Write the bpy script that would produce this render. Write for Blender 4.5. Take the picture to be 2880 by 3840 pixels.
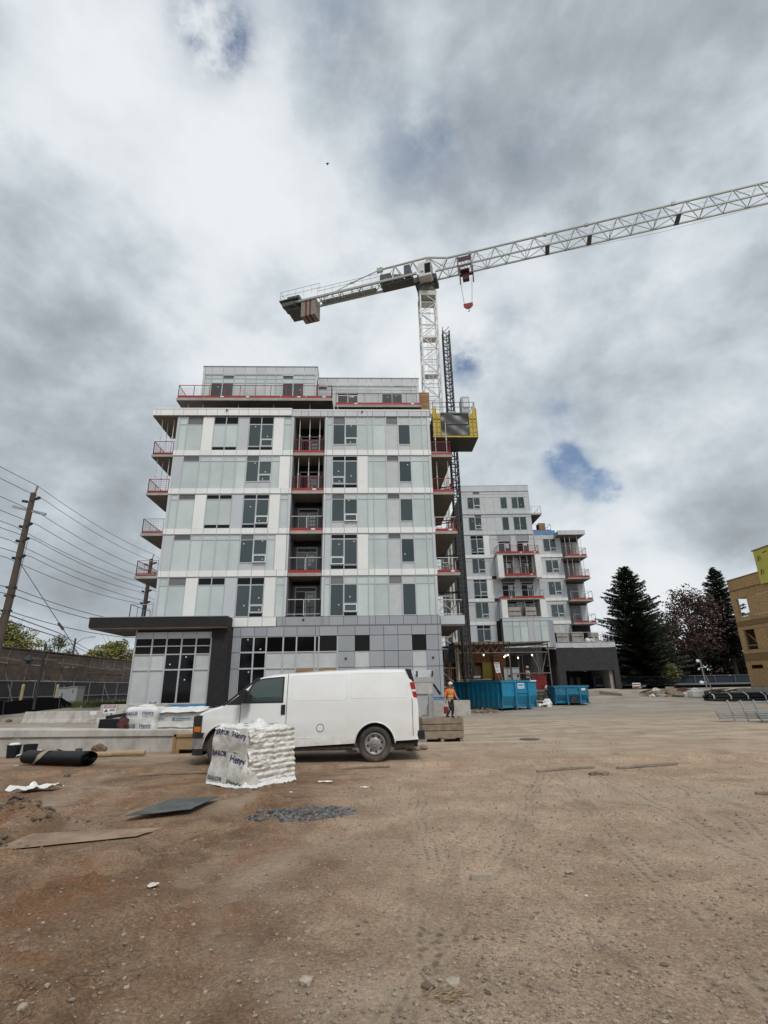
import bpy, bmesh, math, random
import numpy as np
from mathutils import Vector, Matrix
random.seed(7)
for o in list(bpy.data.objects): bpy.data.objects.remove(o)
S = bpy.context.scene
COL = S.collection

# ------------------------------------------------------------------ camera
cam = bpy.data.cameras.new('camera'); co = bpy.data.objects.new('camera', cam); COL.objects.link(co)
YAW, PIT, ROL = .0372, .3286, -.0171
fw = Vector((math.sin(YAW)*math.cos(PIT), math.cos(YAW)*math.cos(PIT), math.sin(PIT)))
rt = Vector((math.cos(YAW), -math.sin(YAW), 0)); up = rt.cross(fw)
c_, s_ = math.cos(ROL), math.sin(ROL)
rt, up = rt*c_+up*s_, up*c_-rt*s_
co.matrix_world = Matrix(((rt.x, up.x, -fw.x, 0), (rt.y, up.y, -fw.y, 0), (rt.z, up.z, -fw.z, 1.65), (0, 0, 0, 1)))
cam.sensor_fit = 'VERTICAL'; cam.sensor_height = 36; cam.lens = 18.014
cam.clip_start = .05; cam.clip_end = 12000
S.camera = co
S.render.resolution_x = 768; S.render.resolution_y = 1024

# ------------------------------------------------------------------ sky and sun
SUN_EL, SUN_AZ = math.radians(52), math.radians(158)     # azimuth clockwise from +Y: behind the camera, to the right
W = bpy.data.worlds.new('World'); S.world = W; W.use_nodes = True
wt = W.node_tree; wt.nodes.clear()
def wn(t, **k):
    n = wt.nodes.new(t)
    for a, b in k.items(): setattr(n, a, b)
    return n
wl = wt.links.new
sky = wn('ShaderNodeTexSky', sky_type='NISHITA', sun_disc=False, sun_elevation=SUN_EL, sun_rotation=SUN_AZ)
tc = wn('ShaderNodeTexCoord')
nrm = wn('ShaderNodeVectorMath', operation='NORMALIZE'); wl(tc.outputs['Generated'], nrm.inputs[0])
sep = wn('ShaderNodeSeparateXYZ'); wl(nrm.outputs[0], sep.inputs[0])
def wm(op, a, b=None, c=None, clamp=False):
    n = wn('ShaderNodeMath', operation=op); n.use_clamp = clamp
    for i, v in enumerate((a, b, c)):
        if v is None: continue
        if isinstance(v, (int, float)): n.inputs[i].default_value = v
        else: wl(v, n.inputs[i])
    return n.outputs[0]
cmb = wn('ShaderNodeMapping'); cmb.inputs['Scale'].default_value = (1, 1, 1.35); wl(nrm.outputs[0], cmb.inputs[0])
def wnoise(scale, detail, rough, dist=0., off=(0, 0, 0)):
    mp = wn('ShaderNodeMapping'); mp.inputs['Location'].default_value = off; wl(cmb.outputs[0], mp.inputs[0])
    n = wn('ShaderNodeTexNoise'); n.inputs['Scale'].default_value = scale; n.inputs['Detail'].default_value = detail
    n.inputs['Roughness'].default_value = rough; n.inputs['Distortion'].default_value = dist
    wl(mp.outputs[0], n.inputs['Vector']); return n.outputs['Fac']
n1 = wnoise(2.3, 9, .54, .08, (3.1, 1.7, .4)); n2 = wnoise(6.0, 8, .58, .12, (8.3, 2.2, 1.4)); n3 = wnoise(1.1, 3, .5, 0, (1.2, 9.1, 2.)); n4 = wnoise(7.5, 8, .62, .0, (4.2, 3.2, 6.4))
# cloud masses and gaps as they stand in the sky: direction, half-width in degrees, amount
BLOBS = [((-0.395, 0.487, 0.779), 11, 0.42, 0),
 ((-0.298, 0.5, 0.813), 8, 0.25, 0),
 ((-0.425, 0.43, 0.797), 6, 0.2, 0),
 ((-0.171, 0.627, 0.76), 11, 0.34, 0),
 ((0.027, 0.777, 0.629), 10, 0.3, 0),
 ((-0.327, 0.603, 0.727), 9, 0.1, 0),
 ((-0.473, 0.661, 0.582), 11, -0.42, 0),
 ((-0.52, 0.607, 0.601), 9, -0.2, 0),
 ((-0.533, 0.73, 0.427), 6, 0.22, 0),
 ((-0.556, 0.735, 0.388), 7, -0.3, 0),
 ((-0.462, 0.811, 0.359), 6, 0.05, 0),
 ((-0.541, 0.783, 0.306), 8, 0.2, 0),
 ((-0.429, 0.809, 0.401), 7, -0.12, 0),
 ((0.191, 0.571, 0.798), 11, -0.22, 0),
 ((0.316, 0.514, 0.798), 10, -0.12, 0),
 ((0.469, 0.396, 0.79), 10, -0.35, 0),
 ((0.498, 0.492, 0.714), 9, 0.2, 0),
 ((-0.004, 0.497, 0.868), 9, -0.1, 0),
 ((0.31, 0.848, 0.43), 9, 0.3, 0),
 ((0.496, 0.673, 0.549), 11, -0.12, 0),
 ((0.578, 0.744, 0.335), 9, 0.22, 0),
 ((0.574, 0.792, 0.208), 7, -0.22, 0),
 ((0.386, 0.894, 0.228), 6, 0.12, 0),
 ((0.262, 0.787, 0.558), 7, -0.14, 0),
 ((-0.08, 0.893, 0.443), 8, 0.1, 0),
 ((-0.277, 0.776, 0.566), 9, 0.0, 0),
 ((-0.207, 0.458, 0.865), 2.6, 0.75, 1),
 ((-0.216, 0.443, 0.87), 1.9, 0.8, 1),
 ((-0.192, 0.478, 0.857), 1.7, 0.9, 1),
 ((0.361, 0.845, 0.395), 1.9, 0.9, 1),
 ((0.423, 0.844, 0.331), 1.3, 1.1, 1),
 ((0.38, 0.852, 0.361), 1.5, 0.8, 1),
 ((0.181, 0.803, 0.568), 2.5, 0.8, 1),
 ((0.047, 0.593, 0.804), 4, 0.32, 1),
 ((0.245, 0.554, 0.795), 4, 0.3, 1),
 ((-0.045, 0.454, 0.89), 5, 0.35, 1),
 ((0.112, 0.57, 0.814), 3, 0.35, 1),
 ((0.357, 0.81, 0.466), 2.5, 0.3, 1),
 ((0.265, 0.748, 0.608), 4, 0.25, 1)]
def blob(d, deg, amt):
    dp = wn('ShaderNodeVectorMath', operation='DOT_PRODUCT'); wl(nrm.outputs[0], dp.inputs[0])
    dp.inputs[1].default_value = d
    k = 1.0/(1-math.cos(math.radians(deg)))
    e = wm('MULTIPLY', wm('SUBTRACT', dp.outputs['Value'], 1.0), k)
    return wm('MULTIPLY', wm('EXPONENT', e), amt)
v = wm('ADD', wm('MULTIPLY', wm('SUBTRACT', n1, .5), 1.7), wm('MULTIPLY', wm('SUBTRACT', n2, .5), 1.15))
v = wm('ADD', v, wm('MULTIPLY', wm('SUBTRACT', n3, .5), .5))
for d, deg, amt, kind in BLOBS:
    if kind == 0: v = wm('ADD', v, blob(d, deg, amt*(.42 if amt > 0 else .6)))
v = wm('ADD', v, .585)
cr = wn('ShaderNodeValToRGB'); wl(v, cr.inputs[0])
E_ = cr.color_ramp.elements
E_[0].position = 0.; E_[0].color = (.265, .295, .315, 1)
E_[1].position = 1.; E_[1].color = (.72, .75, .77, 1)
for p, c in ((.28, (.36, .40, .44, 1)), (.52, (.495, .55, .59, 1)), (.75, (.645, .685, .715, 1))):
    e = E_.new(p); e.color = c
# blue gaps: thin torn openings between the cloud edges
b = wm('MULTIPLY', n4, 0.0)
for d, deg, amt, kind in BLOBS:
    if kind == 1: b = wm('ADD', b, blob(d, deg*.95, min(amt, 1.1)))
n5 = wnoise(9.5, 9, .62, .0, (2.2, 5.1, 8.4))
def wsm(f, a, b_):
    n = wn('ShaderNodeMapRange', interpolation_type='SMOOTHSTEP'); wl(f, n.inputs[0]); n.inputs[1].default_value = a; n.inputs[2].default_value = b_; return n.outputs[0]
tear = wsm(wm('ADD', wm('MULTIPLY', n4, .6), wm('MULTIPLY', n5, .4)), .38, .58)
b = wm('MULTIPLY', wm('MULTIPLY', b, 1.25, clamp=True), tear)
b = wm('MULTIPLY', b, .95, clamp=True)
skc = wn('ShaderNodeMix', data_type='RGBA', blend_type='MULTIPLY'); skc.inputs['Factor'].default_value = 1
wl(sky.outputs[0], skc.inputs[6]); skc.inputs[7].default_value = (.105, .105, .105, 1)
mix = wn('ShaderNodeMix', data_type='RGBA'); wl(b, mix.inputs[0]); wl(cr.outputs[0], mix.inputs[6]); wl(skc.outputs[2], mix.inputs[7])
bg = wn('ShaderNodeBackground'); bg.inputs[1].default_value = 1.0
wl(mix.outputs[2], bg.inputs[0]); out = wn('ShaderNodeOutputWorld'); wl(bg.outputs[0], out.inputs[0])

sl = bpy.data.lights.new('sun', 'SUN'); so = bpy.data.objects.new('sun', sl); COL.objects.link(so)
sl.energy = 1.5; sl.angle = math.radians(14); sl.color = (1, .96, .9)
sd = Vector((math.sin(SUN_AZ)*math.cos(SUN_EL), math.cos(SUN_AZ)*math.cos(SUN_EL), math.sin(SUN_EL)))
so.rotation_euler = sd.to_track_quat('Z', 'Y').to_euler(); so.location = (20, -30, 60)
S.view_settings.view_transform = 'Standard'; S.view_settings.look = 'None'
S.view_settings.exposure = 0.2; S.view_settings.gamma = 1; S.view_settings.use_curve_mapping = False
S.render.engine = 'CYCLES'; S.cycles.max_bounces = 6

# ------------------------------------------------------------------ helpers
ROOTINV = {}
def tag(o, label=None, cat=None, group=None, kind=None):
    for k, v_ in (('label', label), ('category', cat), ('group', group), ('kind', kind)):
        if v_: o[k] = v_
    return o
def thing(name, label, cat, loc=(0, 0, 0), rz=0., group=None):
    o = bpy.data.objects.new(name, None); COL.objects.link(o)
    o.location = loc; o.rotation_euler = (0, 0, rz); o.empty_display_size = .3
    ROOTINV[o] = (Matrix.Translation(loc) @ Matrix.Rotation(rz, 4, 'Z')).inverted()
    return tag(o, label, cat, group)
def rootof(o):
    while o.parent: o = o.parent
    return o
class MB:
    def slab(s, x0, x1, y0, y1, z0, z1):
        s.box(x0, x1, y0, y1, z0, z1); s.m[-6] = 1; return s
    def __init__(s): s.v, s.f, s.m = [], [], []
    def add(s, vs, fs, mi=0):
        n = len(s.v); s.v += [tuple(p) for p in vs]; s.f += [[i+n for i in f] for f in fs]; s.m += [mi]*len(fs); return s
    def box(s, x0, x1, y0, y1, z0, z1, mi=0):
        return s.add([(x0,y0,z0),(x1,y0,z0),(x1,y1,z0),(x0,y1,z0),(x0,y0,z1),(x1,y0,z1),(x1,y1,z1),(x0,y1,z1)],
                     [(0,3,2,1),(4,5,6,7),(0,1,5,4),(1,2,6,5),(2,3,7,6),(3,0,4,7)], mi)
    def bar(s, p, q, w, h=None, mi=0):
        p, q = Vector(p), Vector(q); d = q-p
        if d.length < 1e-6: return s
        d.normalize(); a = d.cross(Vector((0,0,1)))
        if a.length < 1e-3: a = Vector((1,0,0))
        a.normalize(); b_ = a.cross(d); h = h or w; a = a*w/2; b_ = b_*h/2
        return s.add([p-a-b_, p+a-b_, p+a+b_, p-a+b_, q-a-b_, q+a-b_, q+a+b_, q-a+b_],
                     [(0,1,2,3),(7,6,5,4),(0,4,5,1),(1,5,6,2),(2,6,7,3),(3,7,4,0)], mi)
    def tube(s, pts, r, n=6, mi=0, caps=True):
        pts = [Vector(p) for p in pts]; k = len(pts); rings = []
        ref = None
        for i, p in enumerate(pts):
            d = (pts[min(i+1,k-1)]-pts[max(i-1,0)]).normalized()
            a = d.cross(Vector((0,0,1))) if ref is None else (ref-d*ref.dot(d))
            if a.length < 1e-3: a = d.cross(Vector((1,0,0)))
            a.normalize(); ref = a; b_ = d.cross(a); ri = r[i] if isinstance(r, (list, tuple)) else r
            rings.append([p+(a*math.cos(2*math.pi*j/n)+b_*math.sin(2*math.pi*j/n))*ri for j in range(n)])
        vs = [q for rg in rings for q in rg]; fs = []
        for i in range(k-1):
            for j in range(n):
                fs.append((i*n+j, i*n+(j+1)%n, (i+1)*n+(j+1)%n, (i+1)*n+j))
        if caps: fs += [tuple(range(n-1,-1,-1)), tuple((k-1)*n+j for j in range(n))]
        return s.add(vs, fs, mi)
    def lathe(s, prof, c, axis='z', n=20, mi=0):
        vs, fs = [], []
        for (r, h) in prof:
            for j in range(n):
                a = 2*math.pi*j/n; x, y = r*math.cos(a), r*math.sin(a)
                p = (x, y, h) if axis == 'z' else ((x, h, y) if axis == 'y' else (h, x, y))
                vs.append((c[0]+p[0], c[1]+p[1], c[2]+p[2]))
        for i in range(len(prof)-1):
            for j in range(n): fs.append((i*n+j, i*n+(j+1)%n, (i+1)*n+(j+1)%n, (i+1)*n+j))
        return s.add(vs, fs, mi)
    def prism(s, poly, axis, c0, c1, mi=0):
        def P(a, b_, c): return {'x': (c, a, b_), 'y': (a, c, b_), 'z': (a, b_, c)}[axis]
        n = len(poly); vs = [P(a, b_, c0) for a, b_ in poly]+[P(a, b_, c1) for a, b_ in poly]
        fs = [tuple(range(n)), tuple(range(2*n-1, n-1, -1))]+[(i, i+n, (i+1)%n+n, (i+1)%n) for i in range(n)]
        return s.add(vs, fs, mi)
    def quad(s, a, b_, c, d, mi=0): return s.add([a, b_, c, d], [(0,1,2,3)], mi)
    def grid(s, P, mi=0, close=False):        # P[i][j] points
        n, k = len(P), len(P[0]); vs = [p for r in P for p in r]; fs = []
        for i in range(n-1):
            for j in range(k-1): fs.append((i*k+j, i*k+j+1, (i+1)*k+j+1, (i+1)*k+j))
            if close: fs.append((i*k+k-1, i*k, (i+1)*k, (i+1)*k+k-1))
        return s.add(vs, fs, mi)
    def mesh(s, name, mats, fix=True, smooth=False):
        me = bpy.data.meshes.new(name); me.from_pydata(s.v, [], s.f)
        for m_ in (mats if isinstance(mats, (list, tuple)) else [mats]): me.materials.append(m_)
        me.polygons.foreach_set('material_index', s.m)
        if fix:
            bm = bmesh.new(); bm.from_mesh(me); bmesh.ops.recalc_face_normals(bm, faces=bm.faces); bm.to_mesh(me); bm.free()
        if smooth: me.polygons.foreach_set('use_smooth', [True]*len(me.polygons))
        me.update(); return me
    def build(s, name, mats, parent=None, local=False, smooth=False, fix=True, weld=0):
        me = s.mesh(name, mats, fix, smooth)
        if weld:
            bm = bmesh.new(); bm.from_mesh(me); bmesh.ops.remove_doubles(bm, verts=bm.verts, dist=weld)
            bmesh.ops.recalc_face_normals(bm, faces=bm.faces); bm.to_mesh(me); bm.free()
            if smooth: me.polygons.foreach_set('use_smooth', [True]*len(me.polygons))
        if parent is not None and not local: me.transform(ROOTINV[rootof(parent)])
        o = bpy.data.objects.new(name, me); COL.objects.link(o)
        if parent is not None: o.parent = parent
        return o
def single(mb, name, mats, label, cat, loc, group=None, smooth=False, rz=0., fix=True):
    """a thing that is one mesh, origin at its base"""
    me = mb.mesh(name, mats, fix, smooth); me.transform((Matrix.Translation(loc) @ Matrix.Rotation(rz, 4, 'Z')).inverted())
    o = bpy.data.objects.new(name, me); COL.objects.link(o); o.location = loc; o.rotation_euler = (0,0,rz)
    return tag(o, label, cat, group)
CUBES = {}
def cube(name, m_, parent, x0, x1, y0, y1, z0, z1, kind='cube'):
    key = (m_.name, kind)
    if key not in CUBES:
        q = MB()
        if kind == 'cube': q.box(-.5,.5,-.5,.5,-.5,.5)
        else:                                       # louvre: slanted blades in a unit cell
            q.box(-.5,.5,.1,.5,-.5,.5)
            for i in range(7):
                z = -.5+i/7
                q.add([(-.5,.1,z+.13),(.5,.1,z+.13),(.5,-.5,z+.02),(-.5,-.5,z+.02),(-.5,-.5,z),(.5,-.5,z),(.5,.1,z+.09),(-.5,.1,z+.09)],
                      [(0,1,2,3),(3,2,5,4),(4,5,6,7)])
        CUBES[key] = q.mesh(name, m_)
    o = bpy.data.objects.new(name, CUBES[key]); COL.objects.link(o); o.parent = parent
    o.location = ((x0+x1)/2, (y0+y1)/2, (z0+z1)/2); o.scale = (x1-x0, y1-y0, z1-z0); return o
def text_mesh(txt, size, m_, bold=.012, ext=.001):
    cu = bpy.data.curves.new('lettering', 'FONT'); cu.body = txt; cu.size = size; cu.offset = bold*size; cu.extrude = ext
    cu.align_x = 'LEFT'; cu.resolution_u = 3
    o = bpy.data.objects.new('lettering', cu); COL.objects.link(o)
    dg = bpy.context.evaluated_depsgraph_get(); me = bpy.data.meshes.new_from_object(o.evaluated_get(dg))
    bpy.data.objects.remove(o); me.materials.clear(); me.materials.append(m_); return me
def place_text(txt, parent, m_, origin, xdir, updir, width, height, name='lettering', shear=0., bold=.012, warp=None):
    """lay printed lettering on a surface: origin = lower left corner, world coordinates"""
    me = text_mesh(txt, 1., m_, bold); xs = [v_.co.x for v_ in me.vertices]; ys = [v_.co.y for v_ in me.vertices]
    x0, x1, y0, y1 = min(xs), max(xs), min(ys), max(ys)
    X, U = Vector(xdir).normalized(), Vector(updir).normalized(); N = X.cross(U)
    for v_ in me.vertices:
        a, b_, n_ = (v_.co.x-x0)/(x1-x0), (v_.co.y-y0)/(y1-y0), v_.co.z
        p = Vector(origin)+X*(a*width+shear*b_*height)+U*(b_*height)+N*n_
        if warp: p = warp(p)
        v_.co = p
    if parent is not None: me.transform(ROOTINV[rootof(parent)])
    o = bpy.data.objects.new(name, me); COL.objects.link(o); o.parent = parent; return o
def copy_tree(o, parent=None):
    c = o.copy(); COL.objects.link(c); c.parent = parent
    for ch in list(o.children): copy_tree(ch, c)
    return c

# ------------------------------------------------------------------ materials
MATS = {}
def mat(name, col, rough=.6, metal=0., col2=None, nscale=3., nfac=1., bump=0., bscale=20., rand=0., spec=.5, ior=1.5, detail=5, stretch=None, island=False, coat=0., emit=0., low=.35, high=.65):
    m_ = bpy.data.materials.new(name); m_.use_nodes = True; nt = m_.node_tree; L = nt.links.new
    bs = nt.nodes['Principled BSDF']
    bs.inputs['Roughness'].default_value = rough; bs.inputs['Metallic'].default_value = metal
    bs.inputs['Specular IOR Level'].default_value = spec; bs.inputs['IOR'].default_value = ior
    bs.inputs['Coat Weight'].default_value = coat
    c = (*col, 1); bs.inputs['Base Color'].default_value = c; src = None
    geo = nt.nodes.new('ShaderNodeNewGeometry'); vec = geo.outputs['Position']
    if stretch:
        mp = nt.nodes.new('ShaderNodeMapping'); mp.inputs['Scale'].default_value = stretch; L(vec, mp.inputs[0]); vec = mp.outputs[0]
    if col2:
        n = nt.nodes.new('ShaderNodeTexNoise'); n.inputs['Scale'].default_value = nscale; n.inputs['Detail'].default_value = detail
        n.inputs['Roughness'].default_value = .62; L(vec, n.inputs['Vector'])
        mr = nt.nodes.new('ShaderNodeMapRange'); L(n.outputs['Fac'], mr.inputs[0])
        mr.inputs[1].default_value = low; mr.inputs[2].default_value = high; mr.inputs[3].default_value = 0; mr.inputs[4].default_value = nfac
        mx = nt.nodes.new('ShaderNodeMix'); mx.data_type = 'RGBA'; L(mr.outputs[0], mx.inputs[0])
        mx.inputs[6].default_value = c; mx.inputs[7].default_value = (*col2, 1); src = mx.outputs[2]
    if rand:
        hs = nt.nodes.new('ShaderNodeHueSaturation'); mr = nt.nodes.new('ShaderNodeMapRange')
        if island: L(geo.outputs['Random Per Island'], mr.inputs[0])
        else:
            oi = nt.nodes.new('ShaderNodeObjectInfo'); L(oi.outputs['Random'], mr.inputs[0])
        mr.inputs[3].default_value = 1-rand; mr.inputs[4].default_value = 1+rand
        L(mr.outputs[0], hs.inputs['Value'])
        if src: L(src, hs.inputs['Color'])
        else: hs.inputs['Color'].default_value = c
        src = hs.outputs[0]
    if src: L(src, bs.inputs['Base Color'])
    if bump:
        n = nt.nodes.new('ShaderNodeTexNoise'); n.inputs['Scale'].default_value = bscale; n.inputs['Detail'].default_value = 5; L(vec, n.inputs['Vector'])
        bp = nt.nodes.new('ShaderNodeBump'); bp.inputs['Strength'].default_value = bump; bp.inputs['Distance'].default_value = .02
        L(n.outputs['Fac'], bp.inputs['Height']); L(bp.outputs[0], bs.inputs['Normal'])
    if emit:
        bs.inputs['Emission Color'].default_value = c; bs.inputs['Emission Strength'].default_value = emit
    MATS[name] = m_; return m_
def brick_mat(name, c1, c2, mortar, w=.21, h=.075, plane='xz', bump=.5):
    m_ = bpy.data.materials.new(name); m_.use_nodes = True; nt = m_.node_tree; L = nt.links.new; bs = nt.nodes['Principled BSDF']
    geo = nt.nodes.new('ShaderNodeNewGeometry'); sp = nt.nodes.new('ShaderNodeSeparateXYZ'); L(geo.outputs['Position'], sp.inputs[0])
    sm = nt.nodes.new('ShaderNodeMath'); sm.operation = 'ADD'; L(sp.outputs[0], sm.inputs[0]); L(sp.outputs[1], sm.inputs[1])
    cb = nt.nodes.new('ShaderNodeCombineXYZ'); L(sm.outputs[0], cb.inputs[0]); L(sp.outputs[2], cb.inputs[1])
    br = nt.nodes.new('ShaderNodeTexBrick'); L(cb.outputs[0], br.inputs['Vector'])
    br.inputs['Color1'].default_value = (*c1, 1); br.inputs['Color2'].default_value = (*c2, 1); br.inputs['Mortar'].default_value = (*mortar, 1)
    br.inputs['Scale'].default_value = 1; br.inputs['Brick Width'].default_value = w; br.inputs['Row Height'].default_value = h
    br.inputs['Mortar Size'].default_value = .008; br.inputs['Bias'].default_value = -.2
    n = nt.nodes.new('ShaderNodeTexNoise'); n.inputs['Scale'].default_value = 2.5; n.inputs['Detail'].default_value = 6; L(geo.outputs['Position'], n.inputs['Vector'])
    mx = nt.nodes.new('ShaderNodeMix'); mx.data_type = 'RGBA'; mx.blend_type = 'OVERLAY'; mx.inputs[0].default_value = .45; L(br.outputs['Color'], mx.inputs[6]); L(n.outputs['Fac'], mx.inputs[7])
    L(mx.outputs[2], bs.inputs['Base Color']); bs.inputs['Roughness'].default_value = .8
    bp = nt.nodes.new('ShaderNodeBump'); bp.inputs['Strength'].default_value = bump; bp.inputs['Distance'].default_value = .012; bp.invert = True
    L(br.outputs['Fac'], bp.inputs['Height']); L(bp.outputs[0], bs.inputs['Normal'])
    MATS[name] = m_; return m_

M_white = mat('white_metal_panel', (.82,.83,.82), .42, rand=.03, col2=(.76,.775,.77), nscale=.8, bump=.03, bscale=1.3)
M_silver = mat('silver_metal_panel', (.56,.585,.61), .4, rand=.05, col2=(.52,.545,.575), nscale=.7, bump=.03, bscale=1.3)
M_blueg = mat('pale_blue_grey_panel', (.52,.555,.59), .42, rand=.05, col2=(.49,.525,.56), nscale=.7, bump=.03, bscale=1.3)
M_grey = mat('grey_metal_panel', (.35,.37,.40), .42, rand=.06, col2=(.32,.34,.37), nscale=.7, bump=.03, bscale=1.3)
M_span = mat('pale_green_spandrel_glass', (.575,.64,.63), .09, rand=.09, col2=(.47,.545,.54), nscale=.55, bump=.04, bscale=.7, ior=1.6)
M_spanw = mat('white_spandrel_panel', (.56,.58,.59), .25, rand=.05, col2=(.49,.515,.52), nscale=2.2, ior=1.5)
M_alu = mat('grey_aluminium', (.50,.52,.55), .38, metal=.25)
M_alud = mat('dark_aluminium', (.33,.345,.37), .4, metal=.25)
M_frame = mat('light_window_frame', (.62,.64,.66), .4, metal=.1)
M_pane = mat('teal_window_glass', (.024,.045,.048), .03, ior=1.72, spec=.5, bump=.03, bscale=.6, rand=.25)
M_dark = mat('black_glass', (.005,.005,.006), .05, ior=1.32, bump=.02, bscale=.8)
M_black = mat('black_louvre_panel', (.006,.006,.007), .6, spec=.25)
M_louv = mat('grey_louvre', (.22,.22,.235), .45, rand=.08)
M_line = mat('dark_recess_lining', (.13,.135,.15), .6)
M_redd = mat('dark_red_machinery', (.07,.012,.011), .55)
M_core = mat('dark_wall_backing', (.035,.035,.037), .8)
M_conc = mat('raw_concrete', (.40,.375,.345), .85, col2=(.30,.28,.255), nscale=1.6, bump=.25, bscale=14, rand=.06)
M_concl = mat('pale_concrete', (.48,.455,.42), .85, col2=(.30,.28,.25), nscale=2.6, bump=.45, bscale=12, stretch=(1,1,.6), low=.42, high=.72)
M_soff = mat('concrete_soffit', (.17,.148,.132), .9, col2=(.13,.112,.10), nscale=1.2, bump=.15, bscale=10)  # underside shade, along with form staining, is put into this darker brown
M_red = mat('red_barrier_board', (.36,.024,.022), .5, col2=(.27,.02,.018), nscale=5, rand=.1)
M_redp = mat('dark_red_steel', (.27,.03,.025), .5)
M_galv = mat('galvanised_steel', (.42,.43,.44), .42, metal=.5, col2=(.33,.34,.35), nscale=9)
M_wpaint = mat('white_painted_steel', (.70,.71,.69), .45, col2=(.55,.55,.52), nscale=4)
M_crane = mat('pale_grey_green_crane_paint', (.40,.43,.40), .5, col2=(.36,.38,.36), nscale=2.2)
M_craned = mat('dark_grey_crane_machinery', (.055,.06,.06), .6, col2=(.10,.105,.10), nscale=3)  # dark grey for slewing parts, winch, trays and platforms
M_blk = mat('black_steel', (.018,.02,.021), .5, col2=(.04,.045,.045), nscale=5)
M_yel = mat('yellow_painted_steel', (.50,.37,.025), .5, col2=(.38,.28,.03), nscale=4)
M_brick = brick_mat('charcoal_brick', (.005,.0045,.005), (.016,.014,.015), (.030,.028,.029))
M_brick2 = brick_mat('far_charcoal_brick', (.035,.034,.038), (.05,.048,.053), (.028,.027,.03))
M_blue = mat('blue_waterproofing', (.05,.19,.42), .5, col2=(.13,.29,.5), nscale=6)
M_paper = mat('white_paper', (.72,.73,.72), .7)
M_ply = mat('plywood', (.34,.20,.09), .75, col2=(.27,.15,.065), nscale=3, rand=.1, stretch=(1,1,4))
M_plyd = mat('brown_plywood', (.30,.135,.05), .75, col2=(.22,.095,.036), nscale=3, rand=.1)
M_wood = mat('weathered_lumber', (.30,.235,.175), .85, col2=(.20,.155,.115), nscale=6, rand=.12, bump=.2, bscale=30)
M_osb = mat('strand_board', (.56,.37,.18), .8, col2=(.33,.20,.09), nscale=7, rand=.09, bump=.12, bscale=40)
M_osbd = mat('strand_board_edge_strip', (.28,.175,.07), .8, col2=(.20,.12,.05), nscale=9)
M_sheath = mat('yellow_sheathing', (.60,.55,.10), .6, col2=(.55,.50,.09), nscale=2)
M_vanw = mat('white_van_paint', (.83,.84,.835), .17, coat=.6, col2=(.79,.79,.775), nscale=1.5)
M_rub = mat('black_rubber', (.022,.022,.023), .75, col2=(.05,.045,.04), nscale=8, bump=.2, bscale=40)
M_plas = mat('black_plastic', (.015,.015,.016), .45)
M_chrome = mat('dusty_chrome', (.55,.55,.54), .3, metal=.8, col2=(.4,.38,.36), nscale=6)
M_rim = mat('grey_steel_rim', (.40,.40,.40), .42, metal=.4, col2=(.30,.28,.26), nscale=7)
M_glassv = mat('van_window_glass', (.05,.075,.072), .03, ior=1.6)
M_tail = mat('red_tail_lamp', (.42,.012,.015), .2, coat=.5)
M_amb = mat('amber_lamp', (.65,.16,.015), .25, coat=.5)
M_wrap = mat('dirty_white_plastic_wrap', (.66,.65,.61), .38, col2=(.44,.41,.355), nscale=5, nfac=.85, bump=.7, bscale=13)
M_wrapw = mat('white_plastic_sheet', (.78,.78,.77), .35, col2=(.64,.63,.6), nscale=6, bump=.3, bscale=14)
M_bag = mat('pale_paper_bag', (.66,.64,.595), .5, col2=(.42,.38,.325), nscale=9, bump=.9, bscale=22, rand=.06)
M_ink = mat('navy_print', (.022,.045,.19), .5)
M_inkg = mat('faded_grey_print', (.16,.17,.22), .55)
M_mem = mat('black_membrane', (.012,.013,.015), .6, spec=.3, bump=.15, bscale=30)
M_bin = mat('blue_bin_paint', (.010,.225,.385), .45, col2=(.010,.175,.31), nscale=2.5, rand=.03)
M_binw = mat('worn_blue_bin_paint', (.014,.19,.33), .5, col2=(.03,.07,.10), nscale=4.5, low=.5, high=.66)
M_binin = mat('dark_bin_inside', (.02,.05,.08), .8)
M_org = mat('orange_hi_vis_cloth', (.82,.16,.03), .75)
M_hivy = mat('yellow_reflective_tape', (.62,.56,.12), .4)
M_skin = mat('skin', (.42,.24,.16), .55)
M_trou = mat('black_work_trousers', (.018,.017,.018), .85)
M_hat = mat('white_hard_hat', (.62,.62,.60), .35)
M_bark = mat('brown_bark', (.075,.055,.04), .9, col2=(.045,.034,.026), nscale=6, bump=.4, bscale=14)
M_pole = mat('weathered_pole_timber', (.105,.082,.066), .9, col2=(.08,.058,.045), nscale=5, stretch=(4,4,.6), bump=.3, bscale=14)
M_wire = mat('dark_wire', (.06,.06,.065), .6)
M_spr = mat('dark_spruce_needles', (.054,.082,.05), .7, rand=.35, island=True)
M_leafg = mat('spring_green_leaves', (.20,.195,.05), .65, rand=.4, island=True)
M_leafo = mat('olive_leaves', (.13,.14,.05), .65, rand=.35, island=True)
M_leafp = mat('purple_leaves', (.078,.042,.035), .75, rand=.25, island=True)
M_hedge = mat('dark_hedge_leaves', (.035,.042,.022), .7, rand=.4, island=True)
M_nwall = mat('brown_noise_wall', (.20,.155,.125), .85, col2=(.13,.10,.08), nscale=1.5, rand=.14)
M_fabblue = mat('blue_mesh_fabric', (.032,.038,.06), .8, col2=(.06,.05,.05), nscale=2)
M_silt = mat('black_silt_cloth', (.004,.004,.005), .9, spec=.1, bump=.2, bscale=6)
M_rock = mat('grey_rubble_stone', (.16,.125,.095), .9, col2=(.09,.065,.048), nscale=8, bump=.4, bscale=25, rand=.2, island=True)
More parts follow.
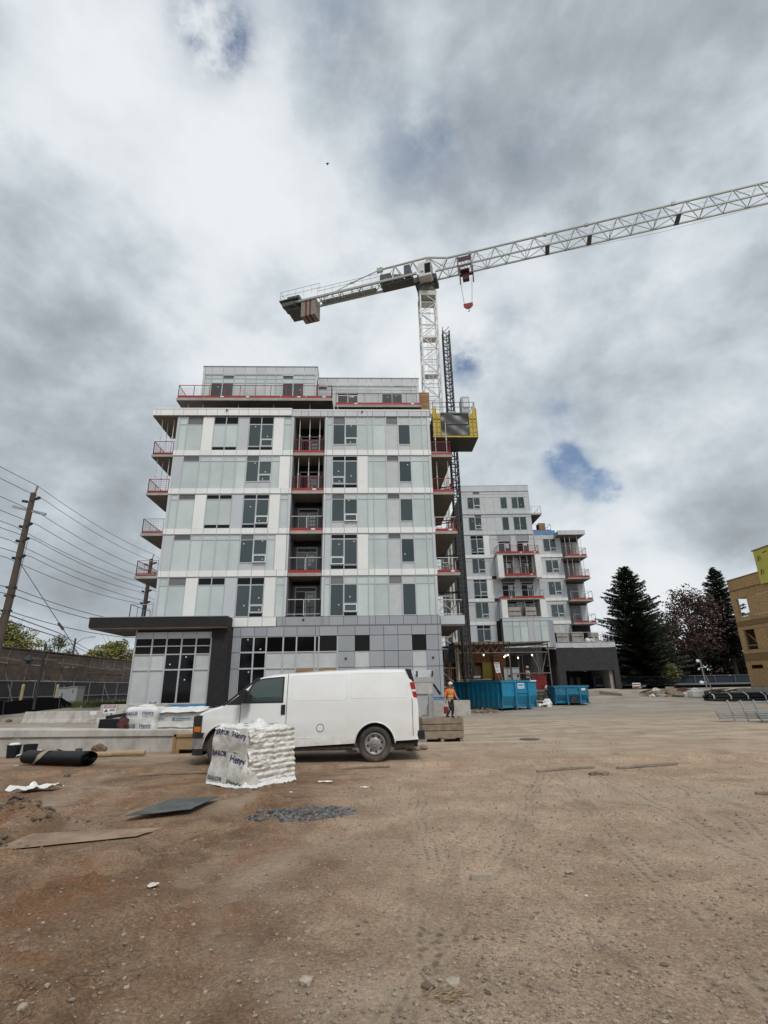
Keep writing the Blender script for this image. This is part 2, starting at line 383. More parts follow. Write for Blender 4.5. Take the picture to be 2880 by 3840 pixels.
M_rocks = mat('pale_stone', (.42,.36,.29), .9, col2=(.30,.25,.20), nscale=14, bump=.4, bscale=30)
M_peb = mat('gravel_pebbles', (.27,.22,.17), .9, rand=.38, island=True)
M_asph = mat('broken_asphalt', (.085,.085,.09), .9, col2=(.16,.15,.145), nscale=12, rand=.45, island=True)
M_grass = mat('rough_grass', (.075,.10,.025), .8, rand=.35, island=True)
M_bulb = mat('lit_bulb', (1,.93,.78), .4, emit=3)
M_elec = mat('grey_cabinet_steel', (.40,.42,.43), .5, col2=(.34,.35,.36), nscale=2)
M_debris = mat('dry_debris', (.26,.21,.155), .9, rand=.4, island=True)

def add_dirt(m_, col=(.30,.235,.17), z0=.35, z1=.95, amt=.5):
    nt = m_.node_tree; L = nt.links.new; bs = nt.nodes['Principled BSDF']; old = bs.inputs['Base Color'].links[0].from_socket
    geo = nt.nodes.new('ShaderNodeNewGeometry'); sp = nt.nodes.new('ShaderNodeSeparateXYZ'); L(geo.outputs['Position'], sp.inputs[0])
    mr = nt.nodes.new('ShaderNodeMapRange'); mr.interpolation_type = 'SMOOTHSTEP'; L(sp.outputs[2], mr.inputs[0]); mr.inputs[1].default_value = z1; mr.inputs[2].default_value = z0
    n = nt.nodes.new('ShaderNodeTexNoise'); n.inputs['Scale'].default_value = 7; n.inputs['Detail'].default_value = 7; n.inputs['Roughness'].default_value = .7; L(geo.outputs['Position'], n.inputs['Vector'])
    mr2 = nt.nodes.new('ShaderNodeMapRange'); L(n.outputs['Fac'], mr2.inputs[0]); mr2.inputs[1].default_value = .38; mr2.inputs[2].default_value = .68
    mu = nt.nodes.new('ShaderNodeMath'); mu.operation = 'MULTIPLY'; L(mr.outputs[0], mu.inputs[0]); L(mr2.outputs[0], mu.inputs[1])
    m3 = nt.nodes.new('ShaderNodeMath'); m3.operation = 'MULTIPLY'; L(mu.outputs[0], m3.inputs[0]); m3.inputs[1].default_value = amt
    mx = nt.nodes.new('ShaderNodeMix'); mx.data_type = 'RGBA'; L(m3.outputs[0], mx.inputs[0]); L(old, mx.inputs[6]); mx.inputs[7].default_value = (*col, 1); L(mx.outputs[2], bs.inputs['Base Color'])
add_dirt(M_vanw, z1=.8, amt=.38); add_dirt(M_bin, (.10,.09,.075), .1, 1.0, .7); add_dirt(M_rub, (.20,.15,.11), .0, .7, .8)
# ------------------------------------------------------------------ ground
rng = np.random.default_rng(11)
LAT = rng.random((256, 256))
def vnoise(x, y):
    xi, yi = np.floor(x).astype(int), np.floor(y).astype(int); fx, fy = x-xi, y-yi
    fx, fy = fx*fx*(3-2*fx), fy*fy*(3-2*fy)
    g = lambda a, b_: LAT[a & 255, b_ & 255]
    return (g(xi,yi)*(1-fx)+g(xi+1,yi)*fx)*(1-fy)+(g(xi,yi+1)*(1-fx)+g(xi+1,yi+1)*fx)*fy - .5
def fbm(x, y, o=4, g=.5):
    t = 0; a = 1.
    for i in range(o):
        t = t+a*vnoise(x+17.3*i, y-9.1*i); x, y, a = x*2.03, y*2.03, a*g
    return t
def sst(x, a, b_):
    t = np.clip((x-a)/(b_-a), 0, 1); return t*t*(3-2*t)
def bump_at(x, y, cx, cy, rx, ry, hgt, rot=0.):
    c, s = math.cos(rot), math.sin(rot); u = ((x-cx)*c+(y-cy)*s)/rx; w = (-(x-cx)*s+(y-cy)*c)/ry
    return hgt*np.exp(-(u*u+w*w))
def gh(x, y):
    x, y = np.asarray(x, float), np.asarray(y, float)
    near = 1-sst(y, 9.5, 12.0)
    left = 1-sst(x, -2.2, 1.2)
    h = (.010+.022*left)*near*fbm(x*1.1, y*1.1, 3)
    h = h+(.005+.020*left)*near*fbm(x*4.2, y*4.2, 4, .55)
    h = h+(.0035+.006*left)*near*fbm(x*17, y*17, 3, .6)
    h = h+.018*(1-near)*(1-sst(y, 25, 40))*fbm(x*1.3, y*2.6, 4)
    # clods and churned earth at the left
    cl = np.clip(fbm(x*2.6+40, y*2.6, 4, .6), 0, 1)
    h = h+.15*left*near*cl*sst(-x, -.6, 1.5)
    for a, b_, w_ in ((.15, .075, .17), (1.55, .20, .16), (2.75, .27, .2), (-1.3, .42, .17), (3.3, .12, .22)):
        off = np.abs(x-a-b_*y+.12*np.sin(y*.8+a)+.1*fbm(x*0+a, y*.9, 2))/w_
        h = h+near*(.5+.5*sst(fbm(x*.8+a, y*.8, 2), -.2, .25))*(-.020*np.exp(-off**4)+.016*np.exp(-((off-1.25)/.22)**2))
    # wheel tracks on the right
    tr = np.sin((x+.08*np.sin(y*.5))*22)*np.exp(-((x-2.6-.10*(y-8))/.55)**2)+np.sin((x+.1*y)*20)*np.exp(-((x-.35-.02*y)/.3)**2)
    h = h+.006*tr*sst(y, 3, 5)*near*(.5+vnoise(x*2, y*2))
    # old kerb edge: the near side lies a little lower
    ky = 12.78+.06*np.sin(x*.35)+.05*fbm(x*.8, y*0, 2)
    h = h-.07*(1-sst(y, ky-.07, ky+.04))+.03*np.exp(-((y-ky-.03)/.05)**2)*(.6+.8*fbm(x*1.2, y*0+3, 3))
    # heaps at the left edge
    h = h+bump_at(x, y, -4.75, 8.05, .7, .26, .3, -.25)*(1+.7*fbm(x*5, y*5, 3))
    h = h+bump_at(x, y, -4.5, 6.75, .6, .35, .34, -.2)*(1+.8*fbm(x*5, y*5, 3))
    h = h+bump_at(x, y, -5.4, 7.4, .6, .5, .35)*(1+.6*fbm(x*4, y*4, 3))
    h = h+bump_at(x, y, -.95, 8.2, .75, .38, .035)
    for cx, cy, rx_, ry_ in ((-2.78, 8.55, .75, .75), (-3.4, 6.95, .85, .45)):
        m_ = np.exp(-np.maximum(0, np.maximum(np.abs(x-cx)/rx_, np.abs(y-cy)/ry_)-.85)**2*40); h = h*(1-.97*m_)+.0*m_
    # rise towards the far buildings, the left bank and the gravel ramp
    h = h+.9*sst(y, 34, 70)*sst(x, 6, 14)
    h = h+.75*sst(y, 33, 38)*(1-sst(x, -16, -14))
    h = h+bump_at(x, y, 24.5, 55, 3.2, 4.5, .55)
    return h
def GZ(x, y): return float(gh(np.array([x]), np.array([y]))[0])
def axis(parts):
    a = []
    for (p, q, st) in parts: a += list(np.arange(p, q-1e-9, st))
    return a
gx = [-4000,-1500,-600,-300,-150,-90]+axis([(-60,-24,3),(-24,-12,.6),(-12,-5.2,.13),(-5.2,5.2,.042),(5.2,12,.13),(12,30,.6),(30,72,3)])+[90,150,300,600,1500,4000]
gy = [-400,-100,-30,-8,0,1]+axis([(1.6,8.8,.034),(8.8,13.6,.05),(13.6,26,.2),(26,70,1.),(70,120,5)])+[130,180,300,600,1500,5000]
GX, GY = np.meshgrid(np.array(gx), np.array(gy)); GZZ = gh(GX, GY)
nx, ny = len(gx), len(gy)
me = bpy.data.meshes.new('ground'); me.vertices.add(nx*ny)
me.vertices.foreach_set('co', np.stack([GX, GY, GZZ], -1).astype(np.float32).ravel())
ii = (np.arange(ny-1)[:, None]*nx+np.arange(nx-1)[None, :]).ravel()
qd = np.stack([ii, ii+1, ii+nx+1, ii+nx], -1).astype(np.int32); nf = len(qd)
me.loops.add(nf*4); me.loops.foreach_set('vertex_index', qd.ravel())
me.polygons.add(nf); me.polygons.foreach_set('loop_start', np.arange(nf, dtype=np.int32)*4)
try: me.polygons.foreach_set('loop_total', np.full(nf, 4, np.int32))
except Exception: pass
me.update(calc_edges=True); me.polygons.foreach_set('use_smooth', [True]*nf)
ground = bpy.data.objects.new('ground', me); COL.objects.link(ground); tag(ground, 'brown churned earth of the building site', kind='structure')

def ground_material():
    m_ = bpy.data.materials.new('site_earth'); m_.use_nodes = True; nt = m_.node_tree; L = nt.links.new; bs = nt.nodes['Principled BSDF']
    geo = nt.nodes.new('ShaderNodeNewGeometry'); P = geo.outputs['Position']
    sp = nt.nodes.new('ShaderNodeSeparateXYZ'); L(P, sp.inputs[0])
    def mth(op, a, b_=None, clamp=False):
        n = nt.nodes.new('ShaderNodeMath'); n.operation = op; n.use_clamp = clamp
        for i, q in enumerate((a, b_)):
            if q is None: continue
            if isinstance(q, (int, float)): n.inputs[i].default_value = q
            else: L(q, n.inputs[i])
        return n.outputs[0]
    def noise(sc, det=5, ro=.6, stretch=None, dist=0.):
        n = nt.nodes.new('ShaderNodeTexNoise'); n.inputs['Scale'].default_value = sc; n.inputs['Detail'].default_value = det
        n.inputs['Roughness'].default_value = ro; n.inputs['Distortion'].default_value = dist; q = P
        if stretch:
            mp = nt.nodes.new('ShaderNodeMapping'); mp.inputs['Scale'].default_value = stretch; L(P, mp.inputs[0]); q = mp.outputs[0]
        L(q, n.inputs['Vector']); return n.outputs['Fac']
    def rampf(f, a, b_):
        n = nt.nodes.new('ShaderNodeMapRange'); n.interpolation_type = 'SMOOTHSTEP'; L(f, n.inputs[0]); n.inputs[1].default_value = a; n.inputs[2].default_value = b_; return n.outputs[0]
    def mix(f, a, b_, mode='MIX'):
        n = nt.nodes.new('ShaderNodeMix'); n.data_type = 'RGBA'; n.blend_type = mode
        if isinstance(f, (int, float)): n.inputs[0].default_value = f
        else: L(f, n.inputs[0])
        for i, q in ((6, a), (7, b_)):
            if isinstance(q, tuple): n.inputs[i].default_value = (*q, 1)
            else: L(q, n.inputs[i])
        return n.outputs[2]
    X, Y = sp.outputs[0], sp.outputs[1]
    wob = mth('MULTIPLY', mth('SUBTRACT', noise(.5, 4), .5), 4.5)
    far = rampf(mth('ADD', Y, wob), 12.5, 17.5)
    near_l = rampf(mth('MULTIPLY', mth('ADD', X, mth('MULTIPLY', wob, .55)), -1.0), -.8, 1.6)
    tan = mix(rampf(noise(1.1, 8, .68), .33, .67), (.50,.372,.266), (.35,.25,.172))
    red = mix(rampf(noise(1.1, 8, .7, dist=.6), .34, .66), (.33,.22,.14), (.175,.108,.066))
    c = mix(near_l, tan, red)
    # rusty patches, pale dried crust
    c = mix(mth('MULTIPLY', mth('MULTIPLY', rampf(noise(.62, 7, .66, dist=.6), .48, .64), .75), mth('ADD', mth('MULTIPLY', near_l, .8), .2)), c, (.24,.122,.062))
    c = mix(mth('MULTIPLY', rampf(noise(1.9, 8, .72, dist=.8), .58, .74), .55), c, (.44,.385,.325))
    fr = mix(rampf(noise(.9, 6, .62, (.5,1.6,1)), .35, .66), (.49,.395,.30), (.33,.255,.188))
    c = mix(far, c, fr)
    vfar = rampf(Y, 22, 34); c = mix(vfar, c, mix(rampf(noise(.35, 5, .6, (.4,1.8,1)), .35, .65), (.38,.34,.29), (.27,.235,.195)))
    # dark damp streaks, fine grain
    c = mix(mth('MULTIPLY', rampf(noise(2.2, 6, .6, (1,.35,1), .5), .56, .72), .38), c, (.105,.072,.05))
    g1 = noise(38, 4, .7); g2 = noise(140, 3, .7)
    g3 = rampf(noise(24, 6, .75), .30, .70); c = mix(.16, c, g3, 'OVERLAY'); c = mix(.28, c, rampf(g1, .3, .7), 'OVERLAY'); c = mix(.32, c, rampf(g2, .3, .7), 'OVERLAY')
    c = mix(mth('MULTIPLY', rampf(noise(.33, 5, .62, dist=.8), .50, .66), .40), c, (.50,.415,.325)); c = mix(mth('MULTIPLY', rampf(noise(.41, 6, .64, (1,.6,1), .6), .53, .70), .42), c, (.20,.145,.10))
    # tyre tracks: lugged strips running up the yard
    trk = None; tmask = None
    for a, b_, w_, fq in ((.15, .075, .17, 95), (1.55, .20, .16, 88), (2.75, .27, .2, 80), (-1.3, .42, .17, 90), (3.3, .12, .22, 75)):
        off = mth('SUBTRACT', mth('ADD', X, mth('MULTIPLY', mth('SUBTRACT', noise(.35, 2), .5), .8)), mth('ADD', mth('MULTIPLY', Y, b_), a))
        g_ = mth('MULTIPLY', off, 1/w_); g_ = mth('EXPONENT', mth('MULTIPLY', mth('MULTIPLY', mth('MULTIPLY', g_, g_), mth('MULTIPLY', g_, g_)), -1.))
        st_ = mth('MULTIPLY', mth('SINE', mth('MULTIPLY', off, fq*.55)), mth('ADD', mth('MULTIPLY', mth('SINE', mth('ADD', mth('MULTIPLY', Y, fq*.62), mth('MULTIPLY', off, 30))), .45), .55))
        fade = mth('MULTIPLY', g_, rampf(noise(1.3, 4), .42, .58)); st_ = mth('MULTIPLY', st_, fade)
        trk = st_ if trk is None else mth('ADD', trk, st_); tmask = fade if tmask is None else mth('MAXIMUM', tmask, fade)
    c = mix(mth('MULTIPLY', tmask, .42), c, (.40,.32,.235)); c = mix(mth('MULTIPLY', mth('MULTIPLY', trk, -1., True), .8), c, (.17,.125,.085))
    L(c, bs.inputs['Base Color']); bs.inputs['Roughness'].default_value = .92; bs.inputs['Specular IOR Level'].default_value = .2
    # relief: grain, clods, drying cracks
    vo = nt.nodes.new('ShaderNodeTexVoronoi'); vo.feature = 'DISTANCE_TO_EDGE'; vo.inputs['Scale'].default_value = 4.6
    wv = nt.nodes.new('ShaderNodeVectorMath'); wv.operation = 'ADD'; nn = nt.nodes.new('ShaderNodeTexNoise'); nn.inputs['Scale'].default_value = 3; nn.inputs['Detail'].default_value = 4; L(P, nn.inputs['Vector'])
    sc = nt.nodes.new('ShaderNodeVectorMath'); sc.operation = 'SCALE'; sc.inputs['Scale'].default_value = .45; L(nn.outputs['Color'], sc.inputs[0]); L(P, wv.inputs[0]); L(sc.outputs[0], wv.inputs[1]); L(wv.outputs[0], vo.inputs['Vector'])
    crack = mth('SUBTRACT', 1.0, rampf(vo.outputs['Distance'], .0, .035))
    cmask = mth('MULTIPLY', rampf(mth('MULTIPLY', X, -1.), .6, 2.2), rampf(noise(.9, 4), .52, .62))
    hgt = mth('ADD', mth('MULTIPLY', noise(9, 6, .68), .9), mth('MULTIPLY', noise(48, 6, .75), .5))
    hgt = mth('SUBTRACT', hgt, mth('MULTIPLY', crack, mth('MULTIPLY', cmask, .5)))
    hgt = mth('ADD', hgt, mth('MULTIPLY', trk, .16))
    bp = nt.nodes.new('ShaderNodeBump'); bp.inputs['Strength'].default_value = .95; bp.inputs['Distance'].default_value = .05
    L(hgt, bp.inputs['Height']); L(bp.outputs[0], bs.inputs['Normal'])
    return m_
me.materials.append(ground_material())

# ------------------------------------------------------------------ facade kit (local frame: x along, -y outward, z up)
TYPE = {'W': ('white_panel', M_white, -.045, .02), 'G': ('grey_panel', M_grey, -.03, .02), 'L': ('silver_panel', M_silver, -.035, .02),
        'B': ('blue_grey_panel', M_blueg, -.03, .02), 'S': ('spandrel_glass', M_span, .0, .03), 'P': ('spandrel_panel', M_spanw, .0, .03),
        'K': ('black_glass_panel', M_dark, .005, .03), 'N': ('black_louvre', M_black, .0, .03), 'U': ('louvre', M_louv, -.005, .04)}
LAB = random.Random(3)
def frame_rect(mb, x0, x1, z0, z1, w, ya, yb):
    mb.box(x0, x1, ya, yb, z0, z0+w); mb.box(x0, x1, ya, yb, z1-w, z1); mb.box(x0, x0+w, ya, yb, z0+w, z1-w); mb.box(x1-w, x1, ya, yb, z0+w, z1-w)
def window(root, x0, x1, z0, z1, op=False, y=0., pane=None, papers=True, tilt=0.):
    mb = MB(); w = .065 if op else .035
    ya, yb = (y-.05, y+.03) if op else (y-.03, y+.03)
    frame_rect(mb, x0+.012, x1-.012, z0+.012, z1-.012, w, ya, yb)
    if tilt:
        mb.v = [(a, b_-tilt*(z1-c)/(z1-z0)*.9, c) for a, b_, c in mb.v]
        mb.box(x0+.012, x1-.012, y+.02, y+.05, z0+.012, z1-.012, 1)
    wo = mb.build('opening_window' if op else 'window', [M_frame, M_dark], root, local=True)
    p = MB(); p.box(x0+.012+w, x1-.012-w, y-.002, y+.02, z0+.012+w, z1-.012-w)
    if tilt: p.v = [(a, b_-tilt*(z1-c)/(z1-z0)*.9-.012, c) for a, b_, c in p.v]
    p.build('pane', pane or M_pane, wo, local=True)
    if papers and LAB.random() < .8:
        s_ = .075; cx = x0+(x1-x0)*LAB.uniform(.25, .75); cz = z0+(z1-z0)*LAB.choice((.82, .7, .9, .35, .2)) if not op else z0+(z1-z0)*.4
        q = MB(); q.box(cx-s_/2, cx+s_/2, y-.008-tilt*.6, y-.003-tilt*.6, cz-s_/2, cz+s_/2); q.build('paper_label', M_paper, wo, local=True)
    return wo
def cells(root, rows, y=0., mull=None, pane=None):
    """rows: (x0, x1, z0, z1, type)"""
    for (x0, x1, z0, z1, t) in rows:
        if t in 'VO' or t == 'T': window(root, x0, x1, z0, z1, t != 'V', y, pane, tilt=.12 if t == 'T' else 0.)
        else:
            nm, m_, ya, yb = TYPE[t]; g = .013
            cube(nm, m_, root, x0+g, x1-g, y+ya, y+yb, z0+g, z1-g, 'louvre' if t == 'U' else 'cube')
            if t in 'SPK' and mull is not None: frame_rect(mull, x0, x1, z0, z1, .03, y-.028, y+.01)
def band(root, xs, z0, z1, t='W', y=-.035):
    for a, b_ in zip(xs[:-1], xs[1:]):
        nm, m_, ya, yb = TYPE[t]; cube('band_'+nm, m_, root, a+.011, b_-.011, y+ya, y+.03, z0, z1)
def guard(root, pts, z, red=True, h=1.07, posts=True, mesh=True, col=None, boards=True, props=None, name='guard_rail', toe=.28, tag_boards=()):
    """edge protection along a run of points (local coordinates)"""
    col = col or M_galv; mb = MB(); wire = MB()
    for p, q in zip(pts[:-1], pts[1:]):
        P_, Q_ = Vector((*p, z)), Vector((*q, z)); d = Q_-P_; n = max(1, int(round(d.length/1.25)))
        mb.bar(P_+Vector((0,0,h)), Q_+Vector((0,0,h)), .04); mb.bar(P_+Vector((0,0,.1)), Q_+Vector((0,0,.1)), .03)
        for i in range(n+1):
            a = P_+d*(i/n); mb.bar(a, a+Vector((0,0,h+.02)), .04)
        if mesh:
            k = int(d.length/.16)
            for i in range(1, k): a = P_+d*(i/k); wire.bar(a+Vector((0,0,.12)), a+Vector((0,0,h)), .007)
            for j in range(1, 6): wire.bar(P_+Vector((0,0,.1+j*.16)), Q_+Vector((0,0,.1+j*.16)), .007)
        if boards and red:
            nn_ = Vector((d.y, -d.x, 0)).normalized()*.03
            n2 = max(1, int(round(d.length/2.2)))
            for i in range(n2):
                a, b_ = P_+d*(i/n2)+d.normalized()*.03, P_+d*((i+1)/n2)-d.normalized()*.03
                bd = MB(); bd.bar(a+nn_+Vector((0,0,toe/2)), b_+nn_+Vector((0,0,toe/2)), .022, toe); bd.build('toe_board', M_red, root, local=True)
                if LAB.random() < .5:
                    e = a.lerp(b_, .72)-a.normalized()*0; u = d.normalized()*.26
                    pl = MB(); pl.bar(e-u*.5+nn_*1.6+Vector((0,0,toe*.55)), e+u*.5+nn_*1.6+Vector((0,0,toe*.55)), .01, .12); pl.build('name_plate', M_paper, root, local=True)
    g = mb.build(name, col, root, local=True)
    if mesh and wire.v: tag(wire.build('wire_mesh', M_galv if not red else M_redp, g, local=True), kind='stuff')
    return g
def prop(root, x, y, z0, z1):
    mb = MB(); mb.tube([(x, y, z0), (x, y, z0+(z1-z0)*.52)], .033, 8); mb.tube([(x, y, z0+(z1-z0)*.5), (x, y, z1)], .026, 8)
    mb.tube([(x, y, z0+(z1-z0)*.49), (x, y, z0+(z1-z0)*.53)], .06, 8); mb.box(x-.07, x+.07, y-.07, y+.07, z0, z0+.01)
    mb.build('shoring_post', M_wpaint, root, local=True)
def sliding_door(root, x0, x1, y, z0, z1, papers=0, open_=False, transom=.32):
    mb = MB(); frame_rect(mb, x0, x1, z0, z1, .06, y-.05, y+.02); xm = (x0+x1)/2
    mb.box(xm-.035, xm+.035, y-.045, y+.015, z0+.06, z1-transom); mb.box(x0+.06, x1-.06, y-.045, y+.015, z1-transom-.05, z1-transom)
    d = mb.build('sliding_door', M_frame, root, local=True)
    p = MB(); p.box(x0+.06, xm-.035, y-.012, y, z0+.06, z1-transom-.05); p.build('pane', M_dark if open_ else M_pane, d, local=True)
    p = MB(); p.box(xm+.035, x1-.06, y-.022, y-.01, z0+.06, z1-transom-.05); p.build('pane', M_pane, d, local=True)
    p = MB(); p.box(x0+.06, x1-.06, y-.012, y, z1-transom, z1-.06); p.build('pane', M_dark, d, local=True)
    if open_:
        f = MB(); frame_rect(f, xm-.02, xm+(x1-xm)-.05, z0+.05, z1-transom-.05, .06, y-.075, y-.03); f.build('door_leaf', M_frame, d, local=True)
    for i in range(papers):
        u = xm+.12+(i % 2)*.22; zz_ = z0+1.45-(i//2)*.28; q = MB(); q.box(u, u+.19, y-.032, y-.024, zz_, zz_+.22); q.build('paper_sheet', M_paper, d, local=True)

# ------------------------------------------------------------------ main apartment building
DY = 34.56
A = thing('apartment_building', 'six storey apartment block with white and silver panels and dark brick entrance canopy', 'building', (-4.6, DY, 0))
def shiftx(rows): return [(a+4.6, b_+4.6, c, d, t) for a, b_, c, d, t in rows]
core = MB()
def cbox(mb, x0, x1, y0, y1, z0, z1, mi=0): mb.box(x0+4.6, x1+4.6, y0-DY, y1-DY, z0, z1, mi)
cbox(core, -14.03, -5.37, DY+.05, 44, 5.6, 21.4); cbox(core, -3.02, 4.85, DY+.05, 44, 5.6, 21.4); cbox(core, -14.03, 4.85, 44, 57, .0, 21.4)
cbox(core, -5.36, -3.03, DY+1.95, 43.99, 5.6, 21.4); cbox(core, -14.03, 4.93, DY+.05, 43.98, .0, 5.55)
cbox(core, -12.8, 3.9, 39.2, 55, 21.41, 24.0); cbox(core, -13.95, -4.18, 38.5, 54, 24.3, 27.35); cbox(core, -4.17, 4.7, 39.5, 54, 24.3, 26.9)
core.build('wall_core', M_core, A, local=True)
GL = dict(c0=-14.05, c1=-13.85, a1=-13.28, a2=-12.14, a3=-11.32, a4=-10.41, a5=-9.52, a6=-8.71, a7=-7.79, a8=-6.88, a9=-6.1, a10=-5.53, a11=-5.35)
def split(x0, x1, z0, tr, z1, lo='S', hi='S'): return [(x0, x1, z0, tr, lo), (x0, x1, tr, z1, hi)]
def patA(z0, z1, tr, bot=.3, top=True, full=False):
    g = GL; r = [(g['c0'], g['c1'], z0, z1, 'L')]
    r += split(g['c1'], g['a1'], z0, tr, z1)+split(g['a1'], g['a2'], z0, tr, z1, 'S', 'U')
    r += [(g['a2'], g['a3'], z0, z1, 'W')]
    for a, b_ in ((g['a3'], g['a4']), (g['a4'], g['a5'])):
        if bot: r += [(a, b_, z0, z0+bot, 'K')]
        r += [(a, b_, z0+bot, tr, 'S'), (a, b_, tr, z1, 'K')]
    r += [(g['a5'], g['a6'], z0, z1, 'B')]
    a, b_, c = g['a6'], g['a7'], g['a8']; lo = bot or .02
    r += [(a, b_, z0+lo, tr, 'V'), (a, b_, tr, z1, 'K'), (b_, c, tr, z1, 'K')]
    if bot: r += [(a, b_, z0, z0+bot, 'K'), (b_, c, z0, z0+bot, 'K'), (b_, c, z0+bot, z0+.9, 'T' if z0 < 13 and z0 > 12 else 'O'), (b_, c, z0+.9, tr, 'V')]
    else: r += [(b_, c, z0, z0+.28, 'K'), (b_, c, z0+.28, z0+.8, 'O'), (b_, c, z0+.8, tr, 'V')]
    r += [(g['a8'], g['a9'], z0, z1, 'W')]+split(g['a9'], g['a10'], z0, tr, z1)+[(g['a10'], g['a11'], z0, z1, 'L')]
    return r
def patB(z0, z1, tr, tilt='O'):
    r = [(-14.05, -13.92, z0, z1, 'L'), (-13.92, -13.28, z0, z1, 'B')]+split(-13.28, -12.1, z0, tr, z1, 'S', 'U')
    for a, b_ in ((-12.1, -11.3), (-11.3, -10.38), (-10.38, -9.45), (-9.45, -8.7)): r += split(a, b_, z0, tr, z1)
    r += [(-8.7, -7.78, z0, z0+.5, 'P'), (-8.7, -7.78, z0+.5, tr, 'V'), (-8.7, -7.78, tr, z1, 'U')]
    r += [(-7.78, -6.86, z0, z0+.5, 'P'), (-7.78, -6.86, z0+.5, z0+1.08, tilt), (-7.78, -6.86, z0+1.08, tr, 'V'), (-7.78, -6.86, tr, z1, 'P')]
    r += split(-6.86, -6.3, z0, tr, z1)+[(-6.3, -5.52, z0, z1, 'W'), (-5.52, -5.35, z0, z1, 'L')]
    return r
def right_rest(z0, z1, tr, low=.45):
    r = split(.17, .58, z0, tr, z1)+split(.58, 1.53, z0, tr, z1)+split(1.53, 2.44, z0, tr, z1, 'P', 'U')
    if low: r += [(2.44, 3.36, z0, z0+low, 'P')]
    r += [(2.44, 3.36, z0+low, tr, 'V'), (2.44, 3.36, tr, z1, 'P')]
    return r+split(3.36, 4.28, z0, tr, z1)+split(4.28, 4.69, z0, tr, z1)+[(4.69, 4.87, z0, z1, 'L')]
def patC(z0, z1, tr, low=.45, tilt='O'):
    r = [(-3.04, -2.85, z0, z1, 'L')]+split(-2.85, -2.45, z0, tr, z1)
    if low: r += [(-2.45, -1.53, z0, z0+low, 'P'), (-1.53, -.61, z0, z0+low, 'P')]
    else: r += [(-1.53, -.61, z0, z0+.26, 'K')]
    l2 = low or .26
    r += [(-2.45, -1.53, z0+low, tr, 'V'), (-2.45, -1.53, tr, z1, 'U'), (-1.53, -.61, z0+l2, z0+l2+.56, tilt), (-1.53, -.61, z0+l2+.56, tr, 'V'), (-1.53, -.61, tr, z1, 'P')]
    return r+split(-.61, .17, z0, tr, z1)+right_rest(z0, z1, tr, low)
def patD(z0, z1, tr, tilt='O'):
    r = [(-3.04, -2.9, z0, z1, 'L'), (-2.9, -2.45, z0, z1, 'B')]
    r += [(-2.45, -1.53, z0, z0+.3, 'K'), (-2.45, -1.53, z0+.32, z0+.88, tilt), (-2.45, -1.53, z0+.88, tr, 'V'), (-2.45, -1.53, tr, z1, 'K')]
    r += [(-1.53, -.61, z0, z0+.3, 'K'), (-1.53, -.61, z0+.32, tr, 'V'), (-1.53, -.61, tr, z1, 'K'), (-.61, .17, z0, z1, 'W')]
    return r+right_rest(z0, z1, tr)
mull = MB()
F = {6: (18.29, 21.06, 20.43), 5: (15.28, 17.8, 17.42), 4: (12.28, 14.8, 14.45), 3: (9.3, 11.8, 11.47), 2: (6.14, 8.8, 8.3)}
cells(A, shiftx(patA(*F[6])+patB(*F[5])+patA(*F[4])+patB(*F[3], tilt='T')), 0, mull)
cells(A, shiftx([c for c in patA(*F[2], bot=0)]), 0, mull)
cells(A, shiftx(patC(*F[6])+patD(*F[5])+patC(*F[4], tilt='T')+patD(*F[3], tilt='T')+patC(*F[2], low=0, tilt='T')), 0, mull)
# vertical mullions standing proud between the glass bays
for fl, (z0, z1, tr) in F.items():
    xs = [-13.85, -13.28, -10.41, -7.79, -6.1, -5.53] if fl % 2 == 0 else [-13.28, -12.1, -11.3, -10.38, -9.45, -8.7, -7.78, -6.86]
    xs += [-2.45, -1.53, -.61, .17, .58, 1.53, 2.44, 3.36, 4.28, 4.69]
    for x in xs: mull.box(x+4.6-.032, x+4.6+.032, -.055, .01, z0, z1)
tag(mull.build('mullion_grid', M_alu, A, local=True), kind='stuff')
jx1 = [-14.05, -13.85, -13.28, -12.12, -11.31, -10.4, -9.48, -8.7, -7.78, -6.87, -6.1, -5.52, -5.35]
jx2 = [-3.04, -2.88, -2.45, -1.53, -.61, .17, .58, 1.53, 2.44, 3.36, 4.28, 4.69, 4.87]
sx = lambda xs: [x+4.6 for x in xs]
for z0, z1 in ((17.87, 18.28), (14.87, 15.27), (11.87, 12.27), (8.87, 9.29)):
    band(A, sx(jx1), z0, z1); band(A, sx(jx2), z0, z1)
sh = MB()                                        # shadow joint trims below each band, parapet caps
for z in (17.835, 14.835, 11.835, 8.835):
    for a, b_ in ((-14.05, -5.36), (-3.03, 4.87)): cbox(sh, a, b_, DY-.03, DY+.04, z-.035, z+.035)
cbox(sh, -14.05, 4.87, DY-.02, DY+.04, 21.06, 21.1); cbox(sh, -9.2, 4.96, DY-.02, DY+.04, 5.5, 5.545)
sh.build('shadow_joint', M_alud, A, local=True)
cj = [-15.87, -15.62, -15.3, -14.36, -13.62, -12.6, -11.92, -11.12, -10.3, -9.5, -8.82, -8.0, -7.2, -6.52, -5.55]
band(A, sx(cj), 21.12, 21.62, 'W', -.14)
cj2 = [-5.55, -4.85, -4.3, -3.4, -2.85, -2.45, -1.53, -.62, .12, .53, 1.47, 2.39, 3.3, 4.24, 4.66, 4.87]
band(A, sx(cj2), 21.1, 21.55, 'L', -.06)
cap = MB(); cbox(cap, -15.9, -5.54, DY-.21, DY+.3, 21.63, 21.72); cbox(cap, -5.53, 4.9, DY-.12, DY+.3, 21.56, 21.66)
cbox(cap, -15.88, -14.06, DY-.1, DY+3.6, 21.2, 21.62)
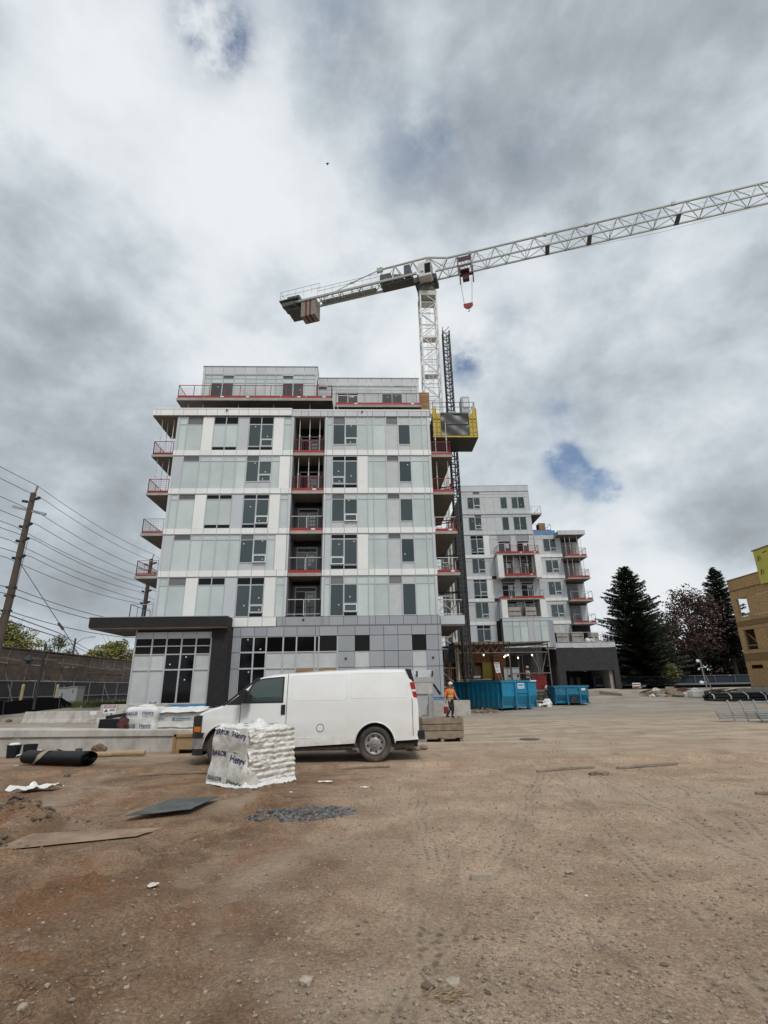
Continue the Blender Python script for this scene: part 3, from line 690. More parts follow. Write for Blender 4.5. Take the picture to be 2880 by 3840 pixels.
cap.build('parapet_cap', M_white, A, local=True)
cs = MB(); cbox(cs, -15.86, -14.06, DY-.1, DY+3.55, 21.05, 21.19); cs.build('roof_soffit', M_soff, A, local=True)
# first-floor grey band and ground-floor cladding
gb = [-5.93, -5.55, -5.36, -3.0, -2.87, -2.47, -1.52, -.6, .18, .6, 1.53, 2.46, 3.38, 4.32, 4.72, 4.9]
band(A, sx(gb), 5.56, 6.12, 'G', -.02); band(A, sx([-9.3, -8.72, -7.8, -6.86, -5.95]), 5.53, 6.12, 'W', -.05)
GXS = [-8.72, -8.21, -7.33, -6.51, -5.42, -4.56, -3.36, -3.11, -1.9, -.76, .19, 1.13, 2.06, 2.99, 3.91, 4.72, 4.96]
r1 = 'GGGGGGGGGGGGGGGG'; r2 = 'GVVKKKKNGNGGGNGG'; r3 = 'GVVPPPPPGPGGGPGG'; r4 = 'GVVPPPPPGPGGGPGG'
m2 = MB(); rows = []
for (z0, z1), rr in (((4.88, 5.49), r1), ((3.88, 4.87), r2), ((2.88, 3.87), r3), ((.95, 2.87), r4)):
    for a, b_, t in zip(GXS[:-1], GXS[1:], rr): rows.append((a, b_, z0, z1, t))
cells(A, shiftx(rows), -.02, m2, pane=M_dark)
for x in (-7.33, -6.51, -5.42, -4.56, -3.36, -3.11, -1.9):
    m2.box(x+4.6-.045, x+4.6+.045, -.085, .0, .95, 4.86)
for z in (3.875, 2.875): m2.box(-8.21+4.6, -1.9+4.6, -.08, -.0, z-.03, z+.03)
tag(m2.build('storefront_mullion_grid', M_alu, A, local=True), kind='stuff')
fd = MB(); cbox(fd, -9.0, 4.95, DY-.05, DY+.05, -.3, .62); fd.build('foundation_wall', M_concl, A, local=True)
for a, b_ in ((-9.0, -4.2), (-4.2, .4), (.4, 4.95)):
    q = MB(); cbox(q, a, b_, DY-.07, DY+.04, .62, .93); q.build('waterproofing_strip', M_blue, A, local=True)
for a, b_ in ((-4.5, -3.42), (-3.05, -1.95)):
    q = MB(); cbox(q, a, b_, DY-.16, DY-.11, 2.68, 2.86); q.build('plank', M_ply, A, local=True)
for x, y, z in ((-1.35, .075, 3.42), (4.32, .075, 3.4), (-4.17, .07, 5.93), (-10.4, .26, 21.5), (-.25, .16, 21.46)):
    q = MB(); cbox(q, x-.06, x+.06, DY-y-.03, DY-y+.02, z-.06, z+.06); q.build('junction_box', M_plas, A, local=True)
# canopy, brick pier and storefront beneath it
q = MB(); cbox(q, -17.27, -8.77, 32.98, 34.4, 5.42, 6.02); cbox(q, -17.27, -14.06, 34.4, 38, 5.42, 6.02); q.build('canopy', M_brick, A, local=True)
q = MB(); cbox(q, -17.29, -8.75, 32.95, 34.42, 6.02, 6.06); cbox(q, -17.29, -14.06, 34.42, 38, 6.02, 6.06); q.build('canopy_cap', M_alud, A, local=True)
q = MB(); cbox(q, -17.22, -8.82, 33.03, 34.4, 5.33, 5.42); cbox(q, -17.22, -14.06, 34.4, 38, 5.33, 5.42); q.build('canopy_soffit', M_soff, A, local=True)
q = MB(); cbox(q, -9.75, -8.73, 33.55, 34.5, .55, 5.33); q.build('brick_pier', M_brick, A, local=True)
SFY = 33.9
q = MB(); cbox(q, -14.6, -9.76, SFY+.05, 34.55, .3, 5.32); cbox(q, -14.6, -14.06, 34.55, 38, .3, 5.32); q.build('storefront_core', M_core, A, local=True)
SX = [-14.55, -13.7, -12.87, -12.02, -11.2, -10.4]
sxs = [-14.62, -13.56, -12.66, -11.72, -10.81, -9.88]; szs = [5.18, 4.79, 4.3, 3.8, 2.86, 0.86]; m3 = MB(); rows = []
pat = ['LLLLL', 'NNNNN', 'NNNNN', 'PPVVP', 'PPVVP']
for k, rr in enumerate(pat):
    for a, b_, t in zip(sxs[:-1], sxs[1:], rr): rows.append((a, b_, szs[k+1], szs[k], t))
cells(A, shiftx(rows), SFY-DY, m3, pane=M_dark)
for x in sxs: m3.box(x+4.6-.045, x+4.6+.045, SFY-DY-.07, SFY-DY+.02, szs[-1], szs[1])
for z in szs[1:]: m3.box(sxs[0]+4.6, sxs[-1]+4.6, SFY-DY-.065, SFY-DY+.015, z-.028, z+.028)
m3.box(-14.62+4.6, sxs[0]+4.6-.05, SFY-DY-.06, SFY-DY+.04, szs[-1], 5.32); m3.box(sxs[-1]+4.6+.05, -9.76+4.6, SFY-DY-.06, SFY-DY+.04, szs[-1], 5.32)
tag(m3.build('storefront_mullion_grid', M_alu, A, local=True), kind='stuff')
q = MB(); cbox(q, -14.65, -9.74, SFY-.06, SFY+.3, .5, .86); q.build('waterproofing_strip', M_blue, A, local=True)
q = MB(); cbox(q, -14.7, -8.7, SFY-.1, SFY+.4, -.3, .5); q.build('foundation_wall', M_concl, A, local=True)
# recessed balconies in the middle bay
LV = {6: 18.0, 5: 15.0, 4: 12.0, 3: 9.0, 2: 6.12}
for fl, z in LV.items():
    zt = {6: 21.06, 5: 17.8, 4: 14.8, 3: 11.8, 2: 8.8}[fl]
    if fl > 2:
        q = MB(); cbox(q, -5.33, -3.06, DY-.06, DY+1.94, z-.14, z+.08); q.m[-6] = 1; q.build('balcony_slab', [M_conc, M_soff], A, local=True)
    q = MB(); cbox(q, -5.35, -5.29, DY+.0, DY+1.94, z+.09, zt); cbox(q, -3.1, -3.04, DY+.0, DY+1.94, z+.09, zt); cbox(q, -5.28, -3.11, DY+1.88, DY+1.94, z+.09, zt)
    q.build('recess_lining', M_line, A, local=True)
    sliding_door(A, -5.05+4.6, -3.55+4.6, 1.87, z+.1, z+2.35, papers={6: 4, 5: 5, 4: 6, 3: 5, 2: 3}[fl], open_=fl in (6, 5, 2))
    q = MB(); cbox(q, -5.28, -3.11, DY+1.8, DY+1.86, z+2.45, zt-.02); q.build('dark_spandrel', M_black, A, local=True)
    guard(A, [(-5.3+4.6, .02), (-3.08+4.6, .02)], z+.09, red=fl > 2, mesh=fl > 4, col=M_redp if fl > 4 else M_wpaint, toe=.2)
    if fl > 4:
        for x in (-4.95, -4.2, -3.45): prop(A, x+4.6, .25, z+.09, zt)
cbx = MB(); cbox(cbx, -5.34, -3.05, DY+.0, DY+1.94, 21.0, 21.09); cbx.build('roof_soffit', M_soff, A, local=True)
# cantilevered corner balconies
for fl, z in LV.items():
    if fl > 2:
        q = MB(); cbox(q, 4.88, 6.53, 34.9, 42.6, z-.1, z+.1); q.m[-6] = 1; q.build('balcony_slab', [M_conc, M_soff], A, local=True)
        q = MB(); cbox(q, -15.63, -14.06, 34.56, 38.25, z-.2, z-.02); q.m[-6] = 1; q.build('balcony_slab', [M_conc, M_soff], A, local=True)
        guard(A, [(4.95+4.6, .4), (6.47+4.6, .4), (6.47+4.6, 7.8)], z+.1, col=M_redp if fl > 4 else M_wpaint, mesh=fl > 3, toe=.2)
        guard(A, [(-14.15+4.6, .08), (-15.55+4.6, .08), (-15.55+4.6, 3.6)], z-.02, col=M_redp if fl > 4 else M_galv, toe=.2)
    else:
        q = MB(); cbox(q, 4.98, 6.62, 34.86, 42.6, 5.56, 6.14); q.build('balcony_fascia', M_blueg, A, local=True)
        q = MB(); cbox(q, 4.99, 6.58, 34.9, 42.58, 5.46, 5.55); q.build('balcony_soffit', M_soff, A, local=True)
        guard(A, [(5.0+4.6, .4), (6.55+4.6, .4), (6.55+4.6, 7.8)], 6.14, red=False, mesh=False, col=M_wpaint)
        guard(A, [(-14.15+4.6, .1), (-15.6+4.6, .1), (-15.6+4.6, 3.3)], 6.06, red=False, mesh=False, col=M_galv, h=1.02)
    if fl > 4:
        zt = 21.04 if fl == 6 else 17.78
        for x, y in ((-15.3, .35), (-15.1, .9), (-14.45, .4), (-14.6, 2.4), (5.35, .8), (6.2, .8)): prop(A, x+4.6, y, z+.1 if x > 0 else z-.02, zt if x < 0 else zt-.02)
q = MB(); cbox(q, -14.04, -13.9, DY, DY+3.5, 6.1, 21.0); q.build('side_return_panel', M_silver, A, local=True)
# set-back top storey with its terrace slabs
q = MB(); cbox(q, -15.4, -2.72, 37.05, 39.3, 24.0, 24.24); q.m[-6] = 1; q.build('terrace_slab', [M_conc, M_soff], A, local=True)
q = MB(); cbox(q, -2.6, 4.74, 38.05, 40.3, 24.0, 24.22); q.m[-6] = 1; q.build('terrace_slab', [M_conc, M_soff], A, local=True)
guard(A, [(-15.32+4.6, 5.5), (-15.32+4.6, 2.56), (-2.8+4.6, 2.56), (-2.8+4.6, 3.4)], 24.24, col=M_redp, toe=.22, h=1.2)
guard(A, [(-2.5+4.6, 3.56), (4.68+4.6, 3.56)], 24.22, col=M_redp, toe=.22, h=1.15)
for x in (-14.6, -13.4, -10.5, -7.6, -4.6, -2.3): prop(A, x+4.6, 3.1, 21.42, 24.0)
for x in (0., 2.6, 4.4): prop(A, x+4.6, 4.1, 21.42, 24.0)
m4 = MB(); rows = []
xl = [-13.77, -13.2, -12.24, -11.28, -10.32, -9.4, -8.6, -7.71, -7.12, -6.21, -5.29, -4.34]
for a, b_ in zip(xl[:-1], xl[1:]):
    win = a in (-13.2, -12.24, -7.12, -6.21)
    rows += [(a, b_, 26.97, 27.34, 'U' if a in (-12.24, -7.12) else 'S'), (a, b_, 26.55, 26.97, 'S'), (a, b_, 24.3, 26.55, 'V' if win else 'S')]
rows += [(-13.97, -13.77, 24.3, 27.34, 'L'), (-4.34, -4.15, 24.3, 27.34, 'L')]
cells(A, shiftx(rows), 38.45-DY, m4)
xr = [-4.15, -3.36, -2.48, -1.55, -.6, .07, .5, 1.44, 2.35, 3.26, 4.17, 4.57]; rows = []
for a, b_ in zip(xr[:-1], xr[1:]):
    dr = a in (-2.48, -1.55); win = a in (1.44, 2.35)
    rows += [(a, b_, 26.55, 26.88, 'U' if a == -4.15 else 'S'), (a, b_, 26.15, 26.55, 'S')]
    rows += [(a, b_, 24.3, 26.15, 'V')] if win else ([(a, b_, 25.95, 26.14, 'K')] if dr else [(a, b_, 24.3, 26.15, 'S')])
rows += [(4.57, 4.75, 24.3, 26.88, 'L')]
cells(A, shiftx(rows), 39.45-DY, m4)
for x in xl: m4.box(x+4.6-.03, x+4.6+.03, 38.45-DY-.05, 38.46-DY, 24.3, 27.34)
for x in xr: m4.box(x+4.6-.03, x+4.6+.03, 39.45-DY-.05, 39.46-DY, 24.3, 26.88)
tag(m4.build('mullion_grid', M_alu, A, local=True), kind='stuff')
sliding_door(A, -2.45+4.6, -.63+4.6, 39.45-DY, 24.3, 25.94, 2, transom=.01)
band(A, sx([-13.97, -13.78, -13.2, -12.24, -11.28, -10.35, -9.42, -8.66, -7.73, -7.14, -6.2, -5.27, -4.34, -4.14]), 27.36, 28.12, 'L', 38.4-DY)
band(A, sx([-4.12, -3.37, -2.47, -1.53, -.59, .09, .53, 1.44, 2.35, 3.26, 4.17, 4.59, 4.76]), 26.9, 27.66, 'L', 39.4-DY)
q = MB(); cbox(q, -14.0, -4.11, 38.32, 39.0, 28.12, 28.17); cbox(q, -4.1, 4.79, 39.32, 40, 27.66, 27.71); cbox(q, -4.14, -4.11, 38.42, 39.4, 27.36, 28.12); q.build('parapet_cap', M_alud, A, local=True)
q = MB(); cbox(q, 2.75, 3.5, 40.5, 41.5, 27.5, 28.1); q.build('roof_curb', M_conc, A, local=True)
q = MB(); cbox(q, 4.5, 4.53, 39.9, 39.93, 27.7, 28.5); q.build('roof_vent_pipe', M_galv, A, local=True)
for i in range(5):
    q = MB(); cbox(q, 4.85, 5.75, 40.2, 40.3, 24.3+i*.5, 24.77+i*.5); q.build('plywood_sheet', M_ply, A, local=True)
# ------------------------------------------------------------------ far apartment building (own frame, slightly turned)
B = thing('apartment_building', 'farther stepped apartment block with framed balconies above a dark brick garage base', 'building', (13.227, 66.823, 0), -.025)
q = MB()
q.box(.02, 9.58, .05, 26, 5.9, 27.35); q.box(9.59, 13.2, .05, 26, 5.9, 20.95); q.box(13.21, 16.0, 1.0, 26, 6.5, 20.9)
q.box(-.0, 6.0, 6, 26, 0, 5.85); q.build('wall_core', M_core, B, local=True)
mB = MB(); rows = []
x8 = [0, .89, 1.78, 2.68, 3.36, 4.58, 5.51, 6.45, 7.06, 7.95, 8.88, 9.6]
for a, b_ in zip(x8[:-1], x8[1:]):
    rows += [(a, b_, 26.97, 27.34, 'U' if a == 1.78 else 'P'), (a, b_, 26.53, 26.97, 'P')]
    if a in (.89, 1.78, 5.51, 7.06+.89, 7.06): pass
    w_ = a in (.89, 5.51, 7.06, 7.95)
    if w_: rows += [(a, b_, 24.42, 24.8, 'P'), (a, b_, 24.8, 26.53, 'V')]
    elif a == 1.78: rows += [(a, b_, 24.42, 24.8, 'P'), (a, b_, 24.8, 25.33, 'O'), (a, b_, 25.33, 26.53, 'V')]
    else: rows += [(a, b_, 24.42, 26.53, 'P')]
    rows += [(a, b_, 23.62, 23.9, 'U' if a == 1.78 else 'P')]
    w_ = a in (.89, 5.51, 7.06, 7.95)
    if w_: rows += [(a, b_, 21.65, 23.6, 'V')]
    elif a == 1.78: rows += [(a, b_, 21.65, 21.85, 'K'), (a, b_, 21.86, 22.4, 'O'), (a, b_, 22.4, 23.6, 'V')]
    else: rows += [(a, b_, 21.65, 23.6, 'P')]
def bigwin(z0, zk, zt, z1, dark):
    r = []
    for a, b_, op in ((.95, 1.81, 0), (1.81, 2.71, 1)):
        if dark: r += [(a, b_, z0, zk, 'K'), (a, b_, zt, z1, 'K')]
        else: r += [(a, b_, z0, zk, 'P')]
        top = zt if dark else z1
        if op: r += [(a, b_, zk, zk+.52, 'O'), (a, b_, zk+.52, top, 'V')]
        else: r += [(a, b_, zk, top, 'V')]
    return r
rows += [(0, .95, 18.27, 20.95, 'B'), (2.71, 3.49, 18.27, 20.95, 'W')]+bigwin(18.27, 18.62, 20.47, 20.95, True)
rows += [(0, .95, 15.33, 17.4, 'P'), (0, .95, 17.42, 17.75, 'P'), (2.71, 3.41, 15.33, 17.4, 'P'), (2.71, 3.41, 17.42, 17.75, 'P'), (3.41, 4.2, 15.33, 17.75, 'L')]+bigwin(15.33, 15.72, 17.4, 17.75, False)
rows += [(0, .95, 12.37, 14.87, 'B'), (2.71, 3.52, 12.37, 14.87, 'W')]+bigwin(12.37, 12.75, 14.55, 14.87, True)
rows += [(0, .95, 9.42, 11.5, 'P'), (0, .95, 11.52, 11.88, 'P'), (2.71, 3.52, 9.42, 11.88, 'P'), (3.52, 4.2, 9.42, 11.88, 'L')]+bigwin(9.42, 9.82, 11.5, 11.88, False)
rows += [(0, .95, 6.0, 8.92, 'B'), (2.71, 3.53, 6.0, 8.92, 'B')]+bigwin(6.05, 6.5, 8.48, 8.92, True)
for z0, tr, z1, dz in ((18.27, 20.45, 20.95, 17.9), (15.33, 17.4, 17.8, 15.1), (12.37, 14.5, 14.9, 12.2), (9.42, 11.5, 11.9, 9.7)):
    rows += [(3.49, 4.64, z0, tr, 'P'), (3.49, 4.64, tr, z1, 'P'), (6.44, 7.17, z0, z1, 'P'), (8.92, 9.6, z0, tr, 'P'), (8.92, 9.6, tr, z1, 'P')] if z0 > 16 or 12 < z0 < 13 else [(6.44, 7.17, z0, z1, 'L'), (8.92, 9.6, z0, z1, 'L')]
    for i, (a, b_) in enumerate(((4.66, 6.42), (7.19, 8.9))):
        sliding_door(B, a, b_, .0, dz+.1, dz+2.25, (4, 2)[i], open_=(i == 1 and z0 > 18) or 12 < z0 < 13)
        rows += [(a, b_, dz+2.28, z1, 'U')]
def rightwin(z0, zk, tr, z1):
    r = [(9.65, 10.8, z0, tr, 'P'), (9.65, 10.8, tr, z1, 'P'), (12.54, 13.2, z0, tr, 'P'), (12.54, 13.2, tr, z1, 'P')]
    return r+[(10.8, 11.7, z0, zk, 'P'), (11.7, 12.54, z0, zk, 'P'), (10.8, 11.7, zk, tr, 'V'), (11.7, 12.54, zk, zk+.5, 'O'), (11.7, 12.54, zk+.5, tr, 'V'), (10.8, 11.7, tr, z1, 'P'), (11.7, 12.54, tr, z1, 'P')]
rows += rightwin(18.25, 18.6, 20.39, 20.95)+rightwin(15.33, 15.68, 17.42, 17.74)+rightwin(12.37, 12.7, 14.5, 14.9)+rightwin(9.42, 9.8, 11.5, 11.9)
rows += [(10.9, 11.6, 7.9, 8.9, 'P'), (10.9, 11.6, 6.5, 7.9, 'V'), (11.6, 12.4, 7.9, 8.9, 'P'), (11.6, 12.4, 6.5, 7.9, 'P'), (12.4, 13.2, 6.5, 8.9, 'L')]
cells(B, rows, 0, mB); tag(mB.build('mullion_grid', M_alu, B, local=True), kind='stuff')
for z0, z1, t, xs in ((27.38, 28.2, 'L', [0, .85, 1.73, 2.67, 3.4, 4.61, 5.52, 6.48, 7.07, 7.97, 8.92, 9.6]), (24.0, 24.4, 'L', x8), (21.05, 21.62, 'L', x8),
                      (17.82, 18.25, 'W', [0, .95, 1.8, 2.7, 3.49, 4.3]), (14.92, 15.31, 'W', [0, .95, 1.8, 2.7, 3.45]), (11.95, 12.35, 'W', [0, .95, 1.8, 2.7, 3.52]), (8.95, 9.4, 'W', [0, .95, 1.8, 2.7, 3.52]),
                      (17.78, 18.22, 'W', [9.7, 10.8, 11.7, 12.5, 13.2]), (14.92, 15.31, 'W', [9.8, 10.8, 11.7, 12.5, 13.2]), (11.95, 12.35, 'W', [9.8, 10.8, 11.7, 12.5, 13.2]), (8.95, 9.4, 'W', [10.6, 11.7, 12.5, 13.2])):
    band(B, xs, z0, z1, t, -.05)
q = MB()
for z in (27.36, 23.95, 21.0, 17.79, 14.9, 11.92): q.box(0, 9.6 if z > 20 else 4.2, -.03, .03, z-.025, z+.025)
q.box(-.02, 9.63, -.1, .3, 28.2, 28.26); q.build('shadow_joint', M_alud, B, local=True)
q = MB(); q.box(.1, 1.05, 2, 3, 28, 29.0); q.build('roof_unit', M_elec, B, local=True)
# framed balcony boxes and plain slabs on the middle bay
for zb, zt, u0, u1, u2, u3 in ((14.82, 17.84, 4.05, 4.79, 9.0, 9.8), (9.62, 11.93, 4.07, 4.81, 9.01, 9.82)):
    q = MB(); q.box(u0, u1, -1.5, -.1, zb, zt); q.build('white_frame_side', M_white, B, local=True)
    q = MB(); q.box(u2, u3, -1.5, -.1, zb, zt); q.build('white_frame_side', M_white, B, local=True)
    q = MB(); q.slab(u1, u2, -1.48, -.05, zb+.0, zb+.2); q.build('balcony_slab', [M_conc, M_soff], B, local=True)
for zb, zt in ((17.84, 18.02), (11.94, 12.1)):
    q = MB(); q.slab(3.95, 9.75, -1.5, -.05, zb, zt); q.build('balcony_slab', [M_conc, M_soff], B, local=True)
    guard(B, [(4.1, -.2), (4.1, -1.42), (9.6, -1.42), (9.6, -.2)], zt, col=M_redp if zt > 15 else M_galv, toe=.3, mesh=zt > 15)
guard(B, [(4.85, -1.4), (8.95, -1.4)], 15.03, col=M_redp, toe=.34)
for u in (5.3, 6.2, 7.1, 8.0, 8.7): prop(B, u, -1.25, 15.03, 17.83)
for u in (7.1, 8.3): prop(B, u, -1.25, 9.83, 11.93)
# projecting glazed bay above the dock
q = MB(); q.box(4.02, 10.4, -1.44, -.06, 6.0, 9.2); q.build('bay_core', M_core, B, local=True)
m5 = MB(); xb = [4.0, 5.26, 6.17, 7.16, 7.89, 8.76, 9.75]; rows = []
for a, b_, t in zip(xb[:-1], xb[1:], 'SSSBSS'):
    rows += [(a, b_, 6.0, 9.22, t)] if t == 'B' else [(a, b_, 6.0, 8.62, t), (a, b_, 8.62, 9.22, t)]
rows += [(9.75, 10.4, 6.0, 9.22, 'G')]
cells(B, rows, -1.5, m5)
for x in xb: m5.box(x-.04, x+.04, -1.57, -1.49, 6.0, 9.22)
for i in range(3): m5.box(3.95, 4.0, -1.45+i*.48, -1.39+i*.48, 6.0, 9.2)
tag(m5.build('mullion_grid', M_alu, B, local=True), kind='stuff')
for i in range(3):
    q = MB(); q.box(3.97, 4.0, -1.38+i*.48, -1.0+i*.48, 6.0, 9.2); q.build('side_glass', M_black, B, local=True)
band(B, [3.95, 5.26, 6.17, 7.16, 7.89, 8.76, 9.7, 10.45], 9.24, 9.6, 'L', -1.53)
q = MB(); q.box(3.9, 10.5, -1.6, -.05, 9.6, 9.68); q.build('bay_roof', M_alu, B, local=True)
# right-hand balconies
for zb in (17.38, 14.5, 11.62, 8.72):
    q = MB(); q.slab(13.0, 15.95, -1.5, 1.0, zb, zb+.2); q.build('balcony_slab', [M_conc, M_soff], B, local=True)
    guard(B, [(13.1, -1.42), (15.88, -1.42), (15.88, .9)], zb+.2, col=M_redp if zb > 13 else M_galv, toe=.25, mesh=zb > 13)
    for a in (13.3, 14.2): window(B, a, a+.85, zb+.3, zb+2.3, y=.95, papers=False)
    cube('spandrel_panel', M_spanw, B, 15.1, 15.95, .95, 1.0, zb+.2, zb+2.7); cube('louvre', M_louv, B, 13.25, 15.08, .93, 1.0, zb+2.32, zb+2.7)
    if zb > 13:
        for u, v_ in ((13.35, -1.2), (14.0, -1.2), (15.0, -1.2), (15.75, -.4), (15.75, .5)): prop(B, u, v_, zb+.2, zb+2.88 if zb > 17 else 17.37)
band(B, [12.45, 12.75, 13.4, 14.3, 15.2, 16.1], 20.5, 21.1, 'L', -1.5)
q = MB(); q.box(12.45, 16.1, -1.46, 1.2, 20.55, 21.05); q.build('corner_roof', M_alud, B, local=True)
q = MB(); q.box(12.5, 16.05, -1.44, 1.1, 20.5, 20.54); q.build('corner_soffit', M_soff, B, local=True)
q = MB(); q.box(9.66, 12.6, -.06, .05, 20.98, 21.55); q.build('waterproofing_strip', M_blue, B, local=True)
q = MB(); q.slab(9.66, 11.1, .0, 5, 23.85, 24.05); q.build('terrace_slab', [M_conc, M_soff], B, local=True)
guard(B, [(9.75, .06), (11.05, .06), (11.05, 4)], 24.05, red=False, mesh=False)
guard(B, [(9.7, .6), (12.3, .6), (12.3, 3)], 21.56, red=True, mesh=False)
q = MB(); q.box(10.9, 11.8, 1.2, 2.4, 21.9, 23.0); q.build('plywood_hoarding', M_osbd, B, local=True)
# podium: brick base, garage mouth, metal parapet
q = MB(); o_ = -1.0
q.box(10.45, 11.4, o_, 2, -.2, 5.9); q.box(11.41, 17.35, o_, o_+.35, 3.14, 5.9); q.box(17.36, 18.05, o_, 8, -.2, 5.9); q.box(6.2, 10.44, 1.5, 2, 3.9, 5.9)
q.build('brick_base', M_brick2, B, local=True)
q = MB(); q.box(11.41, 17.35, 5.0, 5.1, .3, 3.13); q.box(11.41, 17.35, o_+.36, 5, 3.5, 3.6); q.box(11.35, 11.4, o_, 5, .3, 3.14); q.build('garage_lining', M_core, B, local=True)
q = MB(); q.box(16.9, 17.34, o_+.4, 5, .3, 3.13); q.build('garage_side_wall', M_conc, B, local=True)
for a in (13.8, 14.75):
    q = MB(); q.box(a, a+.5, 4.9, 4.98, 1.0, 2.4); q.build('garage_door_leaf', M_conc, B, local=True)
band(B, [10.5, 10.75, 11.6, 12.5, 13.4, 14.3, 15.2, 16.15, 17.1, 18.0], 5.92, 6.46, 'L', -1.02); band(B, [9.2, 9.9, 10.5], 5.75, 6.2, 'L', -1.0)
q = MB(); q.box(10.45, 18.05, -1.05, 6, 6.46, 6.52); q.build('podium_roof', M_conc, B, local=True)
guard(B, [(10.5, -.9), (17.9, -.9), (17.9, 4)], 6.52, red=False, mesh=False, h=1.25, col=M_wpaint)
q = MB(); q.box(6.0, 10.44, 3.0, 3.1, .0, 5.8); q.box(10.3, 10.44, -.9, 3, .2, 3.9); q.build('loading_bay_wall', M_core, B, local=True)

def b2w(u, v_, z):
    c, s = math.cos(-.025), math.sin(-.025); return (13.227+u*c-v_*s, 66.823+u*s+v_*c, z)
def panel_pallet(u, v_, z, label, w=1.5, h=1.0):
    p = b2w(u, v_, z); r = thing('panel_pallet', label, 'pallet', p, -.025, 'grey panel pallets on the far balconies')
    for i in range(2):
        z0 = i*(h/2+.09)
        q = MB(); q.box(-w/2, w/2, -.4, .4, z0+.1, z0+h/2+.08); q.build('panel_stack', M_conc, r, local=True)
        q = MB(); [q.box(x-.06, x+.06, -.4, .4, z0, z0+.1) for x in (-w*.42, 0, w*.42)]; q.build('skid', M_wood, r, local=True)
panel_pallet(5.7, -1.0, 9.83, 'grey panel stack at left inside the lower white-framed balcony', 1.55)
panel_pallet(7.75, -1.0, 9.83, 'grey panel stack at right inside the lower white-framed balcony', 1.35)
panel_pallet(11.6, -.4, 6.53, 'grey panel stack on the podium terrace beside the dark window', 1.5, 1.15)
panel_pallet(13.5, -.4, 6.53, 'grey panel stack on the podium terrace in front of the patio door', 1.5, 1.15)
panel_pallet(15.9, .6, 6.53, 'grey panel stack at the right end of the podium terrace', 1.4, 1.1)

def sack_mesh(mb, c, r, seed, n=9, squash=.7):
    R_ = random.Random(seed); P = []
    for i in range(n+1):
        th = math.pi*i/n; row = []
        for j in range(2*n):
            ph = math.pi*j/n; k = 1+R_.uniform(-.16, .16)
            row.append((c[0]+r[0]*k*math.sin(th)*math.cos(ph), c[1]+r[1]*k*math.sin(th)*math.sin(ph), max(c[2]-r[2]*squash, c[2]+r[2]*k*math.cos(th))))
        P.append(row)
    mb.grid(P, 0, True); return mb
for i, (u, lab) in enumerate(((14.75, 'white sack heap by the panel stack on the podium terrace'), (15.35, 'smaller white sack near the railing on the podium terrace'))):
    p = b2w(u, -.6, 6.52); q = sack_mesh(MB(), (p[0], p[1], p[2]+.22), (.36-.06*i, .3, .34-.08*i), 40+i, squash=.66); single(q, 'white_sack', M_wrapw, lab, 'sack', p, 'white sacks on the podium terrace', smooth=True)

# ------------------------------------------------------------------ tower crane
def lattice_mast(mb, cx, cy, w, z0, z1, pitch, leg, br, ladder=False):
    h = w/2; cs = [(cx-h, cy-h), (cx+h, cy-h), (cx+h, cy+h), (cx-h, cy+h)]
    for x, y in cs: mb.bar((x, y, z0), (x, y, z1), leg)
    n = max(1, int(round((z1-z0)/pitch)))
    for i in range(n):
        a, b_ = z0+(z1-z0)*i/n, z0+(z1-z0)*(i+1)/n
        for k in range(4):
            p, q_ = cs[k], cs[(k+1) % 4]
            mb.bar((*p, a), (*q_, a), br)
            if (i+k) % 2: p, q_ = q_, p
            mb.bar((*p, a), (*q_, b_), br)
    return cs
CX, CY = 6.95, 46.3
TC = thing('tower_crane', 'pale tower crane with lattice jib rising behind the apartment block', 'crane', (CX, CY, 0))
q = MB(); lattice_mast(q, CX, CY, 1.75, 0, 42.9, 1.55, .14, .055)
q.build('mast', M_wpaint, TC)
q = MB()
for i in range(27):                                # ladder and rest platforms inside the mast
    z = 1+i*1.55
    q.bar((CX-.25, CY-.1, z), (CX-.25, CY-.1, z+1.5), .04); q.bar((CX+.2, CY-.1, z), (CX+.2, CY-.1, z+1.5), .04)
    for k in range(5): q.bar((CX-.25, CY-.1, z+.3*k), (CX+.2, CY-.1, z+.3*k), .03)
    if i % 3 == 2: q.box(CX-.8, CX+.8, CY-.1, CY+.8, z+.7, z+.76); q.bar((CX-.8, CY-.5, z+1.6), (CX+.8, CY-.5, z+1.6), .05)
q.build('ladder', M_wpaint, TC)
q = MB(); q.lathe([(.95, 42.9), (1.02, 43.1), (1.02, 43.5), (.85, 43.6), (.85, 43.9), (.98, 43.95), (.98, 44.3), (.8, 44.4)], (CX, CY, 0), 'z', 20); q.build('slewing_ring', M_craned, TC, smooth=False)
q = MB(); q.box(CX-.95, CX+.95, CY-.95, CY+.95, 42.3, 42.9); q.build('climbing_collar', M_crane, TC)
JD, JN = Vector((.948, -.318, 0)).normalized(), Vector((.318, .948, 0)).normalized()
def J(s, n, z): p = Vector((CX, CY, 0))+JD*s+JN*n; return (p.x, p.y, z)
def jbox(mb, s0, s1, n0, n1, z0, z1, mi=0):
    vs = [J(s, n, z) for z in (z0, z1) for s, n in ((s0, n0), (s1, n0), (s1, n1), (s0, n1))]
    mb.add(vs, [(0,3,2,1),(4,5,6,7),(0,1,5,4),(1,2,6,5),(2,3,7,6),(3,0,4,7)], mi)
q = MB(); jbox(q, -1.2, 1.3, -.85, .85, 44.4, 45.1); jbox(q, -.9, .9, -.7, .7, 45.1, 45.6); q.build('turntable', M_craned, TC)
q = MB(); L0, L1 = 1.2, 46.0
q.bar(J(2.6, 0, 47.6), J(L1, 0, 47.35), .16); [q.bar(J(L0, n, 45.5), J(L1, n, 45.5), .13, .15) for n in (-.65, .65)]
st = 2.1; k = int((L1-2.6)/st)
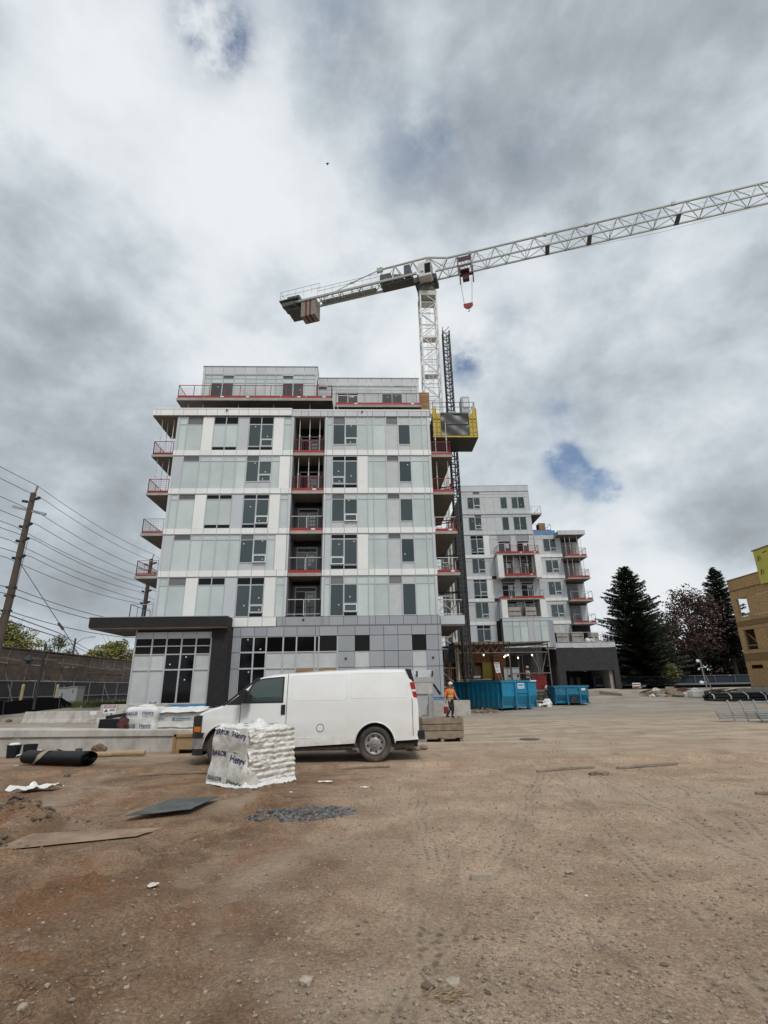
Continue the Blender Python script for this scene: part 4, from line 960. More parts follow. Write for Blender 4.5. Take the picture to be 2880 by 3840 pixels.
for i in range(k):
    s0 = 2.6+i*st; s1 = s0+st; sm_ = s0+st/2
    for n in (-.65, .65): q.bar(J(s0, n, 45.5), J(sm_, 0, 47.5), .065); q.bar(J(sm_, 0, 47.5), J(s1, n, 45.5), .065)
    q.bar(J(s0, -.65, 45.5), J(s0, .65, 45.5), .06)
    q.bar(J(s0, -.65 if i % 2 else .65, 45.5), J(s1, .65 if i % 2 else -.65, 45.5), .05)
q.build('jib', M_crane, TC)
q = MB()
for s in (5.1, 13.2, 17.4, 25.7, 34.3): jbox(q, s-.18, s+.18, -.12, .12, 47.38, 47.72); 
q.build('chord_joint', M_crane, TC)
for s in (13.2, 17.4, 25.7, 34.3):
    q = MB(); jbox(q, s-.22, s+.22, -.66, .66, 45.36, 45.42); q.build('jib_tie_plate', M_craned, TC)
q = MB(); [q.tube([J(5.2, 0, 45.2), J(24, 0, 44.35), J(45.5, 0, 45.2)], .015, 4)]; q.tube([J(2, .1, 46.9), J(45, .1, 46.9)], .012, 4); q.build('trolley_rope', M_wire, TC)
# counter-jib
q = MB(); E0 = -17.0
for n in (-.75, .75): q.bar(J(E0, n, 45.75), J(-.9, n, 45.75), .18, .26)
for i in range(13):
    s = -1.4-i*1.22; q.bar(J(s, -.75, 45.7), J(s-1.22, .75 if i % 2 else -.75, 45.7), .08); q.bar(J(s, .75 if i % 2 else -.75, 45.7), J(s-.61, -.75 if i % 2 else .75, 45.7), .06); q.bar(J(s, -.75, 45.7), J(s, .75, 45.7), .07)
q.build('counter_jib', M_crane, TC)
q = MB(); jbox(q, -13, -6, .1, .7, 45.9, 45.94); q.build('walkway_deck', M_elec, TC)
q = MB()
for n in (-.9, .9):
    for h in (.55, 1.1): q.bar(J(-13, n, 46+h*.8), J(-5.4, n, 46+h*.8), .035)
    for i in range(9): q.bar(J(-13+i*.95, n, 45.9), J(-13+i*.95, n, 46.9), .035)
    for h in (.6, 1.25): q.bar(J(-17.8, n*1.25, 46.1+h), J(-12.6, n*1.25, 46.1+h), .035)
    for i in range(6): q.bar(J(-17.8+i*1.04, n*1.25, 46.1), J(-17.8+i*1.04, n*1.25, 47.35), .035)
q.bar(J(-17.8, -1.1, 47.35), J(-17.8, 1.1, 47.35), .035); q.bar(J(-17.8, -1.1, 46.6), J(-17.8, 1.1, 46.6), .035)
q.build('walkway_rail', M_crane, TC)
q = MB(); jbox(q, -17.9, -15.4, -1.2, 1.2, 46.0, 46.08); jbox(q, -17.2, -15.6, -.5, .5, 46.08, 47.0); jbox(q, -17.5, -16.0, -1.1, -.5, 45.2, 45.7); jbox(q, -17.0, -15.3, -.9, 1.3, 44.7, 44.75)
q.build('end_platform', M_craned, TC)
q = MB()
for i in range(6): q.bar(J(-17.5+i*.38, 1.3, 44.75), J(-17.5+i*.38, 1.3, 45.4), .03)
q.bar(J(-17.5, 1.3, 45.4), J(-15.6, 1.3, 45.4), .03); q.build('end_platform_rail', M_crane, TC)
CW = [mat('counterweight_pale', (.30,.27,.23), .85, col2=(.22,.19,.165), nscale=3), mat('counterweight_rust', (.17,.055,.045), .85, col2=(.12,.04,.035), nscale=3)]
for i in range(7):
    q = MB(); s = -15.15+i*.265; jbox(q, s, s+.245, -.72, .72, 43.45-.02*(i % 2), 45.85); q.build('counterweight', CW[1 if i in (2, 4) else 0], TC)
q = MB(); q.bar(J(-5.5, 0, 48.25), J(.3, 0, 48.35), .16); q.bar(J(.3, 0, 48.35), J(2.6, 0, 47.6), .16)
for s0, s1 in ((-5.5, -4.6), (-3.6, -4.6), (-3.6, -2.5), (-1.5, -2.5), (-1.5, -.4), (.3, .9), (.3, -.7)):
    for n in (-.65, .65): q.bar(J(s0, 0, 48.28), J(s1, n, 45.85), .085)
for n in (-.65, .65): q.bar(J(2.6, 0, 47.6), J(1.3, n, 45.5), .09); q.bar(J(.3, 0, 48.35), J(2.6, n, 45.5), .08)
q.build('head_frame', M_crane, TC)
q = MB(); q.bar(J(-5.5, 0, 48.25), J(-9, .0, 47.35), .09); q.bar(J(-9, 0, 47.35), J(-12.5, 0, 46.1), .07); jbox(q, -9.2, -8.7, -.08, .08, 47.25, 47.45); jbox(q, -5.8, -5.1, -.15, .15, 47.95, 48.5); q.build('pendant_bar', M_crane, TC)
q = MB(); jbox(q, -5.3, -4.0, -.6, .6, 45.95, 46.9); q.lathe([(.0, -.6), (.42, -.6), (.42, .6), (0, .6)], J(-3.2, 0, 46.4), 'x', 14); jbox(q, -2.4, -1.7, -.65, .65, 45.95, 47.4); q.build('hoist_winch', M_craned, TC)
q = MB(); jbox(q, -5.2, -1.4, -.55, .6, 45.35, 45.6); q.build('machinery_tray', M_craned, TC)
q = MB(); jbox(q, -.45, .95, -2.0, -.9, 44.0, 45.85); cab = q.build('operator_cab', M_wpaint, TC)
q = MB(); jbox(q, .25, .9, -2.03, -2.0, 44.3, 45.6); jbox(q, .95, .98, -1.95, -.95, 44.3, 45.7); q.build('cab_window', M_dark, cab)
q = MB(); jbox(q, -.25, .1, -2.03, -2.0, 44.5, 44.7); q.build('cab_badge', M_blue, cab)
q = MB(); jbox(q, 3.75, 5.2, -.8, -.72, 45.9, 46.5); jbox(q, 3.75, 5.2, -.8, -.72, 45.2, 45.4); jbox(q, 3.75, 5.2, .7, .78, 45.2, 45.5); jbox(q, 3.9, 4.9, -.6, .2, 44.85, 45.0); jbox(q, 4.1, 4.8, -.25, .25, 43.9, 44.75)
for s in (3.75, 5.2):
    for n in (-.78, .78): q.bar(J(s, n, 44.2), J(s, n, 46.6), .12)
q.build('trolley', M_redd, TC)
q = MB(); [q.tube([J(s, n, 44.2), J(s2, n, 40.7)], .022, 4) for s, s2, n in ((3.8, 4.05, -.1), (5.1, 4.85, .1))]; q.build('hoist_rope', M_wire, TC)
q = MB(); q.prism([(-.5, 40.75), (.5, 40.75), (.5, 40.45), (.22, 40.15), (-.22, 40.15), (-.5, 40.45)], 'y', -.1, .1)
q.v = [J(4.45+x, y, z) for x, y, z in q.v]; hb = q.build('hook_block', M_redp, TC)
q = MB(); q.tube([J(4.45+x, 0, z) for x, z in ((0, 40.15), (0, 40.0), (.1, 39.92), (.1, 39.8), (0, 39.72), (-.1, 39.78))], .035, 6); q.build('hook', M_blk, hb)

# ------------------------------------------------------------------ construction hoist: mast, yellow cage, motors
HX, HY = 7.62, 40.2
H = thing('construction_hoist', 'yellow and black construction hoist cage on its dark rack mast beside the block', 'hoist', (HX, HY, 0))
q = MB(); h = .3
for x, y in ((-h, -h), (h, -h), (h, h), (-h, h)): q.tube([(HX+x, HY+y, 0), (HX+x, HY+y, 33.3)], .05, 6)
for i in range(45):
    a = .75*i; b_ = a+.72
    for (x0, y0), (x1, y1) in (((-h, -h), (h, -h)), ((h, -h), (h, h)), ((h, h), (-h, h)), ((-h, h), (-h, -h))):
        q.bar((HX+x0, HY+y0, a), (HX+x1, HY+y1, a), .06); q.bar((HX+x0, HY+y0, a), (HX+x1, HY+y1, b_), .045)
q.bar((HX, HY-h-.03, 0), (HX, HY-h-.03, 32.8), .09)
q.build('rack_mast', M_blk, H)
for z in (4.5, 8.7, 11.7, 14.7, 17.7, 23.7):
    q = MB(); q.bar((HX-.3, HY+.2, z), (4.9, HY+.9, z), .08); q.bar((HX+.3, HY+.2, z), (4.9, HY+2.3, z), .07); q.bar((HX-.5, HY-.4, z), (HX-.5, HY+.5, z), .08); q.build('mast_tie', M_blk, H)
X0, X1, Y0, Y1, Z0, Z1 = 5.46, 9.1, 37.0, 39.7, 20.75, 23.15
q = MB(); q.box(X0, X1, Y0, Y1, Z0-.14, Z0); q.box(X0+.1, X1-.1, Y1-.1, Y1, Z0, Z1); q.box(X0+.05, X0+.1, Y0, Y1, Z0, Z1-.4); q.box(X1-.1, X1-.05, Y0, Y1, Z0, Z1-.4); q.build('cage_shell', M_blk, H)
q = MB(); q.box(X0-.02, X1+.02, Y0-.04, Y0, Z0-.14, Z0-.0); q.box(X1, X1+.03, Y0, Y1, Z0-.14, Z0); q.build('cage_sill', M_yel, H)
for x, zt in ((X0+.02, 23.3), (X0+.35, 22.75), (X1-.66, 22.75), (X1-.33, 23.3)):
    q = MB(); q.box(x, x+.31, Y0-.05, Y0+.03, Z0, zt)
    for zz_ in (.3, .75, 1.2, 1.65): q.box(x+.02, x+.29, Y0-.075, Y0-.05, Z0+zz_, Z0+zz_+.03)
    q.box(x+.05, x+.27, Y0-.12, Y0-.05, Z0+1.5, Z0+1.62); q.box(x+.28, x+.31, Y0-.1, Y0-.05, Z0, zt-.1)
    q.build('gate_panel', M_yel, H)
q = MB(); q.box(X1-.0, X1+.03, Y0, Y0+.9, Z0, 23.3); q.build('gate_panel', M_yel, H)
P = []
for i in range(15):
    row = []
    for j in range(15):
        u, w_ = i/14, j/14; x = X0+.70+u*(X1-X0-1.40); z = Z0+.05+w_*1.9
        y = Y0-.03+.05*math.sin(u*9+3*w_)*math.sin(w_*7)+.04*math.sin(14*(u-.5)*(w_-.4))
        row.append((x, y, z))
    P.append(row)
q = MB(); q.grid(P); q.build('mesh_curtain', mat('dark_mesh_curtain', (.035,.035,.04), .4, col2=(.06,.06,.065), nscale=5), H, smooth=True)
q = MB(); q.bar((X0+.7, Y0-.05, Z0+1.02), (X1-.7, Y0-.05, Z0+1.02), .05); q.box(X0+.68, X1-.68, Y0-.06, Y0, Z0+1.95, Z0+2.1); q.build('curtain_rail', M_blk, H)
q = MB(); q.box(X0+.05, X1-.05, Y0+.05, Y1-.05, Z1-.42, Z1-.36); q.build('cage_roof', M_blk, H)
q = MB()
for x, y in ((X0+.1, Y0+.1), (X0+1.2, Y0+.1), (X1-1.3, Y0+.1), (X1-.1, Y0+.1), (X1-.1, Y1-.1), (X0+.1, Y1-.1)): q.bar((x, y, Z1-.4), (x, y, Z1+.75), .05)
for z in (.3, .75):
    q.bar((X0+.1, Y0+.1, Z1+z), (X1-.1, Y0+.1, Z1+z), .035); q.bar((X1-.1, Y0+.1, Z1+z), (X1-.1, Y1-.1, Z1+z), .035); q.bar((X0+.1, Y1-.1, Z1+z), (X1-.1, Y1-.1, Z1+z), .035)
q.build('roof_rail', M_blk, H)
q = MB(); q.box(HX-.35, HX+.3, HY-.75, HY-.4, 22.6, 24.4); q.build('drive_plate', M_elec, H)
for z in (23.35, 23.95):
    q = MB(); q.tube([(HX+.25, HY-.65, z), (HX+1.25, HY-.65, z)], .19, 10); q.tube([(HX+1.2, HY-.65, z), (HX+1.3, HY-.65, z)], .14, 10); q.build('drive_motor', M_blk, H)
q = MB(); q.box(HX-1.4, HX-.5, HY-1.0, HY-.5, 22.8, 23.9); q.build('overspeed_gear', M_blk, H)
q = MB(); q.box(8.15, 8.85, 38.0, 38.6, 22.8, 25.0); cabn = q.build('control_cabinet', M_elec, H)
q = MB(); q.box(8.3, 8.75, 37.96, 38.0, 23.9, 24.8); q.build('cabinet_door', M_alu, cabn)

# ------------------------------------------------------------------ loading dock between the blocks
D = thing('scaffold_canopy', 'rusty scaffold canopy with zigzag truss over the plywood hoist gate', 'scaffold', (11.3, 44., 0))
S0 = mat('rusty_scaffold_steel', (.24,.21,.19), .7, metal=.2, col2=(.13,.09,.07), nscale=7)
q = MB(); ya = 44.0
xa, xm, xz = 7.4, 11.9, 15.22
for x, z1 in ((xa, 4.95), (xm, 4.95), (xz, 4.95)):
    for y in (ya, ya+3.2): q.tube([(x, y, 0), (x, y, z1)], .05, 6)
q.tube([(xa, ya, 4.8), (xz, ya, 4.8)], .04, 5); q.tube([(xa, ya, 4.18), (xz, ya, 4.18)], .045, 5)
q.tube([(xa, ya, 2.07), (10.2, ya, 2.05)], .05, 5); q.tube([(xa, ya, 1.6), (10.2, ya, 1.6)], .04, 5); q.tube([(xm, ya, 2.5), (xz, ya, 2.5)], .045, 5); q.tube([(xa, ya, .57), (10.5, ya, .55)], .04, 5)
n_ = 6
for i in range(n_):
    a = xa+.1+(xm-xa-.2)*i/n_; b_ = xa+.1+(xm-xa-.2)*(i+1)/n_; c = (a+b_)/2
    q.bar((a, ya, 4.72), (c, ya, 4.22), .055); q.bar((c, ya, 4.22), (b_, ya, 4.72), .055)
q.bar((13.9, ya+.4, 4.1), (14.5, ya+.4, 2.6), .07); q.bar((15.15, ya+.4, 4.1), (14.65, ya+.4, 2.6), .07); q.bar((14.4, ya+.4, 4.6), (14.55, ya+.4, 2.6), .05)
for x in (12.9, 13.25): q.bar((x, ya+1, 1.3), (x, ya+1, 4.1), .055)
q.bar((xa, ya, 1.15), (10.2, ya, .1), .06); q.bar((13.6, ya, .75), (xz+.3, ya, .12), .06); q.tube([(13.6, ya, .85), (xz+.2, ya, .85)], .045, 5); q.tube([(xz+.25, ya, 1.2), (xz+.3, ya, 0)], .05, 5)
q.build('tube_frame', S0, D)
for i in range(11):
    q = MB(); a = xa-.1+(xm-xa+.1)*i/11; q.box(a, a+.33, ya-.3, ya+3.4, 4.86, 5.0); q.build('roof_joist', S0, D)
q = MB(); q.box(xa-.2, xm+.05, ya-.3, ya+3.6, 5.01, 5.06); q.build('roof_deck', M_plyd, D)
q = MB(); q.prism([(xm+.06, 4.86), (xz+.1, 4.98), (xz+.1, 5.06), (xm+.06, 5.0)], 'y', ya-.4, ya+3.5); q.build('roof_sheet', M_soff, D)
q = MB(); q.prism([(13.6, 4.62), (xz, 4.85), (xz, 4.75), (14.2, 4.55)], 'y', ya, ya+.4); q.build('torn_sheet', M_wrap, D)
for i in range(8):
    q = MB(); a = 7.5+i*.36; q.box(a, a+.3, ya+.1, ya+1.6, .95, 1.2); q.build('deck_joist', S0, D)
q = MB(); q.box(12.0, 15.3, ya+.05, ya+1.5, 1.05, 1.22); q.build('deck_plank', M_wood, D)
G_ = thing('plywood_enclosure', 'brown and yellow plywood gate enclosure under the scaffold canopy', 'enclosure', (10., 46., 0))
Yq = 46.0
def gq(nm, m_, x0, x1, z0, z1, y=Yq, t=.05):
    q = MB(); q.box(x0, x1, y-t, y, z0, z1); return q.build(nm, m_, G_)
gq('plywood_sheet', M_plyd, 7.7, 11.9, 3.55, 4.9, Yq, .06); gq('plywood_sheet', M_plyd, 10.9, 11.95, .4, 4.3, Yq-.4); gq('back_sheet', M_plyd, 7.7, 10.9, .3, 3.5, Yq+1.0)
for a, b_, z0, z1, m_, y in ((8.4, 9.2, 2.0, 3.4, M_ply, Yq+.9), (9.35, 9.95, 2.3, 3.2, M_wood, Yq+.4), (10.0, 10.8, 2.1, 3.55, M_yel, Yq), (7.75, 8.2, 1.4, 3.5, M_ply, Yq+.4), (9.1, 9.35, 2.2, 3.5, M_ply, Yq+.5)): gq('plywood_panel', m_, a, b_, z0, z1, y)
q = MB(); [q.bar((7.75, Yq-.1, z), (10.9, Yq-.1, z), .08) for z in (3.55, 2.35, 2.1)]; [q.bar((x, Yq-.1, 1.3), (x, Yq-.1, 3.55), .08) for x in (7.8, 9.3, 10.85)]; q.build('timber_rail', M_ply, G_)
gq('white_sheet', mat('bare_plywood', (.45,.33,.19), .75, col2=(.36,.25,.14), nscale=3), 7.8, 8.85, 1.32, 2.02, 44.3)
gq('white_sheet', M_paper, 9.0, 9.7, 2.22, 2.4, Yq-.3, .02)
gq('side_sheet', M_plyd, 6.2, 7.6, -.2, 4.0, 46.6); gq('yellow_panel', M_yel, 6.25, 6.75, 3.3, 4.3, 46.0); gq('machine_box', M_blk, 6.6, 7.5, 3.5, 4.6, 45.8, .6); gq('dark_back', M_core, 5.0, 16.0, -.2, 4.85, 48.0)
q = MB(); q.tube([(6.9, 45.2, .4), (7.05, 45.2, 1.6), (6.85, 45.2, 2.6), (7.15, 45.2, 3.6)], .045, 5); q.tube([(7.2, 45.1, .2), (6.95, 45.1, 1.5), (7.15, 45.1, 3.0)], .045, 5); q.tube([(6.8, 45.1, 2.4), (7.15, 45.1, 1.4), (7.3, 45.1, .6)], .035, 5); q.build('hanging_cable', M_wood, G_)
for x0, w_ in ((11.73, 'left'), (12.42, 'right')):
    r = thing('electrical_cabinet', 'grey electrical cabinet with black handle, %s one of the pair under the canopy' % w_, 'cabinet', (x0, 44.6, 1.22), 0, 'electrical cabinets under the canopy')
    q = MB(); q.box(x0-.29, x0+.29, 44.4, 44.8, 2.0, 2.95); q.build('cabinet_box', M_elec, r)
    q = MB(); q.box(x0-.32, x0+.32, 44.36, 44.84, 2.95, 3.0); q.build('cabinet_lid', M_alud, r)
    q = MB(); q.box(x0+.08, x0+.24, 44.35, 44.4, 2.25, 2.42); q.build('handle', M_plas, r)
    q = MB(); q.box(x0-.26, x0+.26, 44.5, 44.75, 1.22, 2.0); q.build('cabinet_stand', M_blk, r)
RM = thing('barrier_panel', 'red mesh barrier panel leaning inside the scaffold canopy', 'barrier', (14.45, 44.9, 1.22))
q = MB(); q.box(13.95, 15.1, 44.9, 44.93, 1.25, 2.35); q.build('red_mesh_sheet', M_redp, RM)
q = MB(); [q.bar((13.95+i*.164, 44.88, 1.22), (13.95+i*.164, 44.88, 2.38), .03) for i in range(8)]; [q.bar((13.95, 44.88, 1.3+i*.26), (15.1, 44.88, 1.3+i*.26), .025) for i in range(5)]; q.build('barrier_bar', M_red, RM)
RM = thing('barrier_panel', 'low red barrier behind the second worker', 'barrier', (13.0, 45.2, 1.22))
q = MB(); q.box(12.7, 13.7, 45.2, 45.25, 1.3, 2.1); q.build('red_mesh_sheet', M_redp, RM)
SG = thing('site_sign', 'white site notice board on two timber legs beside the plywood gate', 'sign', (10.75, 43.8, 0))
q = MB(); q.prism([(10.5, 3.4), (10.95, 3.4), (11.0, 2.58), (10.62, 2.58)], 'y', 43.78, 43.82); q.build('sign_board', M_paper, SG)
q = MB(); [q.box(10.6+.02*i, 10.88-.015*i, 43.765, 43.778, 3.2-.1*i, 3.23-.1*i) for i in (0, 1, 2, 4, 5)]; q.box(10.53, 10.93, 43.765, 43.778, 3.3, 3.36); q.build('print_line', M_inkg, SG)
q = MB(); q.bar((10.68, 43.85, 2.7), (10.95, 43.6, 1.6), .06); q.bar((10.95, 43.85, 2.6), (11.15, 43.6, 1.6), .06); q.bar((10.95, 43.6, 1.6), (11.0, 43.55, 0), .06); q.bar((11.15, 43.6, 1.6), (11.2, 43.55, 0), .06); q.build('leg', M_ply, SG)
for i, (x, z) in enumerate(((9.73, 4.02), (11.45, 3.84), (11.57, 3.93), (11.76, 3.99), (12.6, 3.75), (13.8, 3.95))):
    r = thing('string_light', ['bulb of the light string nearest the plywood gate', 'left bulb of the cluster beside the middle post', 'middle bulb of the cluster beside the middle post', 'right bulb of the cluster beside the middle post', 'low bulb hanging before the cabinets', 'rightmost lit bulb of the string, above the second worker'][i], 'light', (x, 43.95, z), 0, 'lit bulbs strung under the scaffold canopy')
    q = MB(); sack_mesh(q, (x, 43.95, z), (.055, .055, .07), i, 5, 1.2); q.build('bulb', M_bulb, r, smooth=True)
    q = MB(); q.tube([(x, 43.95, z+.07), (x, 43.95, z+.17)], .035, 6); q.build('socket', M_plas, r)
q = MB(); q.tube([(9.73, 43.95, 4.2), (10.6, 43.95, 3.92), (11.6, 43.95, 4.12), (12.6, 43.95, 3.92), (13.8, 43.95, 4.15), (15.2, 43.95, 4.1)], .018, 4); q.build('light_cord', M_wire, D)
def vnoise_s(a, b_): return float(vnoise(np.array([a]), np.array([b_]))[0])
# ------------------------------------------------------------------ white cargo van
def itp(x, pts):
    if x <= pts[0][0]: return pts[0][1]
    for (a, va), (b_, vb) in zip(pts[:-1], pts[1:]):
        if x <= b_: return va+(vb-va)*(x-a)/(b_-a)
    return pts[-1][1]
VY = 14.06
V = thing('cargo_van', 'white windowless cargo van parked side-on in front of the block', 'van', (-1.4, VY, 0))
ZT = [(-4.1, 1.0), (-4.04, 1.10), (-3.92, 1.17), (-3.77, 1.225), (-3.55, 1.28), (-3.38, 1.33), (-2.66, 1.90), (-2.56, 1.945), (-2.37, 1.985), (-1.89, 2.025), (-1.26, 2.06), (-.5, 2.085), (.3, 2.09), (.9, 2.085), (1.3, 2.07)]
XR = [(.3, 1.235), (.5, 1.26), (.92, 1.265), (1.4, 1.205), (1.76, 1.135), (2.0, 1.075), (2.09, .98)]
RW, FW, WR = (.18, .385), (-3.33, .385), .385
def zlow(x):
    z = .36+.038*(x+1.66) if x > -2.6 else .42
    for (cx, cz), R_ in ((RW, .475), (FW, .495)):
        d = abs(x-cx)
        if d < R_: z = max(z, cz+math.sqrt(R_*R_-d*d))
    return z
def vw(x, z):
    w = 1.0-.15*max(0, (z-1.02)/1.06)**1.7-.02*max(0, (.75-z)/.4)
    w += .010/(1+math.exp((z-1.03)*60))
    if z < .53: w += .012
    w -= .20*max(0, (-3.25-x)/.85)**2.2 + .05*max(0, (x-.95)/.3)**2
    return w
def vcol(x):
    zl, zt = zlow(x), itp(x, ZT); rc = .10 if x > -2.7 else .07; rc = min(rc, max(.01, zt-zl-.02)); pts = []
    for j in range(17):
        z = zl+(zt-rc-zl)*j/16; pts.append((x, vw(x, z), z))
    w0 = vw(x, zt-rc)
    for j in range(1, 9):
        a = math.pi/2*j/8; pts.append((x, w0*max(0, math.cos(a))**.55 if j < 8 else 0., zt-rc+rc*math.sin(a)))
    return [(min(px, itp(z, XR)), w, z) for px, w, z in pts]
xs_ = sorted(set([round(-4.09+i*.07, 3) for i in range(77)]+[c[0]+R_*math.cos(math.pi*k/22) for c, R_ in ((RW, .475), (FW, .495)) for k in range(23)]))
xs_ = [x for x in xs_ if -4.09 <= x <= 1.29]
q = MB()
for s in (-1, 1): q.grid([[(x, VY+s*w, z) for x, w, z in vcol(xc)] for xc in xs_])
for xc in (xs_[0], xs_[-1]):
    c = vcol(xc)
    for (x0, w0, z0), (x1, w1, z1) in zip(c[:-1], c[1:]): q.quad((x0, VY-w0, z0), (x0, VY+w0, z0), (x1, VY+w1, z1), (x1, VY-w1, z1))
q.build('body', M_vanw, V, smooth=True, weld=.0015)
def side_patch(name, m_, xs, lo, hi, off, s=-1, parent=None, n=6):
    P = []
    for x in xs:
        a, b_ = (lo(x) if callable(lo) else lo), (hi(x) if callable(hi) else hi)
        P.append([(min(x, itp(z, XR)), VY+s*(vw(x, z)+off), z) for z in [a+(b_-a)*j/n for j in range(n+1)]])
    return MB().grid(P).build(name, m_, parent or V, smooth=True, fix=False) if s > 0 else MB().grid([r[::-1] for r in P]).build(name, m_, parent or V, smooth=True, fix=False)
lin = lambda a, b_, n: [a+(b_-a)*i/n for i in range(n+1)]
wtop = lambda x: itp(x, [(-3.0, 1.36), (-2.73, 1.80), (-2.62, 1.865), (-2.45, 1.895), (-2.0, 1.925)])
gtop = lambda x: itp(x, [(-2.92, 1.365), (-2.70, 1.775), (-2.60, 1.835), (-2.42, 1.865), (-2.03, 1.895)])
side_patch('window_seal', M_plas, lin(-3.0, -1.99, 16), 1.325, wtop, .004)
sg = side_patch('door_window', M_glassv, lin(-2.92, -2.03, 16), 1.36, gtop, .008)
side_patch('quarter_glass', M_plas, lin(-3.32, -2.98, 6), lambda x: 1.3, lambda x: itp(x, [(-3.32, 1.31), (-2.98, 1.56)]), .005)
for x, a, b_ in ((-1.905, .44, 1.99), (-2.985, .66, 1.33), (1.085, .55, 1.38)): side_patch('door_seam' if x < 0 else 'panel_seam', M_plas, [x-.006, x+.006], a, b_, .003, n=14)
q = MB()
for (xa_, xb_, za, zb) in ((-1.79, -.47, 1.37, 1.94), (-.38, .96, 1.40, 1.97)):
    pts = []; r = .07
    for cx, cz, a0 in ((xb_-r, zb-r, 0), (xa_+r, zb-r, 90), (xa_+r, za+r, 180), (xb_-r, za+r, 270)):
        for k in range(6): a = math.radians(a0+18*k); pts.append((cx+r*math.cos(a), cz+r*math.sin(a)))
    pts.append(pts[0]); ff = []
    for p, p2 in zip(pts[:-1], pts[1:]):
        for t in range(4): ff.append((p[0]+(p2[0]-p[0])*t/4, p[1]+(p2[1]-p[1])*t/4))
    ff.append(pts[0]); q.tube([(x, VY-vw(x, z)+.003, z) for x, z in ff], .008, 5)
q.tube([(-.48+0*i, VY-vw(-.48, 1.4+i*.09)+.002, 1.4+i*.09) for i in range(7)], .006, 4)
q.tube([(x, VY-vw(x, .545)+.0, .545) for x in lin(-2.75, -.35, 20)], .009, 4)
q.build('side_pressing', M_vanw, V, smooth=True)
q = MB(); q.tube([(-1.10+.085*math.cos(a), VY-vw(-1.1, .76)-.001, .76+.085*math.sin(a)) for a in lin(0, 2*math.pi, 24)], .006, 4); q.build('fuel_door_seam', M_plas, V)
q = MB(); q.box(-2.03, -1.935, VY-vw(-2, 1.2)-.03, VY-vw(-2, 1.2)+.03, 1.07, 1.285); q.build('door_handle', M_plas, V)
q = MB(); q.bar((-2.94, VY-.97, 1.42), (-2.9, VY-1.15, 1.45), .05, .06); q.box(-2.97, -2.83, VY-1.32, VY-1.08, 1.34, 1.63); q.box(-2.83, -2.72, VY-1.26, VY-1.1, 1.33, 1.52); q.build('wing_mirror', M_plas, V)
q = MB(); q.box(-2.97, -2.84, VY+1.05, VY+1.3, 1.34, 1.63); q.build('wing_mirror', M_plas, V)
P = []
for i in range(9):
    x = -3.40+i*.092; zt = itp(x, ZT); P.append([(x-.004, VY+f*vw(x, zt-.07)*.93, zt+.008-.04*abs(f)**4) for f in lin(-1, 1, 10)])
q = MB(); q.grid(P); q.build('windscreen', M_glassv, V, smooth=True, fix=False)
q = MB()
for s in (-1, 1): q.tube([(x, VY+s*(vw(x, itp(x, ZT)-.07)-.02), itp(x, ZT)-.035) for x in lin(-3.4, -2.6, 10)], .03, 6)
q.tube([(-3.4, VY+f*.85, 1.335) for f in lin(-1, 1, 8)], .03, 6); q.build('windscreen_trim', M_plas, V)
q = MB(); q.bar((-3.3, VY-.6, 1.40), (-3.5, VY-.1, 1.35), .02); q.build('wiper', M_plas, V)
side_patch('headlamp', M_plas, lin(-4.085, -3.88, 8), .70, lambda x: itp(x, [(-4.09, 1.0), (-4.03, 1.08), (-3.88, 1.075)]), .012)
side_patch('indicator_lamp', M_amb, lin(-4.08, -3.90, 6), .715, .83, .018)
q = MB(); q.box(-4.14, -4.08, VY-.72, VY+.72, .70, 1.05); q.build('grille', M_plas, V)
bp_ = [(-3.80, -1.0), (-3.96, -.99), (-4.08, -.88), (-4.14, -.6), (-4.17, 0), (-4.14, .6), (-4.08, .88), (-3.96, .99), (-3.80, 1.0)]
def bumper(name, m_, z0, z1, grow=0.):
    q = MB(); q.grid([[(x-grow, VY+y*(1+grow), z) for z in (z0, z1)] for x, y in bp_]); q.grid([[(x-grow, VY+y*(1+grow), z1), (-3.8, VY+y*.9, z1)] for x, y in bp_]); q.grid([[(x-grow, VY+y*(1+grow), z0), (-3.8, VY+y*.9, z0)] for x, y in bp_]); q.build(name, m_, V)
bumper('bumper', M_chrome, .36, .58); bumper('bumper_pad', M_plas, .585, .70, .006); bumper('air_dam', M_plas, .22, .355, -.015)
q = MB(); q.box(1.1, 1.36, VY-.97, VY+.97, .47, .66); q.build('bumper', M_plas, V)
q = MB(); q.box(1.2, 1.4, VY-.95, VY+.95, .40, .60); q.build('bumper_step', M_chrome, V)
for zA, zB, m_ in ((1.745, 1.585, M_tail), (1.58, 1.53, M_paper), (1.525, 1.40, M_tail)):
    f = lambda z: itp(z, XR)
    q = MB(); q.prism([(f(zA)-.085, zA), (f(zA)+.012, zA), (f(zB)+.012, zB), (f(zB)-.085, zB)], 'y', VY-vw(1.1, 1.55)-.016, VY-.72); q.build('tail_lamp', m_, V)
q = MB(); q.prism([(.955, 2.06), (1.085, 2.045), (1.155, 1.76), (1.06, 1.76)], 'y', VY-vw(1.0, 1.9)-.012, VY-.6); q.build('rear_pillar_glass', M_plas, V)
q = MB(); q.box(-4.0, 1.2, VY-.82, VY+.82, .30, 1.0); q.build('underbody', M_rub, V)
q = MB(); q.tube([(-2.5, VY-.9, .31), (-.35, VY-.9, .31)], .05, 6); q.box(-.3, 1.1, VY-.9, VY-.82, .30, .38); q.build('chassis_rail', M_rub, V)
